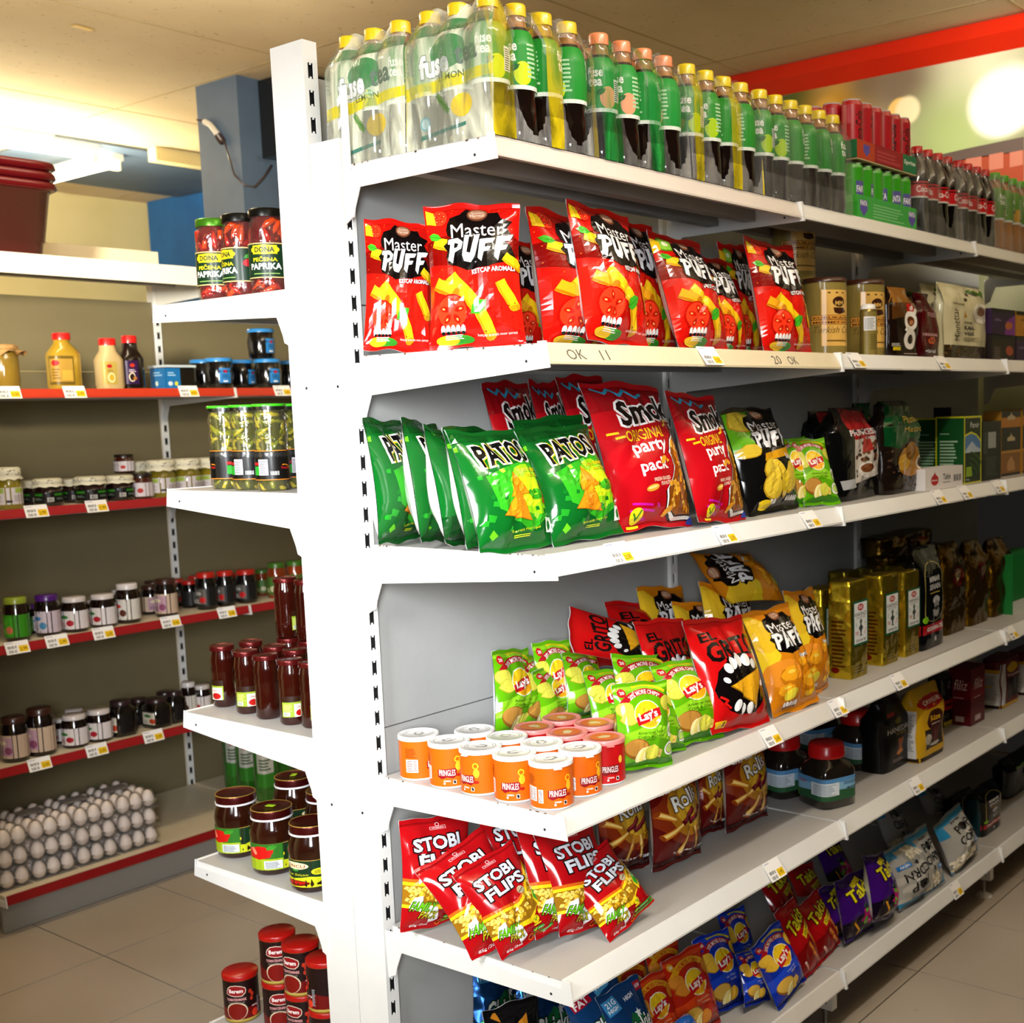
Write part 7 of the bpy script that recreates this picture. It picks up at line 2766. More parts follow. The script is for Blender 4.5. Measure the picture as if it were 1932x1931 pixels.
KPB, KPG = pepper_jar('14140f', 3), pepper_jar('4a8a1c', 5)
GJ = 'red pepper jars on the top left shelf'
for K, a, b, yt, Y, rz, lb in ((KPG, 383, 434, 436, .545, -.5, 'red pepper jar with a green lid, outermost of the top left jars'),
                               (KPB, 432, 484, 426, .465, -1.2, 'red pepper jar with a black lid, middle of the front top left jars'),
                               (KPB, 483, 537, 416, .385, -.4, 'red pepper jar with a black lid, nearest the tall post'),
                               (KPB, 440, 490, 432, .56, -.9, 'red pepper jar with a black lid, behind the outermost jar'),
                               (KPB, 490, 540, 424, .48, -.2, 'red pepper jar with a black lid, behind the middle front jar')):
    c = (a + b) / 2
    xx = .06 if Y not in (.56, .48) else .145
    P = onx(c, 500, xx)
    inst('pepper_jar', K[0], lb, 'jar', (xx, P[1], Y1 + .0003), rz, GJ)

Y2 = LZB[1] + .0362
lv = [(0, .030), (.005, .034), (.05, .033), (.075, .0345), (.088, .031), (.108, .0345), (.128, .031), (.145, .0345), (.158, .031), (.166, .031)]
L = Loft(lv)
m = MB()
Loft([(z_, max(r_ - .005, .01)) for z_, r_ in lv]).body(m, '4a4a0c', 'jarfill', 24)
long_pieces(m, .0255, .004, .02, ['a89a1c', '8a8a14', 'b8a82a', '6e7410'], 4, 16, .0055, .03)
long_pieces(m, .0255, .084, .158, ['a89a1c', '8a8a14', 'b8a82a', '6e7410'], 5, 60, .0052, .032)
gl = MB()
L.body(gl, (1, 1, 1, .02), 'clear', 24)
l_ = MB()
Loft([(.164, .034), (.170, .034), (.1705, .034)]).body(l_, '10100c', 'plastic', 22)
Loft([(.1706, .0345), (.175, .0345), (.176, .033), (.1755, .001)]).body(l_, '3cae1c', 'plastic', 22)
s = MB()
sheet(s, L.sheetgrid(-PI - .4, PI - .401, .022, .082, 24, 3, .0008), art_jar('pickle'), 'print')
KPK = (kind(filling=m, glass_jar=gl, lid=l_, label=s), .0345, .176)
for c, xx, rz, lb in ((430, .07, .6, 'pickled green pepper jar, outermost of the front three'), (471, .062, -.9, 'pickled green pepper jar, middle of the front three'),
                      (515, .055, -.8, 'pickled green pepper jar, nearest the post in front'), (545, .13, .3, 'pickled green pepper jar half behind the nearest one at the post')):
    P = onx(c, 900, xx)
    inst('pickle_jar', KPK[0], lb, 'jar', (xx, P[1], Y2 + .0003), rz, 'pickled green pepper jars')

Y3 = LZB[2] + .0362
lv = [(0, .022), (.005, .0265), (.04, .0262), (.075, .0255), (.082, .027), (.092, .0255), (.102, .027), (.112, .0255), (.122, .0235), (.13, .022)]
SA = lathe_jar(lv, '300a04', (.127, .138, .0265, '5a1210', None), [(art_jar('sauce'), .018, .062, FRONT - 1.0, FRONT + 1.2)], 20)
k = 0
for a, b, yt, yb, rz, lb in ((396, 448, 1233, 1338, -1.9, 'brown sauce jar at the outer front corner'), (441, 492, 1244, 1351, -.7, 'brown sauce jar second from the outer corner'),
                             (478, 531, 1250, 1361, 2.2, 'brown sauce jar third from the outer corner, label turned away'), (526, 575, 1258, 1372, -.5, 'brown sauce jar with pale label near the post'),
                             (566, 616, 1268, 1378, .1, 'brown sauce jar half hidden by the post')):
    P = onz((a + b) / 2, yb - 2, Y3)
    inst('sauce_jar', SA[0], lb, 'jar', (P[0] + .018, P[1] + .018, Y3 + .0003), rz, 'brown sauce jars')
    if k < 5:
        pass
    k += 1
for a, yb, dz, lb in ((477, 1326, 0, 'brown sauce jar in the second row behind the outer ones'), (522, 1338, 0, 'brown sauce jar in the second row behind the middle ones'), (560, 1346, 0, 'brown sauce jar in the second row near the post'),
                      (548, 1318, 0, 'brown sauce jar carrying the stacked one by the post'), (548, 1318, .1386, 'brown sauce jar stacked on top of another beside the post'),
                      (588, 1325, 0, 'brown sauce jar under the stack edge at the post'), (588, 1325, .1386, 'brown sauce jar on the stack almost covered by the post')):
    P = onz(a, yb, Y3)
    inst('sauce_jar', SA[0], lb, 'jar', (P[0] + .018, P[1] + .018, Y3 + .0003 + dz), -.6 + a, 'brown sauce jars')

Y4 = LZB[3] + .0362
lv = [(0, .040), (.006, .0465), (.02, .048), (.075, .048), (.09, .0495), (.105, .046), (.118, .040), (.122, .039)]
ON = lathe_jar(lv, '2c1006', (.124, .142, .044, '4a0d0c', 'e6e4e6'), [(art_jar('oncu'), .014, .072, -PI - .3, PI - .301)], 28)
m = MB()
m.box(-.008, .012, -.007, .006, .1421, .1426, 'a8d018', 'paper')
ONS = (ON[0] + [('price_sticker', m.mesh('price_sticker'))], ON[1], ON[2])
for K, a, b, yb, rz, lb in ((ON, 397, 494, 1625, 1.6, 'large brown pepper paste jar at the outer front'), (ONS, 463, 565, 1657, 1.9, 'large brown pepper paste jar with yellow sticker on its lid, front middle'),
                            (ON, 537, 640, 1690, -1.2, 'large brown pepper paste jar with cream name label by the post'), (ONS, 512, 600, 1588, .6, 'large pepper paste jar with yellow sticker, behind the front middle one'),
                            (ON, 575, 660, 1620, .2, 'large pepper paste jar behind, almost hidden by the post')):
    P = onz((a + b) / 2, yb - 4, Y4)
    inst('paste_jar', K[0], lb, 'jar', (P[0] + .03, P[1] + .03, Y4 + .0003), rz, 'large pepper paste jars')

YB = .1545
lv = [(0, .0375), (.004, .039), (.10, .039)]
L = Loft(lv)
m = MB()
L.body(m, lambda z, a: 'a8923c', 'lidmetal', 26)
l_ = MB()
Loft([(.100, .0405), (.109, .0405), (.111, .039), (.1105, .0005)]).body(l_, 'a80f0a', 'plastic', 26)
s = MB()
sheet(s, L.sheetgrid(-PI, PI - .001, .004, .099, 30, 2, .0003), art_berem(), 'print')
KB_ = kind(can_body=m, lid=l_, label=s)
hx = .1112
for c, yl, n_, rz, lb in ((452, 1826, 1, -.9, 'outermost'), (522, 1752, 2, -.75, 'rear'), (566, 1772, 2, -1.35, 'middle'), (612, 1800, 2, .4, 'inner post-side')):
    zt_ = YB + hx * n_ + (.11 if False else 0)
    P = onz(c, yl + 4, zt_)
    for q in range(n_):
        inst('tomato_can', KB_, ('red-lidded tomato paste can standing alone, outermost on the bottom left shelf' if n_ == 1 else 'red-lidded tomato paste can, %s of the %s stack of two' % (['lower', 'upper'][q], lb)), 'can',
             (P[0] + .0, P[1], YB + .0003 + hx * q), rz, 'red-lidded tomato paste cans')

# ------------------------------------------------------------------ wall shelving goods
W1, W2, W3, W4, WB = (z + .0004 for z in (1.6255, 1.263, .853, .478, .124))
WT = 2.0284
for i, (xa, dz) in enumerate(((.47, 0),)):
    for q in range(3):
        t = thing('plastic_tub', ['red plastic tub, lowest of the nested stack on the wall shelf top', 'red plastic tub, middle of the nested stack', 'red plastic tub, uppermost of the nested stack'][q], 'tub',
                  (.43, 2.17, WT + .001 + q * .030), 0, 'nested red plastic tubs')
        m = MB()
        lv = [(.0, .115, .10, 6), (.05, .122, .106, 6), (.0501, .126, .11, 6), (.20, .146, .128, 6), (.2001, .150, .132, 6), (.212, .152, .134, 6)]
        if q:
            lv = [(.17, .142, .124, 6), (.20, .146, .128, 6), (.2001, .150, .132, 6), (.212, .152, .134, 6)]
        Loft(lv).body(m, '3a0208', 'plastic', 32)
        m.obj('tub_body', t)
        r_ = MB()
        Loft([(.205, .158, .14, 6), (.212, .166, .148, 6), (.226, .164, .146, 6), (.230, .158, .14, 6)]).body(r_, '52050b', 'plastic', 32)
        r_.obj('rim', t)


def vessel(levels, body, lid, label=None, n=18, mat='jarfill', lidmat='plastic', wob=None):
    """levels body; lid=(z0,z1,r,col)"""
    L = Loft(levels)
    m = MB()
    L.body(m, body, mat, n)
    out = {'jar_body': m}
    z0, z1, r, c = lid
    l_ = MB()
    Loft([(z0, r), (z1 - .002, r), (z1, r * .93), (z1, .001)]).body(l_, c, lidmat, n)
    out['lid'] = l_
    if label:
        art, a, b, a0, a1 = label
        s = MB()
        sheet(s, L.sheetgrid(a0, a1, a, b, 14, 3, .0006), art, 'print')
        out['label'] = s
    return (kind(**out), max(l[1] for l in levels), z1)


F = FRONT - .7
lab1 = art_plain(1.0, '6a541a', [('r', .05, .1, .95, .9, 'b08a3a'), ('e', .3, .75, .14, .1, 'b01a1c'), ('r', .5, .15, .9, .5, 'c8a040'), ('b', .15, .2, .45, .6, 4, '7a5a1c')])
V_SYR = vessel([(0, .031, .026, 4), (.01, .034, .028, 4), (.09, .034, .028, 4), (.105, .026, .024, 3), (.118, .018, .018, 2), (.127, .017, .017, 2)], 'b8932a', (.127, .144, .0195, 'c81414'),
               (lab1, .012, .085, F - .8, F + 1.0))
lab2 = art_plain(1.0, 'b09a4a', [('e', .45, .8, .18, .08, 'b01a1c'), ('e', .55, .3, .26, .22, 'e8d8a8'), ('e', .55, .3, .18, .15, 'c8a030'), ('b', .3, .55, .75, .68, 2, '8a6a2a')])
V_TAH = vessel([(0, .028, .024, 4), (.01, .031, .026, 4), (.075, .031, .026, 4), (.085, .027, .024, 3), (.098, .020, .02, 2), (.112, .019, .019, 2)], 'b8a070', (.112, .13, .020, 'c81414'), (lab2, .012, .07, F - .3, F + .9), mat='plastic')
lab3 = art_plain(1.0, '2c1440', [('e', .5, .8, .18, .08, 'b8301c'), ('e', .45, .3, .24, .2, 'd8c8b0'), ('e', .45, .3, .18, .15, '180c10'), ('r', .5, .2, .8, .3, 'b8701c'), ('b', .25, .52, .8, .66, 2, 'c8b8c8')])
V_MOL = vessel([(0, .028, .024, 4), (.01, .030, .025, 4), (.075, .030, .025, 4), (.085, .025, .023, 3), (.098, .019, .019, 2), (.114, .018, .018, 2)], '140c0a', (.114, .132, .019, 'c81414'), (lab3, .012, .07, F - .3, F + .9))
V_HON = vessel([(0, .032), (.008, .035), (.075, .035), (.088, .031), (.094, .031)], '9a7a2a', (.094, .102, .033, 'b8935a'))
m = MB()
rr = random.Random(3)
G = np.zeros((33, 5, 3))
for i in range(33):
    a = 2 * PI * i / 32
    for j, (r_, z_) in enumerate(((.002, .104), (.030, .1035), (.036, .098), (.034, .092), (.050, .083))):
        q = 1 + (.16 * math.sin(7 * a) if j == 4 else .03 * math.sin(9 * a) if j else 0)
        G[i, j] = (r_ * q * math.cos(a), r_ * q * math.sin(a), z_ + (.006 * math.sin(7 * a + 1) if j == 4 else 0))
m.grid(G, C('a8804a'), 'rough', flip=True)
m.tube([(.0345 * math.cos(t), .0345 * math.sin(t), .0925) for t in np.linspace(0, 6.28, 24)], .0015, '8a6a3a', 'rough', 5, False)
V_HON = (V_HON[0] + [('cloth_cover', m.mesh('cloth_cover'))], V_HON[1], V_HON[2])
GW1 = 'bottles on the upper wall shelf'
put(V_HON, 'honey_jar', 'honey jar with a brown cloth cover at the left photo edge', 'jar', -22, 30, 652, W1, Y=2.06)
put(V_SYR, 'syrup_bottle', 'tall yellow syrup bottle with red cap on the upper wall shelf', 'bottle', 86, 143, 629, W1, Y=2.07, group=GW1)
put(V_TAH, 'syrup_bottle', 'beige tahini bottle with red cap beside the dark one', 'bottle', 177, 225, 639, W1, Y=2.07, group=GW1)
put(V_MOL, 'syrup_bottle', 'dark molasses bottle with red cap and purple label', 'bottle', 221, 264, 634, W1, Y=2.07, group=GW1)
# blue-lidded plastic olive jars and tubs
oj = [(0, .040), (.008, .046), (.02, .047), (.06, .050), (.085, .045), (.095, .043)]
lab4 = art_plain(.8, '2a7ac0', [('e', .5, .62, .2, .08, 'b01a3c'), ('b', .2, .3, .8, .5, 3, '14447c'), ('r', .3, .06, .7, .14, 'e0e8f0')])
V_OLV = vessel(oj, '0e0c0c', (.095, .108, .048, '2f86d0'), (lab4, .02, .072, F + .1, F + 1.0), 24)
GO_ = 'blue-lidded black olive jars'
for c, Y, zz, rz, lb in ((413, 2.09, 0, 0, 'blue-lidded black olive jar at the front next to the blue tub'), (505, 2.09, 0, .1, 'blue-lidded black olive jar at the front near the post'),
                         (455, 2.19, 0, .5, 'blue-lidded black olive jar behind the two front ones'), (385, 2.20, 0, .7, 'blue-lidded black olive jar behind the blue tub'),
                         (545, 2.19, 0, .7, 'blue-lidded black olive jar half hidden by the post'), (496, 2.10, .1086, .3, 'blue-lidded black olive jar stacked on top')):
    P = ony(c, 700, Y)
    inst('olive_jar', V_OLV[0], lb, 'jar', (P[0], Y, W1 + zz), rz, GO_)
P = ony(328, 700, 2.07)
t = thing('olive_tub', 'square clear tub of black olives with a blue label left of the olive jars', 'tub', (P[0], 2.08, W1))
m = MB()
m.box(-.055, .055, -.045, .045, 0, .072, '14120f', 'jarfill')
m.obj('tub_body', t)
m = MB()
m.box(-.060, .060, -.05, .05, .072, .08, 'b8c4cc', 'plastic')
m.obj('lid', t)
m = MB()
sheet(m, np.array([[[-.0555, .045, .002], [-.0555, .045, .07]], [[-.0555, -.045, .002], [-.0555, -.045, .07]]]), art_plain(.8, '1a6aa8', [('b', .2, .5, .8, .7, 2, '9ac4e0'), ('e', .4, .2, .1, .1, 'c8d8c8')]), 'print', smooth=False)
sheet(m, np.array([[[-.055, -.0456, .002], [-.055, -.0456, .07]], [[.0, -.0456, .002], [.0, -.0456, .07]]]), art_plain(1.3, '1a6aa8', [('b', .15, .8, .7, 1.1, 2, '9ac4e0'), ('e', .3, .3, .16, .14, 'c8d8e8'), ('e', .7, .3, .12, .14, 'c8c83a')]), 'print', smooth=False)
m.obj('label', t)

# pesto shelf


def clothlid(r, z0, z1, seed):
    m = MB()
    G = np.zeros((33, 6, 3))
    for i in range(33):
        a = 2 * PI * i / 32
        for j, (k_, z_) in enumerate(((.02, z1), (.85, z1), (1.0, z1 - .004), (1.0, z0 + .006), (.97, z0 + .003), (1.12, z0 - .006))):
            q = r * k_ * (1 + (.05 * math.sin(11 * a + seed) if j == 5 else .0))
            G[i, j] = (q * math.cos(a), q * math.sin(a), z_ + (.002 * math.sin(9 * a + seed) if j == 5 else 0))
    m.grid(G, lambda u, v: 'd9d4bc' if v > .3 else 'cfcbb2', 'paper', flip=True)
    r_ = random.Random(seed)
    for k in range(22):
        a, z = r_.uniform(0, 6.28), r_.uniform(z0 + .006, z1 - .003)
        m.tube([(r * 1.006 * math.cos(a), r * 1.006 * math.sin(a), z), (r * 1.006 * math.cos(a + .14), r * 1.006 * math.sin(a + .14), z + r_.uniform(-.003, .003))], .0007, r_.choice(['4a6a3a', '8a3a34', '5a5a44']), 'paper', 4)
    return m


def pesto(body, lab, hz=.075, r=.034):
    lv = [(0, r * .9), (.005, r), (hz * .72, r), (hz * .82, r * .88), (hz, r * .86)]
    k = vessel(lv, body, (hz, hz + .004, r * .9, 'c8c4ac'), (lab, hz * .14, hz * .62, -PI - .7, PI - .701), 20)
    c = clothlid(r * .98, hz * .92, hz * 1.2, int(hz * 1000))
    return (k[0] + [('cloth_cover', c.mesh('cloth_cover'))], r, hz * 1.2)


pl = Art(.28, '0c0e0c')
for c in (.0, .25, .5, .75):
    pl.rect(c + .1, .18, c + .22, .24, '2f7a1c')
    pl.rect(c + .02, .03, c + .09, .14, 'c4c4c0')
    pl.bars(c + .025, .04, c + .085, .13, 6, '3a3a3a', vertical=True)
    pl.bars(c + .12, .08, c + .22, .14, 2, '6a7a70')
py = Art(.28, 'cfc8cc')
for c in (.0, .25, .5, .75):
    py.rect(c + .12, .19, c + .24, .27, '9ab04a')
    py.bars(c + .1, .05, c + .22, .16, 5, '9a8c90')
    py.rect(c + .01, .03, c + .08, .07, '3a3438')
pr_ = Art(.28, 'd4ccd0')
for c in (.12, .62):
    pr_.text('PESTO', c, .17, .16, .06, '6a5a60', .0)
    pr_.ell(c + .14, .12, .04, .05, 'b8281c')
V_PD, V_PY, V_PR = pesto('20080a', pl), pesto('8a7a1c', py, .088, .035), pesto('4a140a', pr_, .082, .030)
GPE = 'jars with printed cloth covers'
for K, a, b, yt, Y, lb in ((V_PY, -14, 36, 882, 2.07, 'yellow spread jar with printed cloth cover at the left photo edge'),
                           (V_PD, 62, 115, 903, 2.08, 'dark spread jar with cloth cover, leftmost of the four dark ones'), (V_PD, 40, 88, 906, 2.17, 'dark spread jar with cloth cover, behind the leftmost dark one'),
                           (V_PD, 110, 160, 903, 2.16, 'dark spread jar with cloth cover, behind the middle dark ones'), (V_PD, 140, 198, 899, 2.07, 'dark spread jar with cloth cover, in the middle front'),
                           (V_PD, 198, 250, 897, 2.07, 'dark spread jar with cloth cover, left of the red pesto jar'), (V_PY, 275, 328, 868, 2.08, 'yellow spread jar with cloth cover, right of the red pesto jar'),
                           (V_PY, 326, 376, 865, 2.08, 'yellow spread jar with cloth cover, second right of the red pesto jar'), (V_PY, 372, 424, 863, 2.08, 'yellow spread jar with cloth cover, beside the shelf bracket'),
                           (V_PY, 236, 284, 870, 2.19, 'yellow spread jar with cloth cover in the back row'), (V_PY, 300, 346, 866, 2.19, 'yellow spread jar with cloth cover in the back row near the joint')):
    put(K, 'spread_jar', lb, 'jar', a, b, yt, W2, Y=Y, group=GPE)
lv = [(0, .026), (.005, .030), (.055, .030), (.066, .026), (.07, .026)]
V_RP = vessel(lv, '4a1208', (.07, .082, .028, '120a0a'), (pr_, .008, .052, -PI - .7, PI - .701), 18)
put(V_RP, 'spread_jar', 'red pesto jar with white label and black lid', 'jar', 243, 286, 893, W2, Y=2.065)
put(V_RP, 'spread_jar', 'dark jar under the stacked dark lid behind the red pesto jar', 'jar', 210, 256, 905, W2, Y=2.13, group='stacked dark jars')
P, r, h = size_at(205, 262, 872, W2, 2.13)
inst('spread_jar', V_RP[0], 'dark red jar stacked on top behind the red pesto jar', 'jar', (P[0], P[1], W2 + .0865), 0, 'stacked dark jars', (1.1, 1.1, .75))

# jam shelves


def jam(body, lid, lab, r=.032, h=.082, oct_=2.0):
    lv = [(0, r * .9, r * .9, oct_), (.005, r, r, oct_), (h * .76, r, r, oct_), (h * .86, r * .84, r * .84, 2), (h * .9, r * .84, r * .84, 2)]
    return vessel(lv, body, (h * .86, h, r * .88, lid), (lab, h * .1, h * .62, -PI - .7, PI - .701) if lab else None, 20)


def jl(bg, cols, H=.3, tone='d8d4d0'):
    a = Art(H, bg)
    for c in (.1, .6):
        a.rect(c - .07, .03, c + .16, H - .03, tone)
        a.ell(c + .1, .1, .05, .05, cols[0])
        a.ell(c + .02, .2, .06, .03, cols[1])
        a.bars(c - .05, .05, c + .05, .12, 3, cols[2])
    return a


J_FIG = jam('20100a', '8a9a2c', jl('3a8a1c', ('c86a4a', '5aa82a', 'a0c85a'), tone='3f9a20'), .033, .092)
J_PUR = jam('120808', '4a1470', jl('c8b8c4', ('4a86b0', '3c78b0', '9a8a96'), tone='c9bcc6'), .034, .092)
J_WHT = jam('140606', 'cfc6c4', jl('ded6d8', ('a81c2c', '3a7a3a', 'b84a5a')), .032, .080)
J_TAL = jam('1a0a06', 'd6d0d0', jl('d8d4cc', ('5a2c1c', 'b8301c', '8a6a4a')), .033, .100)
J_PNK = jam('140808', '3a1c14', jl('c8b09a', ('8a4a6a', 'd8ceb0', '7a5a6a'), tone='b893a4'), .033, .100)
J_RLD = jam('0e0a0a', 'b01a10', jl('1c1c1c', ('b81c1c', 'a8a8a0', 'c8c4bc'), tone='5a5652'), .031, .098)
J_ORG = jam('8a3410', '3a6a1c', jl('4a6a2c', ('c8c8a0', '3a7a2a', 'c8d8a0'), tone='4f7030'), .032, .098)
J_HEX = jam('0d0808', '2c1a1c', jl('161212', ('b8401c', '3a6a3a', '8a8a80'), tone='cfcabb'), .033, .088, 7)
GJA = 'jam jars on the upper jam shelf'
row = ((J_FIG, 5, 50, 1127, 'fig jam jar with a yellow-green lid and green label'), (J_PUR, 64, 109, 1122, 'jam jar with a purple lid and lilac label'),
       (J_WHT, 115, 162, 1126, 'cherry jam jar with white lid, left of the pair'), (J_WHT, 169, 216, 1121, 'cherry jam jar with white lid, right of the pair'),
       (J_TAL, 217, 260, 1101, 'taller jam jar with white lid right of the cherry jam pair'), (J_PNK, 290, 331, 1092, 'dark jam jar with cream and pink label'),
       (J_RLD, 367, 406, 1080, 'dark jar with bright red lid, first of the red-lidded front row'), (J_RLD, 406, 440, 1077, 'dark jar with bright red lid, second of the red-lidded front row'),
       (J_RLD, 443, 482, 1075, 'dark jar with bright red lid near the orange jars'), (J_ORG, 502, 538, 1062, 'orange sauce jar with a green lid beside the post'), (J_ORG, 538, 574, 1058, 'orange sauce jar with a green lid behind the post edge'))
for K, a, b, yt, lb in row:
    put(K, 'jam_jar', lb + ', upper jam shelf', 'jar', a, b, yt, W3, Y=2.075 if a < 360 else 2.09, group=GJA, rz=.1 * math.sin(a))
back = ((J_WHT, 118, 150, 2.16), (J_WHT, 150, 190, 2.17), (J_PUR, 45, 85, 2.17), (J_FIG, 18, 52, 2.17), (J_TAL, 206, 246, 2.17), (J_PNK, 262, 302, 2.18), (J_RLD, 338, 376, 2.18), (J_RLD, 380, 414, 2.18), (J_RLD, 352, 386, 2.28),
        (J_RLD, 420, 452, 2.2), (J_ORG, 478, 512, 2.2), (J_PNK, 270, 306, 2.28), (J_RLD, 315, 352, 2.26))
bn = ('white-lidded cherry jam jar in the back row, left one', 'white-lidded cherry jam jar in the back row, right one', 'purple-lidded jam jar in the back row', 'green-lidded fig jam jar in the back row', 'white-lidded tall jam jar in the back row',
      'dark jam jar right behind the cream and pink labelled one', 'red-lidded jar in the back row, leftmost behind the front red lids', 'red-lidded jar in the back row, right of centre', 'red-lidded jar in the third row behind the red lids',
      'red-lidded jar in the back row near the orange jars', 'orange sauce jar in the back row', 'dark jam jar in the third row near the joint', 'red-lidded jar in the third row at the left')
for (K, a, b, Y), lb in zip(back, bn):
    c = (a + b) / 2
    P = ony(c, 1100, Y)
    inst('jam_jar', K[0], lb + ', upper jam shelf', 'jar', (P[0], Y, W3), a, GJA)
GJB = 'jam jars on the lower jam shelf'
row2 = ((J_PNK, 0, 48, 1352, .1, 'dark jam jar with pink label, left of the pair'), (J_PNK, 48, 98, 1335, .105, 'dark jam jar with pink label, right of the pair'), (J_WHT, 115, 162, 1348, 0, 'cherry jam jar with white lid, left of the front pair'),
        (J_WHT, 163, 208, 1338, 0, 'cherry jam jar with white lid, right of the front pair'), (J_HEX, 205, 248, 1321, 0, 'black square jam jar with pale label, left one'), (J_HEX, 272, 316, 1317, 0, 'black square jam jar with pale label, middle one'),
        (J_HEX, 312, 344, 1304, 0, 'black square jam jar with pale label, right one'), (J_WHT, 362, 396, 1292, 0, 'jam jar with a white lid beside the shelf bracket'), (J_TAL, 340, 368, 1287, 0, 'brown jam jar with pale lid behind the bracket'))
for K, a, b, yt, q, lb in row2:
    put(K, 'jam_jar', lb + ', lower jam shelf', 'jar', a, b, yt, W4, Y=2.08 if a < 330 else 2.12, group=GJB, rz=.1 * math.sin(a))
for (K, a, b, Y), lb in zip(((J_WHT, 94, 134, 2.17), (J_WHT, 140, 180, 2.17), (J_WHT, 120, 158, 2.26), (J_HEX, 245, 280, 2.18), (J_HEX, 296, 330, 2.2), (J_PNK, 20, 60, 2.18)),
                            ('white-lidded cherry jam jar in the back row, left one', 'white-lidded cherry jam jar in the back row, right one', 'white-lidded cherry jam jar in the third row', 'black square jam jar in the back row, left one', 'black square jam jar in the back row, right one', 'dark pink-labelled jam jar in the back row')):
    P = ony((a + b) / 2, 1340, Y)
    inst('jam_jar', K[0], lb + ', lower jam shelf', 'jar', (P[0], Y, W4), a, GJB)

# eggs in clear cartons on the bottom shelf
em = MB()
V = []
nu, nv = 14, 10
for j in range(nv + 1):
    t = PI * j / nv
    for i in range(nu):
        a = 2 * PI * i / nu
        z = math.cos(t)
        k = 1 - .14 * z
        V.append((.0205 * k * math.sin(t) * math.cos(a), .0205 * k * math.sin(t) * math.sin(a), .0275 * z))
em.add(V, [(j * nu + i, (j + 1) * nu + i, (j + 1) * nu + (i + 1) % nu, j * nu + (i + 1) % nu) for j in range(nv) for i in range(nu)], 'e6d8d0', 'egg', True)
EGG = em.mesh('egg')
cm = MB()
CW, CD = .136, .235
for bx in ((-.068, .068, -.002, .233, .0005, .002),):
    cm.box(*bx, (.9, .9, .9, .12), 'clear')
G = np.zeros((19, 25, 3))
for i in range(19):
    for j in range(25):
        u, v = i / 18, j / 24
        cup = abs(math.sin(3 * PI * u)) * abs(math.sin(5 * PI * v))
        edge = 1 if 0 < i < 18 and 0 < j < 24 else 0
        G[i, j] = (-.068 + .136 * u, -.002 + .235 * v, (.030 + .031 * min(1, cup * 1.8)) if edge else .026)
cm.grid(G, (.95, .95, .95, .06), 'clear')
G2 = G.copy()
G2[:, :, 2] = np.where(G[:, :, 2] < .0265, .026, .0265 - (G[:, :, 2] - .03) * .75)
cm.grid(G2, (.9, .9, .9, .18), 'clear', flip=True)
CART = cm.mesh('carton')
ST = []
for pxc in (275, 193, 103, 12):
    P = onz(pxc, {275: 1603, 193: 1634, 103: 1665, 12: 1695}[pxc], WB + .01)
    ST.append(P)
SN = ['right', 'second from right', 'third from right', 'left photo edge']
xs_ = [.625, .481, .337, .193]
for si, x in enumerate(xs_):
    for q in range(3):
        z0 = WB + q * .0628
        o = thing('egg_carton', 'clear plastic egg carton, %s of the %s stack on the bottom wall shelf' % (['lowest', 'middle', 'top'][q], SN[si]), 'egg carton', (x, 1.935, z0), 0, 'clear egg cartons')
        c = bpy.data.objects.new('carton_shell', CART)
        COL.objects.link(c)
        c.parent = o
        if q == 2:
            m = MB()
            m.box(-.05, .03, .09, .15, .0618, .0624, '8a8480', 'paper')
            m.obj('paper_label', o)
        for i in range(3):
            for j in range(5 if q == 2 else 2):
                e = bpy.data.objects.new('egg', EGG)
                COL.objects.link(e)
                e.location = (x + (i - 1) * .0445, 1.935 + .0225 + j * .0465, z0 + .0305)
                e.rotation_euler = (0, 0, i + j)
                tag(e, 'white egg in the %s carton of the %s egg stack' % (['lowest', 'middle', 'top'][q], SN[si]), 'egg', 'white eggs in the clear cartons')
# oil bottles deeper on the bottom wall shelf
ob = art_plain(1.2, 'cfcfc4', [('e', .5, 1.02, .3, .1, 'b8402c'), ('b', .15, .5, .85, .85, 4, '3a5a2a'), ('r', 0, 0, 1, .4, '3a8a2a')])
V_OIL = vessel([(0, .028, .028, 5), (.01, .031, .031, 6), (.19, .031, .031, 6), (.215, .02, .02, 3), (.235, .014, .014, 2), (.25, .014, .014, 2)], '2c7a1c', (.25, .268, .016, 'c8b41c'), (ob, .05, .19, F - .9, F + .9), 20)
for c, Y, lb in ((503, 2.02, 'green oil bottle with white label behind the pepper paste jars'), (470, 2.15, 'green oil bottle in the shadow left of the lit one'), (446, 2.25, 'green oil bottle farthest back in the shadow'), (530, 2.12, 'green oil bottle right behind the lit one')):
    P = ony(c, 1470, Y)
    inst('oil_bottle', V_OIL[0], lb, 'bottle', (P[0], Y, WB), 0, 'green oil bottles on the bottom wall shelf', (1.15, 1.15, 1.12))

# ------------------------------------------------------------------ price tags and pencil marks on the rails


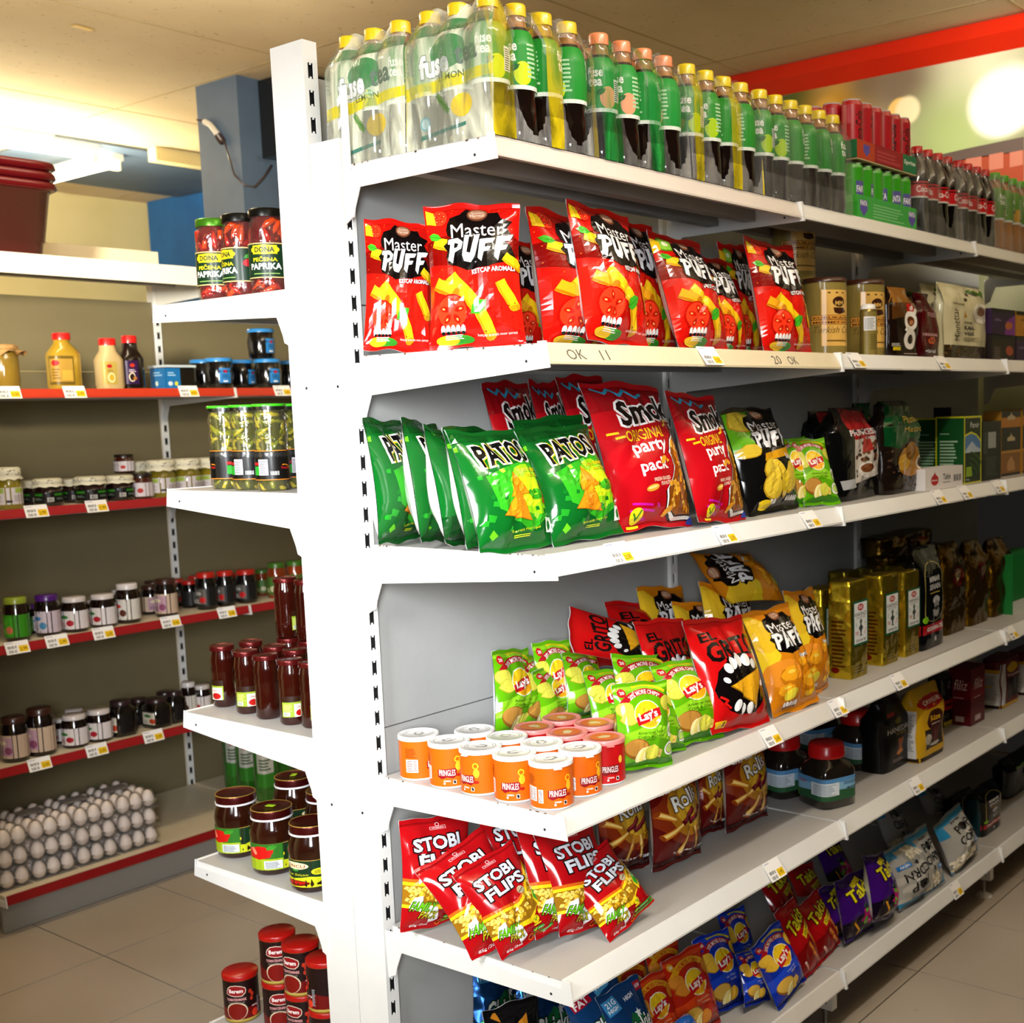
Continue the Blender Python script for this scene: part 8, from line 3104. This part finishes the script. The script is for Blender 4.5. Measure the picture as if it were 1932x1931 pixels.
def price_tag(px, py, sec, lev, price, label, w=.060, h=.044, wall=False, up=.004):
    if wall:
        y0, z0, y1, z1 = 2.45 - .4355, lev, 2.45 - .446, lev - .026
    else:
        yt, yf = (-.342, -.3674) if lev == 0 else (-.4346, -.4633 if lev < 5 else -.4585)
        y0, z0, y1, z1 = yt - .0005, ZT[lev] - .001, yf + .004, ZB[lev] + .006
    ang = math.atan2(y0 - y1, z0 - z1)
    P = ony(px, py, (y0 + y1) / 2)
    a = Art(h / w, 'f2f0ec')
    H = h / w
    a.rect(.02, .03, .98, H - .03, 'f6f4f2')
    a.line([(.06, H - .07), (.35, H - .07)], .02, '6a6ab0')
    a.rect(.55, .06, .95, .34, 'eec21c')
    a.text(price, .75, .19, .28, .14, '4a3808', .01, .06)
    a.bars(.08, .24, .48, .36, 12, '1c1c1c', vertical=True)
    a.bars(.10, .05, .48, .18, 10, '2c2c2c', 3, vertical=True)
    t = thing('price_tag', label, 'price tag', (P[0], (y0 + y1) / 2 - .0062, (z0 + z1) / 2 + up), 0, 'yellow and white price tags')
    t.rotation_euler = (-ang, 0, 0)
    m = MB()
    m.box(-w / 2, w / 2, -.0006, .0006, -h / 2, h / 2, 'e8e6e2', 'print')
    G = np.array([[[-w / 2, -.0008, -h / 2], [-w / 2, -.0008, h / 2]], [[w / 2, -.0008, -h / 2], [w / 2, -.0008, h / 2]]])
    sheet(m, G, a, 'print', smooth=False)
    m.obj('tag_card', t)
    return t


for px, py, lev, pr, lb in ((1335, 668, 1, '2.50', 'price tag under the kiwi-printed red puff bags'), (1612, 687, 1, '12.50', 'price tag under the gold coffee tins'), (1775, 686, 1, '3.50', 'price tag under the coffee pouches'),
                            (1164, 1043, 2, '2.50', 'price tag under the rightmost green tortilla chip bag'), (1364, 1007, 2, '2.50', 'price tag under the right red party pack'), (1525, 984, 2, '1.50', 'price tag under the light green crisp bags of the third shelf'),
                            (1768, 934, 2, '3.99', 'price tag under the tahini box'), (1818, 925, 2, '2.99', 'price tag under the green tea cartons'), (1880, 916, 2, '2.99', 'price tag under the black tea cartons'),
                            (1450, 1393, 3, '3.00', 'price tag under the front red chilli bag'), (1577, 1343, 3, '1.50', 'price tag under the front orange puff bag'), (1692, 1293, 3, '4.50', 'price tag under the gold tea bricks'),
                            (1906, 1190, 3, '3.50', 'price tag under the gold bags near the photo edge'), (1457, 1658, 4, '1.95', 'price tag on the half-empty fifth shelf'), (1725, 1490, 4, '4.50', 'price tag under the black tea bag on the fifth shelf'),
                            (1800, 1683, 5, '2.50', 'price tag on the bottom shelf below the right popcorn bag')):
    price_tag(px, py, 0, lev, pr, lb)
for px, py, lev, pr, lb in ((15, 742, W1, '5.50', 'price tag under the honey jar'), (139, 740, W1, '3.99', 'price tag under the yellow syrup bottle'), (354, 738, W1, '4.50', 'price tag under the blue-labelled tub'), (531, 738, W1, '5.00', 'price tag under the olive jars by the post'),
                            (67, 967, W2, '2.99', 'price tag under the leftmost dark spread jar'), (181, 959, W2, '3.99', 'price tag under the middle dark spread jars'),
                            (31, 1225, W3, '2.99', 'price tag under the fig jam jar'), (106, 1214, W3, '2.99', 'price tag under the purple-lidded jam jar'), (194, 1200, W3, '2.50', 'price tag under the cherry jam pair'), (321, 1184, W3, '3.50', 'price tag under the pink-labelled jam jar'),
                            (427, 1169, W3, '3.50', 'price tag under the red-lidded jars'), (73, 1442, W4, '3.50', 'price tag under the lower pink-labelled jars'), (181, 1417, W4, '2.50', 'price tag under the lower cherry jam pair'), (288, 1394, W4, '2.99', 'price tag under the black square jam jars')):
    price_tag(px, py, 0, lev - .0004, pr, lb, .072, .040, True)


def scribble(px, py, lev, text, w, h, label):
    yt, yf = -.4346, -.4633
    y0, z0, y1, z1 = yt - .0012, ZT[lev] - .001, yf + .0028, ZB[lev] + .006
    P = ony(px, py, (y0 + y1) / 2)
    a = Art(1, 'ffffff')
    a.text(text, .5, .5, .96, .9, '5c544e', -.004, .05)
    m = MB()
    X0 = P[0]
    A0, A1 = np.array((yt - .0072, ZT[lev] + .001)), np.array((yf + .0030, ZB[lev] + .0095))
    lo, hi = A1 + (A0 - A1) * .12, A1 + (A0 - A1) * .72
    G = np.array([[[X0 - w / 2, *lo], [X0 - w / 2, *hi]], [[X0 + w / 2, *lo], [X0 + w / 2, *hi]]])
    sheet(m, G, a, 'rough', base=False, smooth=False)
    r = bpy.data.objects
    par = [o for o in bpy.data.objects if o.get('label', '').startswith('white steel red puff bag shelf')][0]
    m.V = [v - np.array(par.location) for v in m.V]
    m.obj('pencil_note', par)


scribble(1083, 664, 1, 'OK', .048, .02, '')
scribble(1137, 667, 1, '11', .022, .02, '')
scribble(1462, 682, 1, '20', .034, .02, '')
scribble(1492, 683, 1, 'OK', .04, .02, '')
if BAGLOG and __import__('os').environ.get('BAGLOG'):
    print('\n'.join(BAGLOG))
